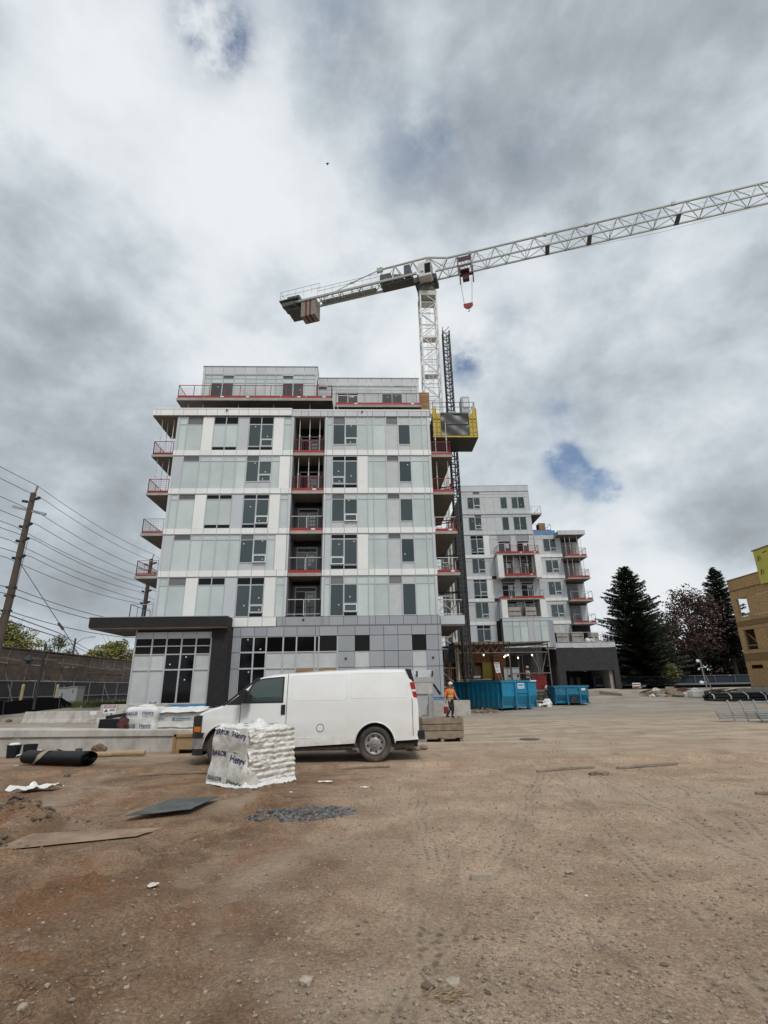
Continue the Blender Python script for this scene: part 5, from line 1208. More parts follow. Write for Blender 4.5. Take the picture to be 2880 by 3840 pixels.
def van_wheel(cx, cz, s):
    y0 = VY+s*.99; d = -s
    q = MB(); T_ = [(.25, 0.03), (.27, .0), (.35, -.005), (.385, .03), (.388, .06), (.388, .2), (.37, .24), (.25, .24)]
    q.lathe([(r, y*d) for r, y in T_], (cx, y0, cz), 'y', 40); w = q.build('wheel', M_rub, V, smooth=True)
    q = MB(); q.lathe([(.225, -.002), (.25, .02), (.25, .06)], (cx, y0, cz), 'y', 36); q.lathe([(0, .035), (.09, .035), (.13, .05), (.18, .075), (.215, .03), (.228, -.002)], (cx, y0, cz), 'y', 36)
    q.v = [(x, y0+(y-y0)*d, z) for x, y, z in q.v]; q.build('rim', M_rim, w, smooth=True)
    q = MB()
    for k in range(8):
        a = 2*math.pi*k/8+.2; q.lathe([(0, 0), (.024, 0)], (cx+.165*math.cos(a), y0+d*.048, cz+.165*math.sin(a)), 'y', 10)
    q.build('rim_hole', M_plas, w)
    q = MB(); q.lathe([(0, -.02), (.055, -.02), (.065, 0), (.07, .04)], (cx, y0, cz), 'y', 18)
    for k in range(8):
        a = 2*math.pi*k/8; q.lathe([(0, 0.01), (.012, .01), (.014, .04)], (cx+.095*math.cos(a), y0, cz+.095*math.sin(a)), 'y', 6)
    q.v = [(x, y0+(y-y0)*d, z) for x, y, z in q.v]; q.build('hub_cap', M_galv, w)
    if s < 0: place_text('GMC', w, M_tail, (cx-.042, y0-.024, cz-.014), (1, 0, 0), (0, 0, 1), .084, .028, bold=.02)
for cx, cz in (RW, FW):
    for s in (-1, 1): van_wheel(cx, cz, s)
q = MB()
for (cx, cz), R_ in ((RW, .478), (FW, .498)):
    q.tube([(cx+R_*math.cos(a), VY-vw(cx+R_*math.cos(a), cz+R_*math.sin(a))+.004, cz+R_*math.sin(a)) for a in lin(.03, math.pi-.03, 26)], .018, 6)
q.build('wheel_arch_lip', M_vanw, V, smooth=True)

# ------------------------------------------------------------------ wrapped pallet of bags in front of the van
PC, PL, PR = Vector((-2.21, 10.47, 0)), Vector((-3.05, 11.24, 0)), Vector((-1.45, 11.37, 0))
eL, eR = PL-PC, PR-PC; lL, lR = eL.length, eR.length; uL, uR = eL.normalized(), eR.normalized()
gz = GZ(-2.2, 11.1)
PA = thing('wrapped_pallet', 'tall pallet of bags in torn white wrap with navy BAKOR Henry print before the van', 'pallet', (-2.25, 11.3, gz))
def pp(a, b_, z): p = PC+eL*a+eR*b_; return (p.x, p.y, gz+z)
R5_ = random.Random(5)
for k in range(9):
    z0 = .05+k*.098; hh = .104; dx, dy = R5_.uniform(-.018, .018), R5_.uniform(-.018, .018); sh_ = 1-.045*(k/8); P = []
    for (ins, zf) in ((.06, 0.), (.03, .07), (.014, .16), (.004, .3), (.0, .45), (.002, .62), (.012, .78), (.026, .9), (.05, 1.)):
        row = []
        for e, (a0, b0, a1, b1) in enumerate(((0, 0, 0, 1), (0, 1, 1, 1), (1, 1, 1, 0), (1, 0, 0, 0))):
            for t in range(30):
                f = t/30; a, b_ = a0+(a1-a0)*f, b0+(b1-b0)*f
                wob_ = .016*math.sin(9*f*(1+.3*k)+k*1.7+e)+.010*math.sin(23*f+k*2.1)+.055*vnoise_s(f*9+e*7+k*3, zf*3+k*5)+.03*vnoise_s(f*23+e*5, zf*6+k*9)
                ca, cb = (a-.5), (b_-.5); m_ = max(abs(ca), abs(cb)); rr = (abs(ca)**8+abs(cb)**8)**.125 or 1
                sc = (m_/rr)*sh_*(1-ins*1.1)+wob_*.55
                row.append(pp(.5+ca*sc+dx, .5+cb*sc+dy, z0+hh*zf+.016*math.sin(5*f+k+e)*(zf > 0.5)+.012*vnoise_s(f*14+k, e*3+zf*2)))
        P.append(row)
    q = MB(); q.grid(P, 0, True); q.add(P[-1], [tuple(range(len(P[-1])))]); q.build('bag', M_bag, PA, smooth=True)
def wr(u, w_): return float(fbm(np.array([u*3.1+5]), np.array([w_*3.3+2]), 4, .6)[0])
P = []
for i in range(29):                                      # wrap over the printed side, turning the near corner
    u = -.16+1.19*i/28; row = []
    for j in range(27):
        w_ = j/26; z = 1.0*w_+.005; o = .035+.02*wr(u*2, w_*2)+.018*math.sin(w_*9.2+.8*u)-.03*w_
        taper = .028*(1-w_)
        if u < 0: a, b_ = -o*.8-taper, -u*(1+.25*math.sin(w_*17))
        else: a, b_ = u, -o-taper
        if u < .06: t = max(0, (u+.06)/.12) if u > -.06 else 0; 
        row.append(pp(a*(1-.05*w_)+.025*w_, b_+.03*w_, z+.02*wr(u*4, w_*1.5)))
    P.append(row)
q = MB(); q.grid(P); q.build('plastic_wrap', M_wrap, PA, smooth=True)
P = []
for i in range(46):                                      # wrap clinging to the bag courses on the other visible side
    u = .0+.97*i/45; row = []
    for j in range(64):
        w_ = j/63; k9 = (w_*1.0-.05)/.098*math.pi+.5*math.sin(u*3+w_*5)*(1-u)
        o = .012+.045*(.35+.65*u)*abs(math.sin(k9))**.7+.05*wr(u*1.6+7, w_*4)*(1.25-u)+.022*wr(u*6, w_*7+3)-.02*u
        o += .03*(1-u)*abs(math.sin(9*(u*1.3-w_)+2*wr(u*2, w_*2)))*(w_ > .3)
        row.append(pp(-o-.02*(1-w_)+.03*w_, u, .97*w_+.01+.012*wr(u*5, w_*5)))
    P.append(row)
q = MB(); q.grid(P); q.build('plastic_wrap', mat('crumpled_pale_wrap', (.74,.73,.69), .33, col2=(.46,.43,.375), nscale=7, low=.45, high=.72, bump=.5, bscale=24), PA, smooth=True)
P = []
for i in range(30):
    row = []
    for j in range(30):
        a, b_ = -.03+1.06*i/29, -.03+1.06*j/29; ed = min(a+.03, b_+.03, 1.03-a, 1.03-b_)
        z = .93+.05*min(1, ed*9)+.05*wr(a*3.2, b_*3.2)+.09*a*(1-b_)+.03*wr(a*9, b_*9)
        z += .15*math.exp(-((a-.55)**2+(b_-.62)**2)/.012)+.05*math.exp(-((a-.2)**2+(b_-.75)**2)/.01)-.06*max(0, .06-ed)*12
        row.append(pp(a*.95+.03, b_*.95+.03, z))
    P.append(row)
q = MB(); q.grid(P); q.build('top_sheet', M_wrapw, PA, smooth=False)
P = []
for e, (s0, s1) in enumerate((((1.0, -.0), (0, 0)), ((0, 0), (0, 1.0)))):
    for t in range(24):
        f = t/23; a, b_ = s0[0]+(s1[0]-s0[0])*f, s0[1]+(s1[1]-s0[1])*f; row = []
        for j in range(6):
            g = j/5; o = .02+.10*(1-g)**1.3+.03*wr(f*5+e*3, g*3)*(1-g)
            row.append(pp(a-(o if e else o*.4), b_-(o if not e else o*.4), .015+.10*g+.025*wr(f*9+e, g*2)))
        P.append(row)
q = MB(); q.grid(P); q.build('bottom_skirt', M_wrapw, PA, smooth=False)
q = MB(); [q.box(-.02, .02, -.02, .02, 0, .01)]; 
xd = -uL                                              # reading direction on the printed side: far corner towards near corner
nrm_ = Vector((uL.y, -uL.x, 0)); nrm_ = nrm_ if nrm_.dot(uR) < 0 else -nrm_
def onwrap(off):
    def f(p):
        d = p-Vector((PC.x, PC.y, 0)); a = d.dot(uL)/lL; w_ = (p.z-gz)/1.0
        o = .035+.02*wr(a*2, w_*2)+.018*math.sin(w_*9.2+.8*a)-.03*w_+.028*(1-w_)
        q_ = pp(a*(1-.05*w_)+.025*w_, -o+.03*w_, w_+.02*wr(a*4, w_*1.5)); return Vector(q_)+nrm_*off
    return f
def printed(txt, a0, a1, z, hgt, sl=-.12, m_=M_ink, sh=0.):
    o = Vector(pp(a0, -.05, z)); place_text(txt, PA, m_, o, xd+Vector((0, 0, sl)), (0, 0, 1), (a0-a1)*lL, hgt, 'printed_lettering', sh, .022, onwrap(.007))
printed('BAKOR', .98, .56, .88, .09, -.02, M_ink); printed('Henry', .46, .03, .82, .125, -.05)
printed('BAKOR', 1.0, .58, .50, .10, .0, M_ink); printed('Henry', .45, .01, .38, .165, -.09)
printed('BAKOR', 1.0, .56, .085, .075, -.02, M_inkg); printed('Henry', .42, .02, .035, .095, -.03, M_inkg)
q = MB()
for k in range(9):
    a, b_ = .3+.4*R5_.random(), .25+.6*R5_.random(); z = .93+.05+.05*wr(a*3.2, b_*3.2)+.09*a*(1-b_)+.15*math.exp(-((a-.55)**2+(b_-.62)**2)/.012)+.03
    s_ = .03+.03*R5_.random(); q.add([pp(a*.95+.03+dx_*s_, b_*.95+.03+dy_*s_*1.6, z+.004*k) for dx_, dy_ in ((-1, -.6), (.4, -1), (1, .3), (.2, 1), (-.7, .6))], [(0, 1, 2, 3, 4)])
q.build('printed_mark', M_ink, PA)

# ------------------------------------------------------------------ concrete barriers and loose things at the left
def jersey(x0, y0, x1, y1, h, label, wt=.2, wb=.5, ledge=.19, mat_=None, group='concrete barriers at the left', seam=None):
    d = Vector((x1-x0, y1-y0, 0)); L_ = d.length; u = d.normalized(); n = Vector((-u.y, u.x, 0))
    prof = [(-wb/2, 0), (-wb/2, .10), (-wt/2-.07, ledge+.10), (-wt/2, h-.02), (-wt/2+.02, h), (wt/2-.02, h), (wt/2, h-.02), (wt/2+.07, ledge+.1), (wb/2, .1), (wb/2, 0)]
    q = MB(); P = []; k = max(2, int(L_/.25)); gz_ = min(GZ(x0, y0), GZ(x1, y1))
    for i in range(k+1):
        c = Vector((x0, y0, 0))+d*(i/k); P.append([tuple(c+n*(a+.008*vnoise_s(i*.7, z*9))+Vector((0, 0, gz_+z-.03))) for a, z in prof])
    q.grid(P); q.add(P[0], [tuple(range(len(prof)))]); q.add(P[-1], [tuple(range(len(prof)))])
    return single(q, 'concrete_barrier', mat_ or M_concl, label, 'barrier', (x0, y0, gz_), group, False)
# long low concrete wall: wide top, stepped front face
q = MB(); P = []
for i in range(61):
    x = -22+i*(-4.7+22)/60; y = 15.85+.105*(x+10.1); hh = .68-.025*(x+10.1)*1.0 if x > -10.1 else .68
    w0 = .012*vnoise_s(i*.8, 1)
    wback = 2.1-.25*(x+12) if x < -6 else .9
    P.append([(x, y-.01+w0, -.1), (x, y+w0, .05), (x, y+.02+w0, hh*.70+.01*vnoise_s(i*1.3, 4)), (x, y-.035, hh*.72), (x, y-.03, hh-.015), (x, y-.01, hh), (x+.2, y+.22, hh+.005), (x+.25, y+.24, hh-.06), (x+.25, y+max(.5, wback), hh-.05), (x+.25, y+max(.52, wback+.02), -.1)])
q.grid(P); q.add(P[-1], [tuple(range(len(P[-1])))]); single(q, 'concrete_wall', M_concl, 'long low pale concrete wall running out of frame at the left', 'wall', (-10, 16, 0))
jersey(-19.4, 32.0, -13.6, 31.2, .66, 'long concrete barrier in front of the black silt cloth', .22, .55)
jersey(-15.6, 32.8, -11.5, 32.3, .95, 'concrete barrier behind the danger sign, next to the storefront', .25, .6)
jersey(-12.0, 31.0, -5.9, 30.6, .72, 'concrete barrier behind the wrapped pallets', .25, .6)
q = MB(); q.box(3.55, 6.0, 31.6, 32.4, -.05, .82); single(q, 'concrete_block', M_concl, 'big pale concrete block behind the walking worker', 'block', (4.8, 32, 0))
DG = thing('danger_sign', 'white sign with red DANGER header propped on the concrete barrier', 'sign', (-14.08, 30.9, .5))
def dq(nm, m_, x0, x1, z0, z1, y): q = MB(); q.box(x0, x1, y, y+.02, z0, z1); return q.build(nm, m_, DG)
dq('sign_board', M_paper, -14.42, -13.74, .53, .95, 30.5); dq('red_header', M_redp, -14.39, -13.77, .79, .93, 30.49)
place_text('DANGER', DG, M_paper, (-14.34, 30.485, .815), (1, 0, 0), (0, 0, 1), .52, .09, bold=.02)
dq('print_line', M_ink, -14.05, -13.8, .70, .73, 30.49); dq('print_line', M_ink, -14.1, -13.79, .64, .67, 30.49)
q = MB(); q.prism([(-14.36, .6), (-14.16, .6), (-14.26, .76)], 'y', 30.485, 30.5); q.build('warning_triangle', M_ink, DG)
q = MB(); q.bar((-14.1, 30.55, .9), (-14.1, 31.1, .0), .05); q.build('leg', M_wood, DG)
q = MB(); q.box(-15.3, -14.95, 30.9, 30.92, .45, .62); single(q, 'notice_board', M_paper, 'small white board leaning at the left of the danger sign', 'sign', (-15.1, 30.9, .45))
def bucket(x, y, label, handle):
    g = GZ(x, y); r = thing('bucket', label, 'bucket', (x, y, g), 0, None)
    q = MB(); q.lathe([(.0, g), (.14, g), (.16, g+.18), (.175, g+.33), (.16, g+.33), (.135, g+.05), (0, g+.05)], (x, y, 0), 'z', 18); q.build('bucket_body', M_mem, r)
    if handle:
        q = MB(); q.tube([(x+.175*math.cos(a), y, g+.31+.17*math.sin(a)) for a in lin(0, math.pi, 10)], .008, 5); q.build('handle', M_galv, r)
        q = MB(); sack_mesh(q, (x, y, g+.33), (.14, .12, .05), 9); q.build('bucket_liner', M_wrapw, r, smooth=True)
bucket(-9.55, 15.5, 'black bucket with raised wire handle by the concrete wall', True); bucket(-9.12, 15.5, 'plain black bucket by the concrete wall', False)
RB = thing('membrane_roll', 'thick roll of black membrane tied with pale fabric strap on the ground', 'roll', (-7.5, 13.7, 0))
ax0, ax1 = Vector((-8.25, 14.05, .17)), Vector((-6.55, 13.5, .17)); au = (ax1-ax0).normalized(); an = Vector((-au.y, au.x, 0))
P = []
for t in lin(0, 1, 12):
    c = ax0.lerp(ax1, t); P.append([tuple(c+an*(.26*math.cos(a)*(1+.06*math.sin(3*a)))+Vector((0, 0, .155*math.sin(a)*(1+.05*math.cos(2*a+t*2))-.0))) for a in lin(0, 2*math.pi, 24)[:-1]])
q = MB(); q.grid(P, 0, True); q.add(P[0], [tuple(range(24))]); q.build('roll_body', M_mem, RB, smooth=False)
P = []
for i in range(90):                                   # spiral layers in the open end
    a = i*.32; r = .035+.22*i/90; c = ax1+au*(.012*math.sin(i*.9)); P.append([tuple(c+au*k+an*(r*math.cos(a))+Vector((0, 0, .6*r*math.sin(a)))) for k in (-.2, .03)])
q = MB(); q.grid(P); q.build('roll_layers', M_mem, RB)
P = []
for t in lin(-.9, 3.3, 18):
    c = ax0.lerp(ax1, .33+.10*t/3.3-.12*max(0, -t)); a = t; w_ = .12+.05*math.sin(t*3)
    P.append([tuple(c+au*(k*w_)+an*(-.285*math.cos(a))+Vector((0, 0, max(-.16, .18*math.sin(a))))) for k in (-.5, -.2, .2, .5)])
q = MB(); q.grid(P); q.build('fabric_strap', mat('dusty_fabric', (.33,.28,.22), .9, col2=(.24,.2,.155), nscale=9, bump=.4, bscale=20), RB, smooth=True)
def sheet(name, pts, z, m_, label, cat, loc, amp=.02, n=14, thick=.004, seed=1, flat=None):
    a, b_, c, d = [Vector((*p, 0)) for p in pts]; P = []
    for i in range(n+1):
        row = []
        for j in range(n+1):
            u, w_ = i/n, j/n; p = (a*(1-u)+b_*u)*(1-w_)+(d*(1-u)+c*u)*w_
            row.append((p.x+.02*vnoise_s(u*7+seed, w_*7), p.y+.02*vnoise_s(u*6, w_*7+seed), (GZ(p.x, p.y) if flat is None else flat)+z+amp*(.5+vnoise_s(u*4+seed, w_*4)+.5*vnoise_s(u*11, w_*11+seed))))
        P.append(row)
    q = MB(); q.grid(P); q.grid([[(x, y, zz_-thick) for x, y, zz_ in r] for r in P]); 
    return single(q, name, m_, label, cat, loc)
sheet('plastic_sheet', [(-8.9, 14.5), (-7.4, 14.35), (-7.3, 14.75), (-8.6, 14.95)], .03, M_wrapw, 'white sheet of plastic lying behind the membrane roll', 'sheet', (-8.1, 14.6, 0), .22, seed=3)
sheet('plastic_sheet', [(-6.55, 10.45), (-5.75, 10.62), (-5.72, 11.0), (-6.3, 11.02)], .03, M_wrapw, 'crumpled white sheet lying alone in the mud at the left', 'sheet', (-6.1, 10.75, 0), .10, seed=5)
sheet('rubber_mat', [(-3.27, 7.88), (-2.48, 8.22), (-2.30, 9.15), (-3.02, 8.98)], .055, mat('dusty_rubber_mat', (.045,.055,.058), .7, col2=(.11,.11,.105), nscale=4), 'flat dark grey rubber mat lying on the mud', 'mat', (-2.75, 8.5, 0), .006, seed=8, flat=.012)
sheet('plywood_board', [(-4.15, 6.62), (-2.75, 7.1), (-2.55, 7.5), (-4.1, 7.35)], .012, mat('muddy_board', (.32,.23,.158), .9, col2=(.215,.145,.095), nscale=2.2, low=.4, high=.6), 'wide mud-coloured board lying flush in the earth at left', 'board', (-3.4, 6.9, 0), .003, seed=9, flat=.004)
q = MB(); q.lathe([(0, 0), (.085, 0), (.085, .2), (.075, .2), (.075, .02)], (-7.82, 15.5, GZ(-7.82, 15.5)), 'z', 14); single(q, 'tin_can', mat('rusty_tin', (.16,.12,.09), .6, metal=.3, col2=(.06,.05,.045), nscale=8), 'rusty open tin standing before the concrete wall', 'can', (-7.82, 15.5, 0))
q = sack_mesh(MB(), (-7.3, 15.55, .12), (.2, .16, .17), 77); single(q, 'crumpled_bag', mat('brown_paper', (.22,.16,.10), .85, col2=(.12,.08,.05), nscale=8), 'brown crumpled paper bag by the concrete wall', 'bag', (-7.3, 15.55, 0))
q = MB(); q.tube([(-7.4, 15.15, .075), (-6.8, 15.2, .07), (-6.75, 15.25, .085), (-5.95, 15.28, .08)], .07, 10); single(q, 'cardboard_tube', mat('cardboard', (.42,.30,.19), .85, col2=(.36,.25,.15), nscale=6), 'long cardboard tube lying in front of the concrete wall', 'tube', (-6.7, 15.2, 0))
CR = thing('plywood_box', 'small plywood box on skids beside the van bumper', 'box', (-4.95, 16.0, 0))
q = MB(); q.box(-5.36, -4.5, 15.7, 16.3, .1, .47); q.build('box_body', mat('tan_plywood', (.36,.25,.14), .8, col2=(.29,.195,.10), nscale=5), CR)
q = MB(); q.box(-5.38, -5.3, 15.66, 15.7, .0, .49); q.box(-4.6, -4.52, 15.66, 15.7, .0, .49); q.box(-5.36, -4.5, 15.66, 15.69, .42, .49); q.build('batten', M_ply, CR)
q = MB(); q.box(-5.34, -5.2, 15.68, 16.3, -.03, .1); q.box(-4.65, -4.5, 15.68, 16.3, -.03, .1); q.build('skid', M_ply, CR)
# second wrapped pallet and shrink-wrapped boxes behind the wall
def soft_block(x0, x1, y0, y1, z0, z1, amp=.04, n=12, seed=0, round_=.06):
    q = MB()
    def warpv(p):
        x, y, z = p; s_ = seed
        return (x+amp*vnoise_s(y*3+s_, z*4), y+amp*vnoise_s(x*3+s_, z*4+3), z+amp*.8*vnoise_s(x*3, y*3+s_))
    for ax in range(3):
        for side in (0, 1):
            P = []
            for i in range(n+1):
                row = []
                for j in range(n+1):
                    u, w_ = i/n, j/n; v3 = [0, 0, 0]; v3[ax] = side; v3[(ax+1) % 3] = u; v3[(ax+2) % 3] = w_
                    c = [v3[k]-.5 for k in range(3)]; m_ = max(abs(t) for t in c); rr = sum(abs(t)**10 for t in c)**.1; c = [t*(m_/rr)*(1-0*round_) for t in c]
                    row.append(warpv((x0+(x1-x0)*(c[0]+.5), y0+(y1-y0)*(c[1]+.5), z0+(z1-z0)*(c[2]+.5))))
                P.append(row)
            q.grid(P)
    return q
W2 = thing('wrapped_pallet', 'white wrapped pallet with BAKOR Henry print standing behind the concrete wall', 'pallet', (-7.25, 18.2, 0))
soft_block(-7.75, -6.75, 17.8, 18.9, .1, 1.16, .05, seed=4).build('plastic_wrap', M_wrapw, W2, smooth=True, weld=.002)
q = sack_mesh(MB(), (-7.2, 18.2, 1.16), (.3, .3, .07), 31); q.build('top_sheet', M_wrapw, W2, smooth=True)
for (t, x, z, w_, h) in (('BAKOR', -7.66, .92, .37, .11), ('Henry', -7.15, .9, .36, .15), ('BAKOR', -7.68, .55, .36, .11), ('Henry', -7.2, .52, .36, .15)): place_text(t, W2, M_ink, (x, 17.755, z), (1, .0, 0), (0, 0, 1), w_, h, 'printed_lettering', 0, .02)
W3 = thing('wrapped_pallet', 'shrink-wrapped pale boxes on a pallet between the printed pallet and the van', 'pallet', (-6.3, 18.7, 0))
soft_block(-6.95, -5.4, 18.2, 19.2, .1, 1.0, .03, seed=7).build('box_stack', M_wrap, W3, smooth=True, weld=.002)
sheet_q = MB(); sheet_q.grid([[(-6.98+1.6*i/10, 18.16+.02*vnoise_s(i*.9, j), .52+.06*j+.05*vnoise_s(i*.7, j+3)) for j in range(4)] for i in range(11)]); sheet_q.build('film_fold', M_wrapw, W3, smooth=True)
q = MB(); q.grid([[(-7.0+1.65*i/10, 18.1+.12*j, .98+.05*vnoise_s(i*1.1, j*2)+.02*j) for j in range(8)] for i in range(11)]); q.build('film_top', M_wrapw, W3, smooth=False)
q = MB(); q.box(-6.2, -5.75, 18.135, 18.15, .76, .80); q.box(-6.32, -6.24, 18.135, 18.15, .74, .82); q.box(-6.9, -6.6, 18.135, 18.15, .76, .80); q.build('print_line', mat('faint_blue_print', (.10,.22,.36), .5), W3)
BK = thing('open_bin', 'open black bin with pale edge lying behind the concrete wall', 'bin', (-8.1, 17.6, 0))
q = MB(); q.box(-8.35, -7.55, 17.5, 18.1, .15, .82); q.build('bin_shell', M_mem, BK)
q = MB(); q.prism([(-8.42, .2), (-8.36, .2), (-8.33, .84), (-8.38, .86)], 'y', 17.45, 18.1); q.build('bin_edge', M_wrap, BK)
q = MB(); q.bar((-8.15, 17.5, .88), (-7.6, 17.6, .95), .1); q.build('loose_flap', M_mem, BK)
q = sack_mesh(MB(), (-7.55, 17.4, .62), (.16, .2, .28), 12); single(q, 'red_sack', mat('dark_red_cloth', (.10,.02,.02), .85, col2=(.05,.02,.02), nscale=7), 'dark red sack between the black bin and the white pallet', 'sack', (-7.55, 17.4, .1))
q = MB(); q.lathe([(0, .5), (.2, .5), (.205, 1.02), (.19, 1.05), (0, 1.05)], (-12.6, 32.6, 0), 'z', 16); single(q, 'metal_drum', M_galv, 'small grey metal drum on the barrier before the storefront', 'drum', (-12.6, 32.6, .5))
# grey skip bucket machine, crate behind the van
MC = thing('concrete_skip', 'grey steel skip hopper standing half hidden behind the van tail', 'hopper', (3.0, 30.3, 0))
q = MB(); q.prism([(29.6, 1.85), (29.6, 2.12), (29.95, 2.5), (31.0, 2.5), (31.0, 1.85)], 'x', 2.2, 3.66); q.build('hopper_tray', M_elec, MC)
q = MB(); q.box(2.3, 3.6, 29.62, 30.9, 1.25, 1.84); q.build('hopper_body', mat('pale_grey_steel', (.48,.48,.46), .5, col2=(.38,.38,.36), nscale=3), MC)
q = MB(); q.prism([(2.3, 1.24), (3.32, 1.24), (3.32, .75), (2.95, .1), (2.3, .0)], 'y', 29.7, 30.6); q.build('hopper_chute', M_elec, MC)
q = MB(); [q.box(a, a+.16, 29.62, 29.8, -.02, 1.24) for a in (3.36,)]; q.box(3.55, 3.68, 29.9, 30.1, -.02, 1.85); q.box(2.35, 3.5, 29.63, 29.7, .0, .12); q.build('leg', M_galv, MC)
q = MB(); [q.box(x, x+.09, 29.55, 29.6, 2.16, 2.44) for x in (2.72, 3.57)]; q.build('corner_stop', M_plas, MC)
q = MB(); q.bar((3.7, 30, 1.75), (3.95, 29.9, 1.35), .1); q.bar((3.9, 29.9, 1.42), (4.05, 29.9, 1.2), .13); q.build('hose', M_plas, MC)
WC = thing('timber_crate', 'weathered timber crate of three plank courses behind the van rear', 'crate', (2.4, 17.75, 0))
ZC = [(.11, .31), (.33, .50), (.52, .69)]
for i, (a, b_) in enumerate(ZC):
    q = MB(); q.box(1.72, 3.03-.01*i, 17.30, 17.36, a, b_); q.build('plank', M_wood, WC)
    q = MB(); q.box(1.70, 1.76, 17.37, 18.2, a, b_); q.build('plank', M_wood, WC)
    q = MB(); q.box(2.98, 3.04, 17.37, 18.2, a, b_); q.build('plank', M_wood, WC)
q = MB(); q.box(1.78, 2.97, 17.40, 18.2, .12, .62); q.build('crate_fill', M_mem, WC)
q = MB(); [q.box(x, x+.1, 17.32, 18.2, -.03, .1) for x in (1.76, 2.3, 2.9)]; q.build('skid', M_wood, WC)
q = MB(); q.box(.75, 1.12, 15.4, 15.9, -.01, .12); single(q, 'timber_offcut', M_ply, 'short timber offcut on the ground under the van rear', 'timber', (.9, 15.6, 0))
for i, (x, y, s_, lab) in enumerate(((1.25, 15.2, .2, 'pile of torn brown paper by the van rear wheel'), (1.55, 15.4, .13, 'smaller torn paper scrap beside the crate'), (-.42, 15.2, .16, 'white rag on the ground under the middle of the van'))):
    q = sack_mesh(MB(), (x, y, .05), (s_, s_*.8, s_*.55), 60+i, 7); single(q, 'torn_paper', M_wood if i < 2 else M_wrapw, lab, 'paper', (x, y, 0))

# ------------------------------------------------------------------ roll-off bins
def rolloff(name, label, fl, fr, length, h, m_, ribs, sign, worn=False):
    fl, fr = Vector((*fl, 0)), Vector((*fr, 0)); e = (fr-fl); w = e.length; e.normalize(); n = Vector((-e.y, e.x, 0))     # n points to the back
    gz_ = GZ(fl.x, fl.y); r = thing(name, label, 'skip bin', (fl.x, fl.y, gz_), math.atan2(e.y, e.x), None)
    def bx_(q, a0, a1, b0, b1, z0, z1): return q.box(a0, a1, b0, b1, z0, z1)
    z0 = .16; ch = h*.34
    q = MB()                                           # side walls, floor and front with a chamfered foot
    q.box(0, .06, .08, length, z0, h); q.box(w-.06, w, .08, length, z0, h); q.box(.06, w-.06, length-.06, length, z0, h); q.box(.06, w-.06, .1, length-.06, z0, z0+.06)
    q.build('bin_wall', m_, r, local=True)
    q = MB(); q.add([(0, .0, h), (w, .0, h), (w, .0, z0+ch+.12), (0, .0, z0+ch+.12), (0, .24, z0+.18), (w, .24, z0+.18), (0, .24, z0), (w, .24, z0), (0, .3, h), (w, .3, h), (0, .3, z0), (w, .3, z0)],
                    [(0, 1, 2, 3), (3, 2, 5, 4), (4, 5, 7, 6), (0, 3, 4, 6, 10, 8), (1, 9, 11, 7, 5, 2), (0, 8, 9, 1), (6, 7, 11, 10)]); q.build('bin_front', m_, r, local=True)
    for k in range(ribs):
        b_ = .45+k*(length-.6)/(ribs-1)
        for a0, a1 in ((-.07, 0), (w, w+.07)): q = MB(); q.box(a0, a1, b_-.06, b_+.06, z0+.02, h-.06); q.build('side_rib', m_, r, local=True)
    q = MB(); q.box(-.09, .02, -.04, length+.02, h-.07, h+.06); q.box(w-.02, w+.09, -.04, length+.02, h-.07, h+.06); q.box(.02, w-.02, -.05, .06, h-.07, h+.06); q.box(.02, w-.02, length-.06, length+.02, h-.07, h+.06); q.build('top_rail', m_, r, local=True)
    q = MB(); q.box(-.07, .03, .1, length, z0-.04, z0+.05); q.box(w-.03, w+.07, .1, length, z0-.04, z0+.05); q.build('bottom_rail', m_, r, local=True)
    for a in ((w*.36, w*.74)): q = MB(); q.box(a-.05, a+.05, -.1, .0, z0-.1, h-.06); q.box(a-.05, a+.05, .0, .26, z0-.1, z0+.14); q.build('front_post', m_, r, local=True)
    q = MB(); q.box(w*.36+.05, w*.74-.05, -.07, .0, h*.58, h*.58+.09); q.build('ladder_rung', m_, r, local=True)
    for a in (w*.36, w*.76):
        q = MB(); q.lathe([(0, -.1), (.13, -.1), (.13, .1), (0, .1)], (a, .1, .12), 'x', 14); q.build('roller', M_blk, r, local=True)
    q = MB(); q.box(.1, w-.1, .2, length-.1, h-.45, h-.4); q.build('bin_load', M_binin, r, local=True)
    if sign:
        q = MB(); q.box(w*.45, w*.64, -.012, -.002, h*.74, h*.93); sb = q.build('name_plate', M_paper, r, local=True)
        q = MB(); q.box(w*.47, w*.62, -.018, -.012, h*.82, h*.90); q.box(w*.465, w*.625, -.018, -.012, h*.765, h*.785); q.build('print_line', mat('pale_blue_print', (.12,.30,.50), .5), sb, local=True)
        q = MB(); q.box(w*.82, w*.99, -.06, -.05, h-.03, h+.05); q.build('rail_sticker', M_paper, r, local=True)
    if worn:
        q = MB(); q.box(w*.46, w*.64, -.012, .01, z0, h*.45); q.build('hook_pocket', M_blk, r, local=True)
        q = MB(); q.box(w*.8, w*.92, -.012, -.002, h*.78, h*.9); q.build('sticker', M_paper, r, local=True)
    return r
rolloff('roll_off_bin', 'large bright blue ribbed waste bin with white name plate near the canopy', (9.1, 36.25), (11.85, 37.55), 5.6, 1.86, M_bin, 10, True)
rolloff('roll_off_bin', 'smaller scratched blue waste bin with a dark hook pocket', (14.35, 41.0), (16.75, 40.6), 3.6, 1.36, M_binw, 5, False, True)
q = sack_mesh(MB(), (13.3, 39.9, .22), (.32, .25, .38), 21); single(q, 'white_sack', M_wrapw, 'white sack slumped between the two blue bins', 'sack', (13.3, 39.9, 0))
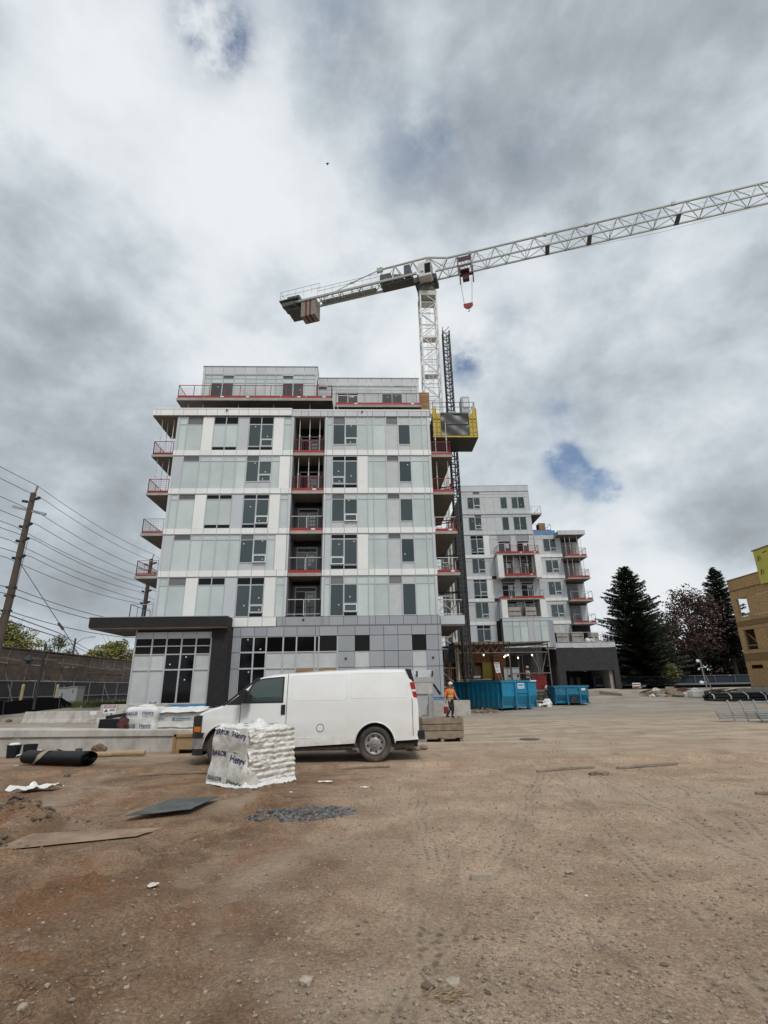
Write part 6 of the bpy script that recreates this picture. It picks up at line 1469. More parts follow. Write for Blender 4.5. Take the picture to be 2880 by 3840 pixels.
sheet('plastic_sheet', [(12.5, 39.4), (13.3, 39.4), (13.2, 39.9), (12.6, 39.9)], .03, M_wrapw, 'white plastic sheet spilling from the sack by the bins', 'sheet', (12.9, 39.6, 0), .25, seed=6)
q = sack_mesh(MB(), (14.75, 44.0, 1.32), (.16, .14, .2), 22); single(q, 'white_sack', M_wrapw, 'small white sack on the dock deck above the smaller bin', 'sack', (14.75, 44, 1.22))
q = MB()
for i in range(70):
    x, y = 6.6+2.2*random.random(), 33.6+2.4*random.random(); a = random.random()*6.28; l = .1+.5*random.random(); z = GZ(x, y)+.02+.2*random.random()*math.exp(-((x-7.2)**2)*1.2)
    q.bar((x, y, z), (x+l*math.cos(a), y+l*math.sin(a), z+.1*random.uniform(-.3, 1)), .03+.05*random.random(), .02+.03*random.random())
tag(single(q, 'debris_pile', M_debris, 'low pile of wood scraps between the concrete block and the blue bin', 'debris', (7.4, 34.5, 0)), kind=None)

# ------------------------------------------------------------------ workers
def skin_body(name, V_, E_, R_, m_, parent, lv=2):
    me = bpy.data.meshes.new(name); me.from_pydata([tuple(v_) for v_ in V_], E_, []); me.materials.append(m_); me.transform(ROOTINV[rootof(parent)])
    o = bpy.data.objects.new(name, me); COL.objects.link(o); o.parent = parent
    sk = o.modifiers.new('skin', 'SKIN'); sk.use_smooth_shade = True
    if not me.skin_vertices: me.skin_vertices.new()
    for i, r_ in enumerate(R_):
        r_ = (r_, r_) if not isinstance(r_, tuple) else r_; me.skin_vertices[0].data[i].radius = r_; me.skin_vertices[0].data[i].use_root = (i == 0)
    sb = o.modifiers.new('subdivision', 'SUBSURF'); sb.levels = lv; sb.render_levels = lv; return o
def worker(x, y, z, face, label, pose, vest, bag, k=1.0):
    r = thing('person', label, 'person', (x, y, z)); c, s = math.cos(face), math.sin(face)
    def Pt(f, l, h): return Vector((x+(f*c-l*s)*k, y+(f*s+l*c)*k, z+h*k))      # forward, left, height
    A_, HL, HR_ = pose['hip'], pose['hl'], pose['hr']
    knL, ftL, knR, ftR = pose['knl'], pose['ftl'], pose['knr'], pose['ftr']
    Vv = [Pt(0, 0, .95), Pt(.0, 0, 1.15), Pt(.02, 0, 1.38), Pt(.03, 0, 1.47), Pt(.05, 0, 1.55), Pt(.07, 0, 1.64), Pt(.06, 0, 1.72)]
    E2 = [(i, i+1) for i in range(6)]; Rr = [(.15, .12), (.145, .11), (.16, .11), (.06, .06), (.058, .06), (.085, .10), (.07, .08)]
    def limb(pts, rs, root):
        b0 = len(Vv)
        for p, q_ in zip(pts, rs): Vv.append(Pt(*p)); Rr.append(q_)
        E2.append((root, b0)); [E2.append((b0+i, b0+i+1)) for i in range(len(pts)-1)]
    limb([(.0, .20, 1.40), pose['ell'], pose['hl']], [.06, .045, .034], 2); limb([(.0, -.20, 1.40), pose['elr'], pose['hr']], [.06, .045, .034], 2)
    limb([(0, .10, .88), knL, ftL], [.088, .06, .045], 0); limb([(0, -.10, .88), knR, ftR], [.088, .06, .045], 0)
    skin_body('body', Vv, E2, Rr, M_skin, r)
    sv = [Pt(0, 0, .93), Pt(0, 0, 1.14), Pt(.01, 0, 1.36), Pt(.02, 0, 1.43)]; se = [(0, 1), (1, 2), (2, 3)]; sr = [(.175, .135), (.165, .125), (.175, .125), (.08, .075)]
    for sh, el, ha in (((.0, .20, 1.40), pose['ell'], pose['hl']), ((.0, -.20, 1.40), pose['elr'], pose['hr'])):
        b0 = len(sv); m_ = tuple(el[i]+(ha[i]-el[i])*pose.get('sleeve', .25) for i in range(3)); sv += [Pt(*sh), Pt(*el), Pt(*m_)]; sr += [.08, .066, .06]; se += [(2, b0), (b0, b0+1), (b0+1, b0+2)]
    sh_o = skin_body('shirt', sv, se, sr, vest, r)
    tv = [Pt(0, 0, .97), Pt(0, 0, .88)]; te = [(0, 1)]; tr = [(.165, .125), (.15, .12)]
    for hx, kn, ft in (((0, .10, .84), knL, ftL), ((0, -.10, .84), knR, ftR)):
        b0 = len(tv); tv += [Pt(*hx), Pt(*kn), Pt(ft[0], ft[1], ft[2]+.04)]; tr += [.105, .085, .075]; te += [(1, b0), (b0, b0+1), (b0+1, b0+2)]
    skin_body('trousers', tv, te, tr, M_trou, r)
    for ft in (ftL, ftR):
        bo = MB(); P = []
        for f, w_, h_ in ((-.08, .035, .10), (-.05, .05, .13), (.05, .052, .10), (.13, .05, .065), (.19, .03, .04)):
            P.append([tuple(Pt(ft[0]+f, ft[1]+w_*math.cos(a), max(0, ft[2]-.085)+h_*.5+h_*.5*math.sin(a))) for a in lin(0, 2*math.pi, 10)[:-1]])
        bo.grid(P, 0, True); bo.add(P[0], [tuple(range(10))]); bo.add(P[-1], [tuple(range(10))]); bo.build('boot', M_plas, r, smooth=True)
    ht = MB(); P = []
    for i in range(8):
        t = math.pi/2*i/7; P.append([tuple(Pt(.065+.135*math.cos(t)*math.cos(a), .115*math.cos(t)*math.sin(a), 1.70+.125*math.sin(t))) for a in lin(0, 2*math.pi, 18)[:-1]])
    ht.grid(P, 0, True); br = [[tuple(Pt(.075+rx*math.cos(a), ry*math.sin(a), 1.695-.012*(rx > .15))) for a in lin(0, 2*math.pi, 18)[:-1]] for rx, ry in ((.13, .11), (.185, .155))]
    ht.grid(br, 0, True); ht.build('hard_hat', M_hat, r, smooth=True)
    fc = MB()                                           # eyes, nose, mouth, ears
    for l in (.032, -.032): fc.bar(Pt(.152, l-.012, 1.645), Pt(.152, l+.012, 1.645), .014)
    fc.bar(Pt(.155, -.022, 1.575), Pt(.155, .022, 1.575), .01); fc.build('facial_feature', M_bark, r)
    fc = MB(); fc.bar(Pt(.15, 0, 1.64), Pt(.178, 0, 1.605), .024); [fc.bar(Pt(.06, l, 1.6), Pt(.065, l*1.03, 1.66), .025) for l in (.098, -.098)]; fc.build('nose_and_ears', M_skin, r)
    for el, ha, sd_ in ((pose['ell'], pose['hl'], 1), (pose['elr'], pose['hr'], -1)):      # palm, thumb and four fingers
        d = Vector((ha[0]-el[0], ha[1]-el[1], ha[2]-el[2])).normalized(); hb = MB(); hv = Vector(ha)
        def hp(a, f, l): w_ = hv+d*a; return Pt(w_.x+f, w_.y+l, w_.z)
        hb.bar(hp(-.01, 0, 0), hp(.075, .004, 0), .075, .032)
        for i, ln in enumerate((.062, .075, .07, .055)):
            f0 = -.027+.018*i; hb.tube([hp(.07, f0, 0), hp(.07+ln*.55, f0+.002, .006*sd_), hp(.07+ln, f0+.004, -.022*sd_)], [.0095, .009, .0075], 6)
        hb.tube([hp(.01, .03, 0), hp(.045, .055, -.01*sd_), hp(.075, .055, -.02*sd_)], [.012, .011, .008], 6); hb.build('hand', M_skin, r, smooth=True)
    if vest is M_org:
        vb = MB()
        for l in (.085, -.085):
            vb.tube([Pt(-.13, l, 1.36), Pt(-.03, l*1.1, 1.475), Pt(.06, l*1.1, 1.45), Pt(.125, l, 1.34), Pt(.14, l, 1.15)], .018, 5)
        P = [[tuple(Pt(.155*math.cos(a), .185*math.sin(a), h_)) for a in lin(0, 2*math.pi, 22)[:-1]] for h_ in (1.06, 1.12)]; vb.grid(P, 0, True); vb.build('reflective_tape', M_hivy, r, smooth=True)
    return r, Pt
WALK = dict(hip=0, hl=(.20, .34, .93), hr=(-.02, -.30, .86), ell=(.02, .31, 1.13), elr=(-.06, -.29, 1.12), knl=(.04, .10, .49), ftl=(-.02, .09, .09), knr=(.12, -.09, .50), ftr=(-.24, -.09, .12))
wk, Pt1 = worker(4.55, 29.6, GZ(4.55, 29.6), math.radians(-62), 'walking worker in orange reflective shirt and white hard hat carrying a red bag', WALK, M_org, True, 1.02)
BG = thing('tool_bag', 'small dark red tool bag carried by the walking worker', 'bag', tuple(Pt1(.0, -.3, .28)))
q = MB(); b0 = Pt1(.02, -.31, .42); soft_block(b0.x-.14, b0.x+.14, b0.y-.1, b0.y+.1, b0.z-.2, b0.z+.16, .02, 6, 3).build('bag_body', mat('dark_red_bag', (.22,.015,.025), .7, col2=(.12,.012,.02), nscale=9), BG, smooth=True, weld=.002)
q = MB(); hp_ = Pt1(-.02, -.3, .78); q.tube([(b0.x-.1, b0.y, b0.z+.14), (hp_.x-.02, hp_.y, hp_.z-.0), (b0.x+.1, b0.y, b0.z+.14)], .012, 5); q.bar((b0.x+.02, b0.y-.08, b0.z+.2), (b0.x+.22, b0.y-.1, b0.z-.12), .05, .012); q.build('bag_handle', M_wrapw, BG)
STAND = dict(hip=0, hl=(.2, .2, 1.05), hr=(.22, -.2, 1.0), ell=(.0, .30, 1.12), elr=(.0, -.30, 1.12), knl=(.03, .1, .49), ftl=(0, .1, .09), knr=(.03, -.1, .49), ftr=(0, -.1, .09), sleeve=.9)
w2_, Pt2 = worker(13.5, 44.8, 1.22, math.radians(-80), 'second worker in black jacket and white hard hat standing under the canopy', STAND, M_trou, False, 1.05)
q = MB(); [q.bar(Pt2(.13, l, 1.38), Pt2(.15, l*.8, 1.12), .1, .03) for l in (.12, -.12)]; q.bar(Pt2(.16, .1, .92), Pt2(.16, .08, .62), .16, .04); q.build('pale_vest_panel', M_wrap, w2_)

# ------------------------------------------------------------------ things at the right
RS = None
def rail_frame(x, y, label, posts, ln):
    g = GZ(x, y); r = thing('railing_stack', label, 'railing', (x, y, g), 0, None); u = Vector((.985, -.17, 0))
    for i in range(posts):
        a = Vector((x, y, g))+u*(.52*i+.05); q = MB(); q.bar(a+Vector((.0, -.05, 0)), a+Vector((-.06, .15, .86)), .06, .05); q.build('post', M_galv, r)
    for k in range(4):
        for j in range(3):
            a = Vector((x-.5+.03*j-.04*k, y+.08+.1*j, g+.14+.085*k)); q = MB(); q.bar(a, a+u*(ln-.07*((k+j) % 3)), .05, .045); q.build('rail_bar', M_galv, r)
    q = MB(); q.bar(Vector((x-.05, y, g+.02)), Vector((x, y, g+.02))+u*(ln-.7), .06, .05); q.bar(Vector((x+.4, y+.1, g+.80)), Vector((x, y+.1, g+.78))+u*(ln-.6), .05, .05); q.build('base_bar', M_galv, r)
    return r
rail_frame(15.55, 22.95, 'stack of grey galvanised railing frames with upright posts at right', 3, 2.6)
rail_frame(16.75, 22.2, 'taller grey galvanised railing frames cut off by the right edge', 3, 2.4)
PB = thing('pipe_bundle', 'bundle of black pipes tied with white bands near the strand board building', 'pipes', (29.3, 41.9, .1))
Rn = random.Random(4)
for k, (dy, dz) in enumerate(((0, .12), (.26, .12), (.52, .12), (.78, .12), (.13, .34), (.39, .34), (.65, .34), (.26, .54), (.52, .54))):
    a, b_ = Vector((27.55+Rn.uniform(-.15, .1), 43.0+dy, .12+dz)), Vector((31.9+Rn.uniform(-.1, .3), 41.2+dy, .12+dz)); q = MB(); q.tube([a, a.lerp(b_, .5)-Vector((0, 0, .02)), b_], .12, 8); q.build('pipe', M_mem, PB)
for t in (.05, .3, .55, .8):
    c = Vector((27.6, 43.0, .1)).lerp(Vector((31.9, 41.2, .1)), t); q = MB(); q.bar(c+Vector((0, -.14, .1)), c+Vector((0, -.1, .45)), .08, .03); q.bar(c+Vector((0, -.1, .45)), c+Vector((0, .35, .7)), .08, .03); q.build('tie_band', M_wrapw, PB)
q = MB(); [q.box(x, x+.15, 41.4-.4*(x-29), 42.6-.4*(x-29), .0, .13) for x in (28.2, 30.8)]; q.build('timber_bearer', M_wood, PB)
q = MB(); [q.bar((31.6, 42.6+.14*i, .35+.08*j), (38, 40.4+.14*i, .5+.08*j), .11, .06) for i in range(3) for j in range(3)]; single(q, 'lumber_stack', mat('reddish_lumber', (.36,.17,.08), .8, col2=(.28,.12,.05), nscale=5), 'stack of reddish lumber at the foot of the strand board building', 'lumber', (33, 42, 0))
gg = GZ(28, 49)
q = MB(); q.prism([(27.15, gg-.03), (28.25, gg-.03), (28.35, gg+.86), (27.6, gg+.88)], 'y', 48.85, 48.95); q.v = [(x, y+.35*(z-gg), z) for x, y, z in q.v]; single(q, 'leaning_board', mat('tan_board', (.27,.22,.165), .85, col2=(.21,.17,.12), nscale=4), 'tan board leaning in the rubbish by the far fence', 'board', (27.7, 48.9, gg))
for i, (x, y, rx, rz, lab) in enumerate(((26.9, 48.9, .5, .22, 'heap of grey plastic left of the leaning board'), (26.2, 49.3, .3, .2, 'small pale rag at the left end of the rubbish heap'), (28.35, 48.6, .45, .3, 'dull grey heap right of the leaning board'), (27.3, 50.5, .5, .5, 'white plastic scraps on top behind the leaning board'))):
    q = sack_mesh(MB(), (x, y, gg+rz*.5), (rx, .4, rz), 90+i, 8); single(q, 'rubbish_heap', (M_conc, M_wrapw, M_debris, M_wrap)[i], lab, 'rubbish', (x, y, gg))
def bulk_bag(x, y, w, h, m_, lab):
    g = GZ(x, y); r = thing('bulk_bag', lab, 'bag', (x, y, g)); soft_block(x-w/2, x+w/2, y-w/2, y+w/2, g-.02, g+h*.8, .07, 8, x).build('bag_body', m_, r, smooth=True, weld=.003)
    q = sack_mesh(MB(), (x, y, g+h*.8), (w*.32, w*.32, h*.28), int(x)); q.build('bag_top', m_, r); return r
bulk_bag(29.5, 47.9, 1.05, .74, M_wrapw, 'big white bulk bag by the far fence'); bulk_bag(28.9, 48.4, .62, .42, M_wrap, 'white carton next to the big bulk bag'); 
q = sack_mesh(MB(), (29.2, 49.2, GZ(29.2, 49.2)+.35), (.7, .4, .4), 15); single(q, 'rusty_sheet_heap', mat('rust_red_sheet', (.13,.04,.02), .8, col2=(.09,.03,.02), nscale=6), 'rust red heap behind the white bulk bag', 'rubbish', (29.2, 49.2, .4))
q = MB(); q.box(30.2, 31.5, 47.5, 48.3, .2, .75); single(q, 'brown_crate', mat('dark_brown_crate', (.10,.05,.035), .85, col2=(.07,.04,.03), nscale=5), 'dark brown crate right of the white bulk bag', 'crate', (30.8, 48, .3))
KB = thing('timber_kerb', 'slanting timber edge board by the gravel ramp', 'timber', (23, 50, .4))
q = MB(); q.bar((21.9, 51.5, .85), (23.6, 49.6, .55), .12, .3); q.build('edge_board', M_wood, KB); q = MB(); q.bar((22.2, 51.9, .6), (23.9, 50.3, .5), .3, .12); q.build('edge_board', M_wood, KB)
q = MB(); q.box(18.5, 22.0, 50.8, 51.4, .2, .95); single(q, 'concrete_kerb_wall', M_conc, 'low concrete wall between the smaller bin and the gravel ramp', 'wall', (20, 51, .3))
WS = thing('warning_board', 'small white board with red stripes by the garage corner', 'sign', (32.6, 64.5, .8))
q = MB(); q.box(32.1, 33.1, 64.4, 64.45, 1.0, 1.6); q.build('sign_board', M_paper, WS); q = MB(); q.box(32.15, 33.05, 64.37, 64.4, 1.12, 1.22); q.box(32.15, 33.05, 64.37, 64.4, 1.38, 1.48); q.build('red_stripe', M_redp, WS); q = MB(); q.box(32.55, 32.65, 64.46, 64.52, .5, 1.0); q.build('leg', M_wood, WS)
q = MB(); q.bar((35.9, 55.2, .4), (35.6, 55.4, 2.2), .14, .1); single(q, 'timber_post', M_wood, 'leaning grey timber post near the strand board building', 'post', (35.9, 55.2, .4))
LT = thing('light_mast', 'thin mast with small floodlights before the trees at right', 'mast', (36.5, 57, .5))
q = MB(); q.tube([(36.5, 57, .4), (36.3, 57, 3.9)], .05, 6); q.tube([(36.0, 57, 3.0), (36.7, 57, 3.1)], .03, 5); q.tube([(36.2, 57, 1.6), (36.6, 57, 1.6)], .03, 5); q.build('mast_tube', M_galv, LT)
for x, z, s_ in ((36.05, 3.75, .16), (36.0, 2.9, .1), (36.75, 3.1, .09), (36.0, 1.5, .2)): q = sack_mesh(MB(), (x, 57, z), (s_*1.2, s_, s_), int(x*10)+int(z), 6, 1.); q.build('floodlight', M_paper, LT)

LH = thing('scrap_heap', 'low untidy heap of dark planks and sheets along the far fence', 'debris', (31, 49.5, .35))
for i in range(46):
    x, y = Rn.uniform(25.5, 37), Rn.uniform(49.3, 52.5); a = Rn.gauss(0, .35); l = Rn.uniform(.7, 2.4); z = GZ(x, y)+Rn.uniform(.05, .4); q = MB(); q.bar((x, y, z), (x+l*math.cos(a), y+l*math.sin(a), z+Rn.uniform(-.15, .3)), Rn.uniform(.08, .5), Rn.uniform(.04, .12)); q.build('scrap_piece', Rn.choice((M_mem, M_wood, M_core, M_debris, M_osbd, M_bark)), LH)
# ------------------------------------------------------------------ strand board building (right edge)
WB = thing('timber_building', 'unfinished strand board building with empty window holes and yellow sheathing on top', 'building', (32, 44.1, 0))
def wface(nm, m_, u0, u1, z0, z1, x0=32.0, t=.05):
    q = MB(); q.box(x0, x0+t, 44.1-u1, 44.1-u0, z0, z1); return q.build(nm, m_, WB)
us = [0, .6, 1.86, 3.1, 4.3, 5.5, 6.7, 7.9, 9.1, 10.3, 11.5]
for za, zb, m_ in ((1.16, 2.5, M_osb), (2.5, 3.18, M_osb), (3.2, 3.76, M_osbd), (3.78, 4.08, M_osb), (4.08, 5.69, M_osb), (5.69, 6.0, M_osb), (6.02, 6.4, M_osbd), (6.42, 6.8, M_osb), (6.8, 8.35, M_osb), (8.35, 9.05, M_osb), (9.09, 10.0, M_osb)):
    for a, b_ in zip(us[:-1], us[1:]):
        if a in (.6, 5.5) and (za in (4.08, 6.8)): continue
        if a == .6 and za == 2.5:
            wface('board_sheet', m_, a+.003, b_-.003, 2.86, zb); wface('board_sheet', m_, a+.003, b_-.003, 2.5, 2.56); continue
        wface('board_sheet', m_, a+.009, b_-.009, za+.008, zb-.008, 31.985 if 9 < za else 32.0)
q = MB(); [q.box(32.052, 32.09, 32.0, 44.05, z-.07, z+.07) for z in (3.19, 3.77, 6.01, 6.41, 9.07)]; q.build('joint_backing', M_osbd, WB)
q = MB(); q.box(31.94, 32.3, 32.0, 44.15, 10.0, 10.07); q.box(31.93, 32.0, 32.0, 44.12, 9.05, 9.09); q.build('roof_edge', M_osbd, WB)
for zc in (1.2, 3.5, 6.2):
    q = MB(); q.box(32.06, 43, 32, 44.0, zc-.15, zc); q.build('floor_deck', M_ply, WB)
q = MB(); q.box(32.06, 43, 44.0, 44.1, 1.16, 6.6); q.box(43, 43.1, 32, 44, 1.16, 6.2); q.box(34.5, 34.6, 32, 43.9, 1.2, 6.0); q.build('rear_wall', M_osbd, WB)
for a in (.6, 1.86):
    q = MB(); q.box(32.05, 32.2, 44.1-a-.04, 44.1-a+.04, 4.08, 5.69); q.box(32.05, 32.2, 44.1-a-.04, 44.1-a+.04, 6.8, 8.35); q.build('stud', M_wood, WB)
q = MB(); q.bar((32.3, 43.4, 5.4), (32.3, 42.4, 4.5), .08); q.box(32.06, 32.12, 42.24, 43.5, 4.38, 4.46); q.bar((32.3, 43.3, 7.0), (32.3, 42.3, 6.85), .2, .1); q.build('brace', M_wood, WB)
q = MB(); q.box(32.06, 33, 42.24, 43.5, 8.36, 8.5); q.build('lintel', M_osbd, WB)
q = MB(); q.box(31.3, 44, 41, 44.9, .2, 1.05); q.box(31.95, 44, 32, 44.1, .0, 1.15); q.build('foundation_wall', M_conc, WB)
for i in range(6):
    a = 32.0+i*1.34; q = MB(); q.box(31.84, 31.94, 40.05-1.22*(i+1)+.004, 40.05-1.22*i-.004, 9.0, 11.72); q.build('sheathing_panel', M_sheath, WB)
q = MB(); q.box(31.78, 32.3, 31.8, 40.15, 11.72, 11.8); q.build('sheathing_cap', M_osbd, WB)
q = MB()
for z, y in ((11.0, 39.75), (9.9, 39.75), (10.6, 38.7)):
    q.bar((31.835, y, z-.22), (31.835, y-.12, z+.25), .01, .05); q.bar((31.835, y-.13, z-.2), (31.835, y-.13, z+.25), .01, .04); q.bar((31.835, y-.26, z-.2), (31.835, y-.26, z+.2), .01, .02); q.bar((31.835, y-.34, z-.2), (31.835, y-.34, z+.2), .01, .02)
q.bar((31.835, 39.1, 11.35), (31.835, 38.6, 11.4), .01, .06); q.build('printed_mark', M_trou, WB)
# ------------------------------------------------------------------ left background: noise wall, steel frame, fence, cabinets
NW = thing('noise_wall', 'tall brown panelled noise wall behind the street at left', 'wall', (-28, 60, .9))
q = MB(); [q.box(-28.12, -27.9, 30+2.5*i-.06, 30+2.5*i+.06, .6, 5.06) for i in range(27)]; q.box(-28.14, -27.88, 30, 95, 5.0, 5.08); q.build('wall_post', M_nwall, NW)
for i in range(26):
    for j, (za, zb) in enumerate(((.6, 2.6), (2.62, 3.85), (3.87, 5.0))):
        for k in range(2): q = MB(); q.box(-28.06, -28.0+.02*((i+j+k) % 2), 30.07+2.5*i+1.19*k, 30.07+2.5*i+1.19*(k+1)-.02, za, zb); q.build('wall_panel', M_nwall, NW)
SF = thing('steel_frame', 'long rusty steel frame with rails and braces standing before the noise wall', 'frame', (-26.5, 55, .9))
M_sf = mat('weathered_steel_frame', (.22,.195,.175), .7, metal=.2, col2=(.14,.11,.095), nscale=3)
M_sfp = mat('pale_planks', (.34,.315,.28), .8, col2=(.25,.22,.195), nscale=3)
q = MB()
for i in range(24):
    y = 33+2.4*i; q.bar((-26.5, y, .8), (-26.5, y, 4.65), .08)
    if i % 3 == 0: q.bar((-26.5, y, 3.1), (-25.3, y-.3, .9), .07)
    if i % 3 == 1: q.bar((-26.5, y, 3.1), (-26.2, y+2.2, 1.0), .06)
    q.bar((-26.5, y, 3.35), (-26.5, y+2.4, 3.05 if i % 2 else 3.55), .05)
for z in (4.6, 3.62, 3.05, 2.45): q.bar((-26.5, 32, z), (-26.5, 88, z+.12), .07)
q.build('frame_tube', M_sf, SF)
Rk = random.Random(8)
for i in range(9):
    y = 34+4.2*i; z = 4.0+Rk.uniform(-.15, .25); q = MB(); q.bar((-26.3, y, z), (-26.3, y+Rk.uniform(3, 6), z+Rk.uniform(-.25, .1)), .14, .07); q.build('plank', M_sfp, SF)
for i in range(3):
    y = 53+3.9*i; q = MB(); q.bar((-26.9, y, 3.2+.1*(i%2)), (-26.9, y+2.2+.8*(i%2), 3.28), .5, .06); q.build('red_tarpaulin', M_redd, SF)
BF = thing('mesh_fence', 'blue mesh covered fence at the foot of the steel frame', 'fence', (-26, 55, .9))
q = MB(); q.grid([[(-26+.05*vnoise_s(i*.8, j), 32+.8*i, z) for j, z in enumerate((1.0, 1.5, 2.0, 2.45))] for i in range(70)]); q.build('fabric', M_fabblue, BF, smooth=True)
q = MB(); [q.bar((-26, 32+2.8*i, .8), (-26, 32+2.8*i, 2.55), .06) for i in range(21)]; q.bar((-26, 32, 2.5), (-26, 88, 2.55), .05); q.bar((-25.95, 32, 1.35), (-25.95, 88, 1.35), .05); q.build('fence_tube', M_alud, BF)
ST = thing('silt_fence', 'sagging black silt cloth fence on stakes behind the concrete barrier', 'fence', (-23, 35.6, .4))
pts = [(-34, 33.8, 1.35), (-29, 34.3, 1.3), (-25.4, 34.9, 1.32), (-23.2, 35.4, 1.18), (-22.9, 35.5, 1.1), (-22.4, 35.6, 1.2), (-21.2, 36.3, 1.3), (-20.2, 36.8, 1.32), (-19.75, 37.1, .95), (-19.5, 37.3, .55)]
P = []
for a, b_ in zip(pts[:-1], pts[1:]):
    for t in range(6):
        f = t/6; x, y, z = (a[k]+(b_[k]-a[k])*f for k in range(3)); P.append([(x+.03*math.sin(7*x), y-.12*(1-j/4)+.03*math.sin(9*x+j), -.05+(z+.05)*j/4) for j in range(5)])
q = MB(); q.grid(P); q.build('cloth', M_silt, ST, smooth=True)
q = MB(); [q.bar((x, y-.08, .0), (x-.1, y-.1, z+.1), .05) for x, y, z in (pts[2], pts[4], pts[7])]; q.build('stake', M_fabblue, ST)
def lathe_thing(name, prof, loc, m_, label, cat, group=None, n=14): q = MB(); q.lathe([(r, h+loc[2]) for r, h in prof], loc[:2]+(0,), 'z', n); return single(q, name, m_, label, cat, loc, group)
M_ybol = mat('faded_yellow_bollard', (.52,.42,.20), .6, col2=(.45,.37,.2), nscale=5)
lathe_thing('bollard', [(0, 0), (.1, 0), (.1, 1.3), (.07, 1.36), (0, 1.37)], (-23.62, 38, .85), M_ybol, 'faded yellow bollard standing nearest the left edge', 'bollard'); lathe_thing('bollard', [(0, 0), (.1, 0), (.1, 1.3), (.07, 1.36), (0, 1.37)], (-24.65, 44, .88), M_ybol, 'faded yellow bollard just left of the grey transformer', 'bollard')
TX = thing('transformer_cabinet', 'pale grey green transformer cabinet at the end of the silt cloth', 'cabinet', (-23.5, 44, .6))
M_tx = mat('pale_green_grey_steel', (.36,.40,.39), .5, col2=(.31,.345,.335), nscale=2)
q = MB(); q.box(-24.35, -23.5, 43.6, 44.6, .5, 1.95); q.build('cabinet_box', M_tx, TX); q = MB(); q.prism([(-23.48, .95), (-23.05, .5), (-22.85, .5), (-22.78, 2.02), (-23.48, 2.02)], 'y', 43.5, 44.6); q.build('cabinet_box', M_tx, TX)
q = MB(); q.box(-24.38, -23.48, 43.55, 44.65, 1.95, 2.0); q.box(-23.5, -22.75, 43.45, 44.65, 2.02, 2.07); q.build('cabinet_lid', M_tx, TX); q = MB(); q.box(-23.15, -23.1, 43.47, 43.5, 1.6, 1.8); q.box(-24.0, -23.95, 43.57, 43.6, 1.2, 1.6); q.build('handle', M_plas, TX)
LP = thing('lamp_post', 'black old-style street lamp post with hanging lantern behind the silt cloth', 'lamp post', (-21.45, 36, .7))
q = MB(); q.tube([(-21.45, 36, .6), (-21.45, 36, 4.55)], [.1, .07], 8); q.tube([(-21.45, 36, 4.5), (-21.45, 36, 4.75)], .09, 8); q.build('post', M_blk, LP); q = MB(); q.tube([(-21.45, 36, 4.2), (-22.3, 36, 4.25), (-22.35, 36, 4.05)], .035, 6); q.build('arm', M_blk, LP)
q = MB(); q.lathe([(0, 4.05), (.1, 4.0), (.3, 3.72), (.3, 3.66), (.14, 3.6), (.1, 3.45), (0, 3.42)], (-22.35, 36, 0), 'z', 12); q.build('lantern', M_blk, LP)
SLm = thing('street_lamp', 'distant street lamp with curved arm above the noise wall', 'lamp', (-48.9, 90, 0))
q = MB(); q.tube([(-48.9, 90, 0), (-48.9, 90, 10.2)], [.22, .16], 7); q.build('pole', M_pole, SLm); q = MB(); q.tube([(-48.9, 90, 9.0), (-48.2, 90, 9.8), (-47.4, 90, 10.25), (-46.2, 90, 10.4)], .06, 5); q.build('arm', M_galv, SLm); q = MB(); q.box(-46.6, -45.7, 89.8, 90.2, 10.33, 10.45); q.box(-48.75, -48.3, 89.9, 90.1, 8.0, 8.3); q.build('lamp_head', M_alud, SLm)
HS = thing('house', 'small far house with brown roof peeping over the noise wall', 'house', (-48, 97, 0))
q = MB(); q.box(-51, -45, 95, 101, 0, 6.6); q.build('wall', M_nwall, HS); q = MB(); q.prism([(-51.5, 6.5), (-44.5, 6.5), (-46.5, 7.9), (-49.5, 7.9)], 'y', 94.5, 101.5); q.build('roof', mat('brown_shingles', (.12,.085,.07), .85), HS)
# utility poles and wires
def pole(x, y, h, label, arm=True):
    r = thing('utility_pole', label, 'utility pole', (x, y, .8), 0, 'wooden utility poles along the street')
    q = MB(); q.tube([(x-.12, y, .5), (x, y, h*.5), (x+.06, y, h-.5)], [.26, .2, .165], 10); q.build('pole_shaft', M_pole, r)
    q = MB(); q.bar((x+.12, y, h-.7), (x+.22, y, h), .14, .06); q.build('top_bracket', M_galv, r)
    if arm: q = MB(); q.bar((x-1.05, y, h-1.4), (x+1.1, y, h-1.95), .12, .16); q.build('cross_arm', M_galv, r)
    for dz, k in ((-.95, 1.), (-2.65, .85), (-3.6, .85), (-4.7, .85)):
        for s in (-1, 1):
            q = MB(); a = Vector((x+s*.1, y-.15*s, h+dz-.12)); e = Vector((x+s*.72*k, y-.3*s, h+dz+.03)); q.tube([a, a.lerp(e, .5)-Vector((0, 0, .06)), e], .035, 5)
            if dz > -1: q.tube([a.lerp(e, .45), e], .09, 6)
            else: [q.tube([a.lerp(e, f), a.lerp(e, f+.12)], .1, 6) for f in (.5, .72)]
            q.build('insulator', M_blk, r)
    for z in (h-6.6, h-7.1, h-8): q = MB(); q.box(x-.3, x+.25, y-.12, y+.12, z-.06, z+.06); q.build('cable_clamp', M_blk, r)
    return r
pole(-21.42, 31.5, 14.3, 'near leaning utility pole with steel cross arm at the left edge'); pole(-21.0, 49.5, 14.3, 'farther utility pole seen behind the left balconies', True)
WIRES = [(0.2, 14.3), (.7, 13.4), (.72, 12.4), (.72, 11.65), (-.72, 11.6), (.72, 10.7), (-.72, 10.65), (.72, 9.6), (-.72, 9.55), (.1, 7.65), (.15, 7.25), (.05, 6.3)]
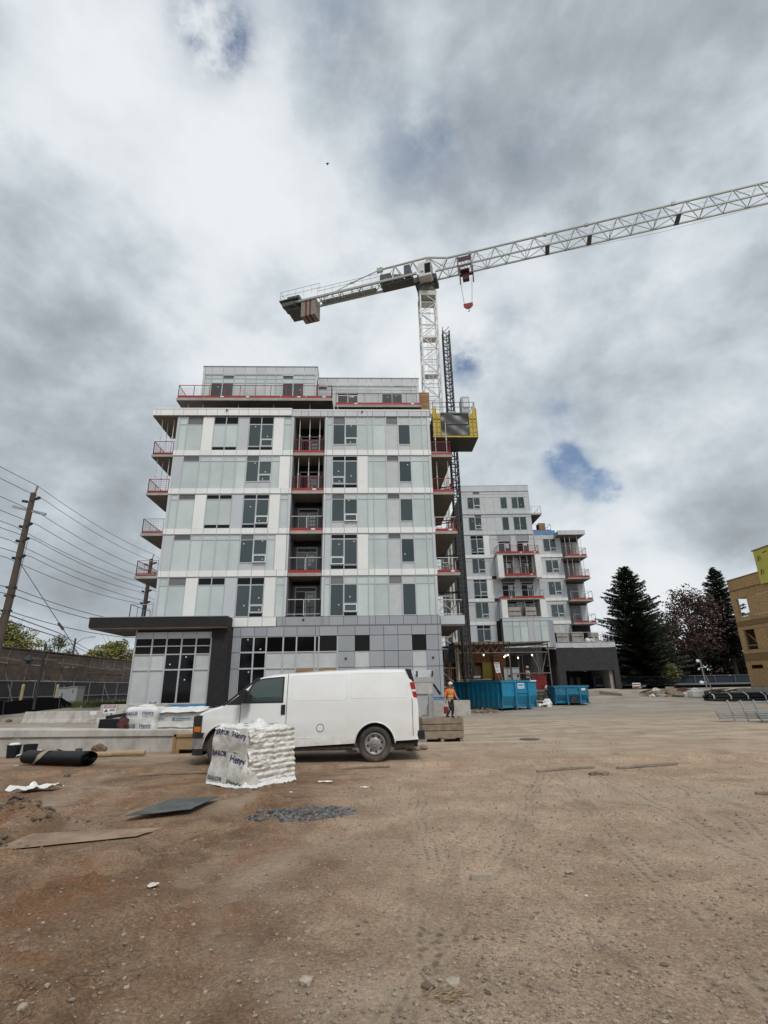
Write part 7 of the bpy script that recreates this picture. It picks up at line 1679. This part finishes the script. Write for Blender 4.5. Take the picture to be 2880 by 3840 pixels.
Wd = ['topmost', 'second', 'third', 'fourth right-hand', 'fourth left-hand', 'fifth right-hand', 'fifth left-hand', 'sixth right-hand', 'sixth left-hand', 'upper thin', 'lower thin', 'lowest']
for (dx, z), w_ in zip(WIRES, Wd):
    q = MB(); pts = []
    for (ya_, yb_) in ((6, 31.5), (31.5, 49.5), (49.5, 70)):
        for i in range(10 if yb_ < 70 else 11): f = i/10; pts.append((-21.4+dx+(.02*(ya_+(yb_-ya_)*f-31.5)), ya_+(yb_-ya_)*f, z-.35*4*f*(1-f)))
    q.tube(pts, .018 if z > 8 else .022, 4); single(q, 'overhead_wire', M_wire, w_+' overhead wire counted down the utility poles at left', 'wire', (-21.4+dx, 31.5, z), 'overhead wires between the utility poles')
for k, (z0, z1, dx) in enumerate(((8.9, 8.3, -22), (8.4, 7.9, -21.8))):
    q = MB(); q.tube([(-30.0, 44, 7.9-.5*k), (-38, 66, 8.6-.5*k), (-49, 90, 9.6-.6*k), (-60, 118, 9.9-.6*k)], .05, 4); single(q, 'overhead_wire', M_wire, ('upper', 'lower')[k]+' thick black cable running past the distant street lamp', 'wire', (-38, 66, 8), 'thick cables past the street lamp')
q = MB(); q.tube([(-21.3, 31.6, 9.2), (-18.5, 33, 5.0), (-16.8, 34, 2.2)], .02, 4); q.tube([(-19.0, 32.75, 5.7), (-18.7, 32.9, 5.3)], .08, 5); single(q, 'guy_wire', M_wire, 'slanting guy wire running down from the near utility pole', 'wire', (-18, 33, 1))
q = MB(); q.tube([(-20.95, 31.3, 10.5), (-21.1, 31.2, 2)], .015, 4); single(q, 'hanging_wire', M_wire, 'thin wire hanging straight down beside the near utility pole', 'wire', (-21, 31.3, 2))

# ------------------------------------------------------------------ trees
def leaf_cloud(mb, rnd, centre, rad, n, size, squash=1.):
    cx, cy, cz = centre
    for _ in range(n):
        th, u, r_ = rnd.random()*6.283, rnd.uniform(-1, 1), rnd.random()**.45
        s = math.sqrt(1-u*u); p = Vector((cx+rad*r_*s*math.cos(th), cy+rad*r_*s*math.sin(th), cz+rad*squash*r_*u))
        a = Vector((rnd.gauss(0, 1), rnd.gauss(0, 1), rnd.gauss(0, .7))).normalized(); b_ = a.cross(Vector((rnd.gauss(0, 1), rnd.gauss(0, 1), rnd.gauss(0, 1)))).normalized()
        l = size*rnd.uniform(.6, 1.4); a, b_ = a*l, b_*l*.6
        mb.add([p-a, p-b_*.8+a*.1, p+a, p+b_], [(0, 1, 2, 3)])
def broad_tree(name, label, x, y, z0, h, r, base, leaf_m, seed, n=9000, size=.16, group=None, blobs=22, bare=0.):
    rnd = random.Random(seed); t = thing(name, label, 'tree', (x, y, z0), 0, group)
    tr = MB(); top = Vector((x+rnd.uniform(-.3, .3), y, z0+h*.72)); tr.tube([(x, y, z0-.1), (x+.1, y, z0+base*.6), (x, y, z0+base), tuple(top)], [.03*h*.75, .022*h*.75, .018*h*.75, .004*h], 8)
    lf = MB(); cs = []
    for i in range(blobs):
        a, f = i*2.4+rnd.random(), (i+.5)/blobs
        hz = base+(h-base)*(.06+.9*f); rr = r*math.sin(math.pi*min(1, (.18+.80*f)))**.75*rnd.uniform(.55, 1.0)
        c = Vector((x+rr*.8*math.cos(a), y+rr*.8*math.sin(a), z0+hz)); cs.append(c)
        st = Vector((x, y, z0+base*.75+(hz-base)*.4)); mid = st.lerp(c, .55)+Vector((0, 0, .12*r)); tr.tube([st, mid, c, c+(c-mid)*.35+Vector((0, 0, .1))], [.010*h, .006*h, .003*h, .001*h], 5)
        for k in range(4):
            e = c+Vector((rnd.gauss(0, 1), rnd.gauss(0, 1), rnd.gauss(.2, .7)))*r*.28; tr.tube([mid.lerp(c, .5), c.lerp(e, .6), e], [.004*h, .002*h, .0008*h], 4)
        leaf_cloud(lf, rnd, tuple(c), r*rnd.uniform(.26, .44), int(n/blobs*(1-bare)), size, .8)
        for k in range(5): e = c+Vector((rnd.gauss(0, 1), rnd.gauss(0, 1), rnd.gauss(0, .7)))*r*.26; leaf_cloud(lf, rnd, tuple(e), r*.12, int(n/blobs*.09), size, .9)
    tr.build('trunk', M_bark, t); lf.build('crown', leaf_m, t, fix=False); return t
def spruce(label, x, y, z0, h, r, seed, thin=1., lo=0., skew=None):
    rnd = random.Random(seed); t = thing('spruce_tree', label, 'tree', (x, y, z0)); tr = MB(); tr.tube([(x, y, z0-.1), (x, y, z0+h*.5), (x, y, z0+h*.985)], [.02*h, .012*h, .002*h], 8)
    cr = MB(); lev = int(h*2.7)
    for i in range(lev):
        f = i/(lev-1); z = z0+h*(lo+(1-lo)*(.03+.965*f)); R_ = r*((1-f)**.74)*(1-.35*max(0, .12-f)/.12)+.10
        nb = int(rnd.uniform(7, 11)*thin)+2; a0 = rnd.random()*6.28
        for k in range(nb):
            a = a0+6.283*k/nb+rnd.uniform(-.25, .25); L_ = R_*rnd.uniform(.72, 1.1)*(1 if rnd.random() > .1 else .55)*(1+.14*math.sin(z*1.9+a*1.0)); d = Vector((math.cos(a), math.sin(a), 0)); side = Vector((-d.y, d.x, 0))
            droop = -.32+.55*f; o = Vector((x, y, z+rnd.uniform(-.2, .2)))
            P_ = lambda s: o+d*(L_*s)+Vector((0, 0, L_*(droop*s+.22*s*s)))
            tr.tube([P_(0), P_(.5), P_(.95)], [.02+.012*L_, .015+.004*L_, .006], 4, caps=False)
            m = max(5, int(L_*8.5))
            for j in range(m):
                s = .12+.9*(j+rnd.random())/m; c = P_(s); w_ = (.20+.34*L_*(1-s)*.55+.1)*rnd.uniform(.7, 1.3)
                for sg in (-1, 1):
                    e = c+side*(sg*w_)+d*(.24*rnd.random()+.1)+Vector((0, 0, rnd.uniform(-.24, .04))); wd = d*(.10+.05*rnd.random())
                    cr.add([c-wd*.6, c+wd, e+wd*.35, e-wd*.3], [(0, 1, 2, 3)])
                    if rnd.random() < .6: e2 = c+side*(sg*w_*.5)+Vector((0, 0, -.28*rnd.random()-.08)); cr.add([c-wd, c+wd, e2+wd*.5], [(0, 1, 2)])
            for _ in range(3): e = P_(1)+Vector((rnd.uniform(-.1, .1), rnd.uniform(-.1, .1), .05)); b2 = P_(.86); cr.add([b2-side*.1, b2+side*.1, e+d*.22], [(0, 1, 2)])
    tr.build('trunk', M_bark, t); cr.build('crown', M_spr, t, fix=False); return t
spruce('large dark spruce right of the brick garage base', 36.4, 70, .8, 16.4, 6.6, 3)
spruce('taller thin spruce partly hidden by the strand board building', 56.2, 80, .8, 18.2, 5.0, 8, .62, .22)
broad_tree('purple_leaf_tree', 'purple-leaved tree with open crown between the two spruces', 51.0, 80, .8, 14.2, 5.6, 4.2, M_leafp, 21, 4800, .2, blobs=26)
broad_tree('purple_leaf_tree', 'lower purple-leaved tree beside the large spruce', 45.5, 82, .8, 10.3, 4.2, 2.6, M_leafp, 27, 5200, .2, blobs=20)
broad_tree('young_tree', 'small young tree with yellow green leaves before the far fence', 37.6, 65, .8, 2.9, 1.15, 1.1, M_leafo, 31, 1400, .11, blobs=12)
for i, (x, y, h, r, m_, lab) in enumerate(((41.5, 84, 5.2, 4.2, M_hedge, 'dark shrub mass at the foot of the large spruce'), (48, 87, 6.2, 4.4, M_hedge, 'dark shrub mass below the purple-leaved trees'), (55.5, 86, 7.5, 4.6, M_hedge, 'dark shrub mass below the thin spruce'), (62, 85, 9.5, 5.0, M_hedge, 'tall dark shrubs behind the strand board building'), (36, 88, 4.2, 3.8, M_hedge, 'dark shrub left of the large spruce trunk'))):
    broad_tree('shrub', lab, x, y, .8, h, r, .4, m_, 50+i, 5200, .26, blobs=18)
broad_tree('street_tree', 'dense green tree above the noise wall at the left edge', -42.0, 61, 0, 9.0, 4.9, 3, M_leafg, 61, 11000, .15); broad_tree('street_tree', 'green tree rising left of the near utility pole', -48.5, 63, 0, 9.4, 4.6, 3, M_leafg, 62, 6000, .18)
broad_tree('street_tree', 'slim feathery tree between the dense tree and the street lamp', -40.1, 70, 0, 8.6, 1.9, 3.5, M_leafo, 63, 1300, .12, blobs=14); broad_tree('street_tree', 'round green tree beside the storefront corner', -42.2, 90, 0, 9.0, 4.3, 3, M_leafg, 64, 8000, .18)
broad_tree('street_tree', 'low bush-like tree right of the street lamp', -47.2, 93, 0, 8.2, 1.9, 4, M_leafg, 65, 2200, .16, blobs=12)
bt = broad_tree('roadside_tree', 'roadside tree mirrored in the block windows', -9, -22, 0, 9.5, 4.5, 2.5, M_leafo, 71, 5000, .24, 'roadside trees mirrored in the windows')
for x, y, s in ((-1.5, -25, 1.05), (5, -21, .85), (12, -26, 1.1), (-16, -27, 1.15), (20, -24, 1.), (-26, -24, 1.)):
    c = copy_tree(bt); c.location = (x, y, 0); c.scale = (s, s, s); c.rotation_euler.z = x
# far fence at right
FF = thing('mesh_fence', 'dark mesh fence with grey rail in front of the trees at right', 'fence', (45, 68, .8))
q = MB(); [q.bar((29+2.6*i, 68.0-.05*i, .5), (29+2.6*i, 68.0-.05*i, 2.35), .07) for i in range(14)]; q.bar((29, 68, 2.35), (64, 67.3, 2.35), .06); q.build('fence_tube', M_line, FF)
q = MB(); q.grid([[(29+.9*i, 68.1-.018*i+.05*vnoise_s(i*.9, j), z) for j, z in enumerate((1.2, 1.7, 2.3))] for i in range(39)]); q.build('fabric', mat('dark_blue_mesh', (.016,.026,.042), .85), FF)
q = MB(); q.bar((29, 67.6, 1.35), (64, 66.9, 1.35), .05, .2); q.build('grey_rail', M_line, FF)
q = MB(); q.grid([[(29+.9*i, 67.9-.018*i, z) for z in (.4, 1.25)] for i in range(39)]); q.build('black_skirt', M_silt, FF)
for i in range(3):
    HS2 = thing('house', ('white roofed house behind the large spruce', 'low pale house behind the purple tree', 'grey roofed house behind the thin spruce')[i], 'house', ((38, 50, 58)[i], 98, 0)); x = (38, 50, 58)[i]
    q = MB(); q.box(x-4, x+4, 96, 102, 0, 3.2); q.build('wall', (M_concl, M_wrap, M_concl)[i], HS2); q = MB(); q.prism([(x-4.5, 3.1), (x+4.5, 3.1), (x+1.5, 4.9), (x-1.5, 4.9)], 'y', 95.5, 102.5); q.build('roof', (M_elec, M_elec, M_alud)[i], HS2)

# ------------------------------------------------------------------ stones, gravel, grass, scraps on the ground
def stone(mb, rnd, x, y, z, r):
    ico = [(0,0,1),(.894,0,.447),(.276,.851,.447),(-.724,.526,.447),(-.724,-.526,.447),(.276,-.851,.447),(.724,.526,-.447),(-.276,.851,-.447),(-.894,0,-.447),(-.276,-.851,-.447),(.724,-.526,-.447),(0,0,-1)]
    fs = [(0,1,2),(0,2,3),(0,3,4),(0,4,5),(0,5,1),(1,6,2),(2,7,3),(3,8,4),(4,9,5),(5,10,1),(6,7,2),(7,8,3),(8,9,4),(9,10,5),(10,6,1),(11,7,6),(11,8,7),(11,9,8),(11,10,9),(11,6,10)]
    sx_, sy_, sz_ = r*rnd.uniform(.8, 1.35), r*rnd.uniform(.75, 1.2), r*rnd.uniform(.5, .85); a = rnd.random()*6.28; c, s = math.cos(a), math.sin(a); vs = []
    for p in ico: k = rnd.uniform(.78, 1.15); u, w_ = p[0]*sx_*k, p[1]*sy_*k; vs.append((x+u*c-w_*s, y+u*s+w_*c, z+p[2]*sz_*k+sz_*.45))
    mb.add(vs, fs)
rp = random.Random(77); q = MB(); N = 15000
cand = []
while len(cand) < N:
    y = 2.9+9.5*rp.random()**1.7; x = rp.uniform(-.85, .85)*(y+1.2)
    d = .35+.65*float(vnoise_s(x*.9+9, y*.9)+.5)
    if x < -.6: d *= .5
    if rp.random() < d**1.6: cand.append((x, y))
zz_ = gh(np.array([c[0] for c in cand]), np.array([c[1] for c in cand]))
for (x, y), z in zip(cand, zz_):
    r = .0042+.014*rp.random()**2.9+(.005 if rp.random() < .05 else 0); stone(q, rp, x, y, float(z)-.05*r, r)
tag(q.build('gravel', M_peb, smooth=False, fix=False), 'loose pebbles scattered over the brown earth', kind='stuff')
q = MB()
for _ in range(2300):
    a, t = rp.random()*6.28, rp.random()**.6; u, w_ = .80*t*math.cos(a), .40*t*math.sin(a); x, y = -.93+u*.97+w_*.1, 8.28+w_+u*.14
    stone(q, rp, x, y, GZ(x, y)-.005, .007+.032*rp.random()**3.6)
tag(q.build('broken_asphalt', M_asph, fix=False), 'patch of crushed grey asphalt lumps in front of the pallet', kind='stuff')
q = MB()
for _ in range(800):
    k = rp.randrange(3); cx, cy, rx, ry = ((-4.75, 8.05, .75, .25), (-4.6, 6.9, .6, .3), (-5.3, 7.3, .5, .4))[k]; x, y = cx+rx*rp.gauss(0, .5), cy+ry*rp.gauss(0, .5)-.03
    stone(q, rp, x, y, GZ(x, y), .009+.045*rp.random()**3.2)
tag(q.build('rubble', M_rock, fix=False), 'grey rubble lumps on the earth heaps at the left edge', kind='stuff')
def one_stone(x, y, r, m_, label, name='stone', seed=1):
    q = MB(); stone(q, random.Random(seed), x, y, GZ(x, y)-.01, r); return single(q, name, m_, label, 'stone', (x, y, GZ(x, y)))
one_stone(-.38, 3.92, .058, M_rocks, 'pale tan stone lying alone in the bottom foreground', seed=4)
one_stone(.36, 3.86, .038, M_rock, 'grey stone left of the straw clump', seed=5); one_stone(.52, 3.9, .048, M_rocks, 'larger pale stone touching the straw clump', seed=6)
one_stone(-6.44, 12.45, .09, M_rock, 'lone brown stone below the membrane roll', seed=7); one_stone(4.65, 11.2, .14, M_wood, 'knobbly lump between the two fallen timber strips', seed=8); one_stone(4.45, 11.15, .08, M_rock, 'small stone left of the knobbly lump', seed=18)
one_stone(.05, 3.52, .02, M_rock, 'small grey stone near the bottom edge, left of the straw clump', seed=9); one_stone(-1.9, 3.6, .03, M_rocks, 'pale stone at the cracked mud in the lower left', seed=10)
one_stone(.7, 3.72, .022, M_rock, 'round stone right of the straw clump', seed=11); one_stone(1.9, 4.0, .03, M_rock, 'grey stone alone at the lower right', seed=12)
q = MB(); g = GZ(1.07, 5.65); q.box(.97, 1.17, 5.61, 5.67, g-.005, g+.045); single(q, 'brick', M_rocks, 'pale broken brick lying in the middle foreground', 'brick', (1.07, 5.64, g), rz=0)
q = MB()
for _ in range(80): x, y = .47+rp.gauss(0, .07), 3.76+rp.gauss(0, .035); a = rp.gauss(.2, .8); l = rp.uniform(.02, .07); z = GZ(x, y)+.004+.02*rp.random(); q.bar((x, y, z), (x+l*math.cos(a), y+l*math.sin(a), z+rp.uniform(-.004, .015)), .003)
tag(single(q, 'straw', mat('dry_straw', (.33,.255,.15), .9, rand=.3, island=True), 'clump of dry straw at the two stones near the bottom', None, (.47, 3.76, 0)), kind='stuff')
for a, b_, w_, lab in (((3.5, 11.62), (4.85, 11.98), .07, 'fallen timber strip left of the knobbly lump'), ((5.3, 11.85), (6.75, 12.12), .09, 'thicker fallen timber strip right of the knobbly lump'), ((-.55, 12.55), (.5, 12.7), .05, 'reddish timber strip lying under the van'), ((-4.9, 12.3), (-3.0, 12.5), .06, 'long timber edge strip left of the wrapped pallet'), ((6.2, 9.0), (6.9, 8.75), .08, 'short pale board at the right edge of the dirt'), ((-1.6, 9.6), (-1.05, 9.62), .03, 'thin splinter below the wrapped pallet')):
    q = MB(); P0_, P1_ = Vector((*a, GZ(*a)+.02)), Vector((*b_, GZ(*b_)+.03)); m1 = P0_.lerp(P1_, .45)+Vector((0, .03, .015)); q.bar(P0_, m1, w_, .035); q.bar(m1, P1_, w_*.85, .03); single(q, 'timber_strip', M_wood, lab, 'timber', tuple(P0_))
for i, (x, y, sx_, sy_, m_, lab) in enumerate(((-1.33, 10.04, .05, .11, M_paper, 'white paper stub on the dirt below the pallet'), (-.81, 10.95, .25, .09, M_wrapw, 'flat white scrap right of the wrapped pallet'), (-.05, 10.3, .14, .06, M_wrapw, 'tiny white scrap between pallet and timber strips'), (-2.0, 5.7, .10, .09, M_wrap, 'clear crumpled plastic scrap in the churned mud'), (1.92, 5.69, .07, .05, M_rocks, 'pale chip right of the broken brick'), (-8.3, 13.7, .08, .05, M_wrapw, 'white scrap at the left end of the membrane roll'), (1.85, 5.1, .03, .02, M_paper, 'white chip below the pale chip'))):
    g = GZ(x, y); q = MB(); q.grid([[(x+sx_*(u-.5)*(1+.3*vnoise_s(u*5, i)), y+sy_*(w_-.5), g+.012+.02*(vnoise_s(u*6+i, w_*6)+.5)) for w_ in lin(0, 1, 5)] for u in lin(0, 1, 6)]); single(q, 'litter', m_, lab, 'litter', (x, y, g))
q = MB(); g = GZ(5.12, 17.48); q.lathe([(.31, g-.01), (.31, g+.022), (.27, g+.026), (0, g+.026)], (5.12, 17.48, 0), 'z', 28); single(q, 'manhole_cover', mat('rusty_iron', (.075,.06,.05), .8, col2=(.11,.085,.065), nscale=9), 'dark round manhole cover in the yard right of the crate', 'manhole', (5.12, 17.48, g))
q = MB()
for _ in range(2600):
    x, y = rp.uniform(-21, -14.9), rp.uniform(36.8, 40.5); z = GZ(x, y); h = rp.uniform(.08, .4); a = rp.random()*6.28; q.add([(x-.03*math.cos(a), y-.03*math.sin(a), z), (x+.03*math.cos(a), y+.03*math.sin(a), z), (x+rp.gauss(0, .1), y+rp.gauss(0, .1), z+h)], [(0, 1, 2)])
tag(q.build('grass', M_grass, fix=False), 'rough grass on the bank beside the storefront', kind='stuff')
for i, (x, y, r_, lab) in enumerate(((-22.2, 33.6, .35, 'brown rubble lump at the left end of the long barrier'), (-21.2, 33.4, .25, 'smaller rubble lump beside the long barrier'), (-14.0, 34.6, .4, 'reddish rock on the grass behind the danger sign'), (-23.3, 33.2, .3, 'rubble lump at the left edge before the silt cloth'))):
    one_stone(x, y, r_, mat('reddish_rubble_%d' % i, (.17,.10,.075), .9, col2=(.11,.075,.055), nscale=6), lab, 'rubble_lump', 30+i)
BD = thing('bird', 'tiny dark bird high in the clouds', 'bird', (-4.9, 50, 68)); q = MB(); q.add([(-5.3, 50, 68.1), (-4.9, 49.8, 67.9), (-4.9, 50.2, 67.9)], [(0, 1, 2)]); q.add([(-4.5, 50, 68.15), (-4.9, 49.8, 67.9), (-4.9, 50.2, 67.9)], [(0, 1, 2)]); q.build('wing', M_trou, BD); q = MB(); sack_mesh(q, (-4.9, 50, 67.85), (.1, .3, .09), 3, 5, 1.); q.build('bird_body', M_trou, BD)

BD.scale = (.7, .7, .7)
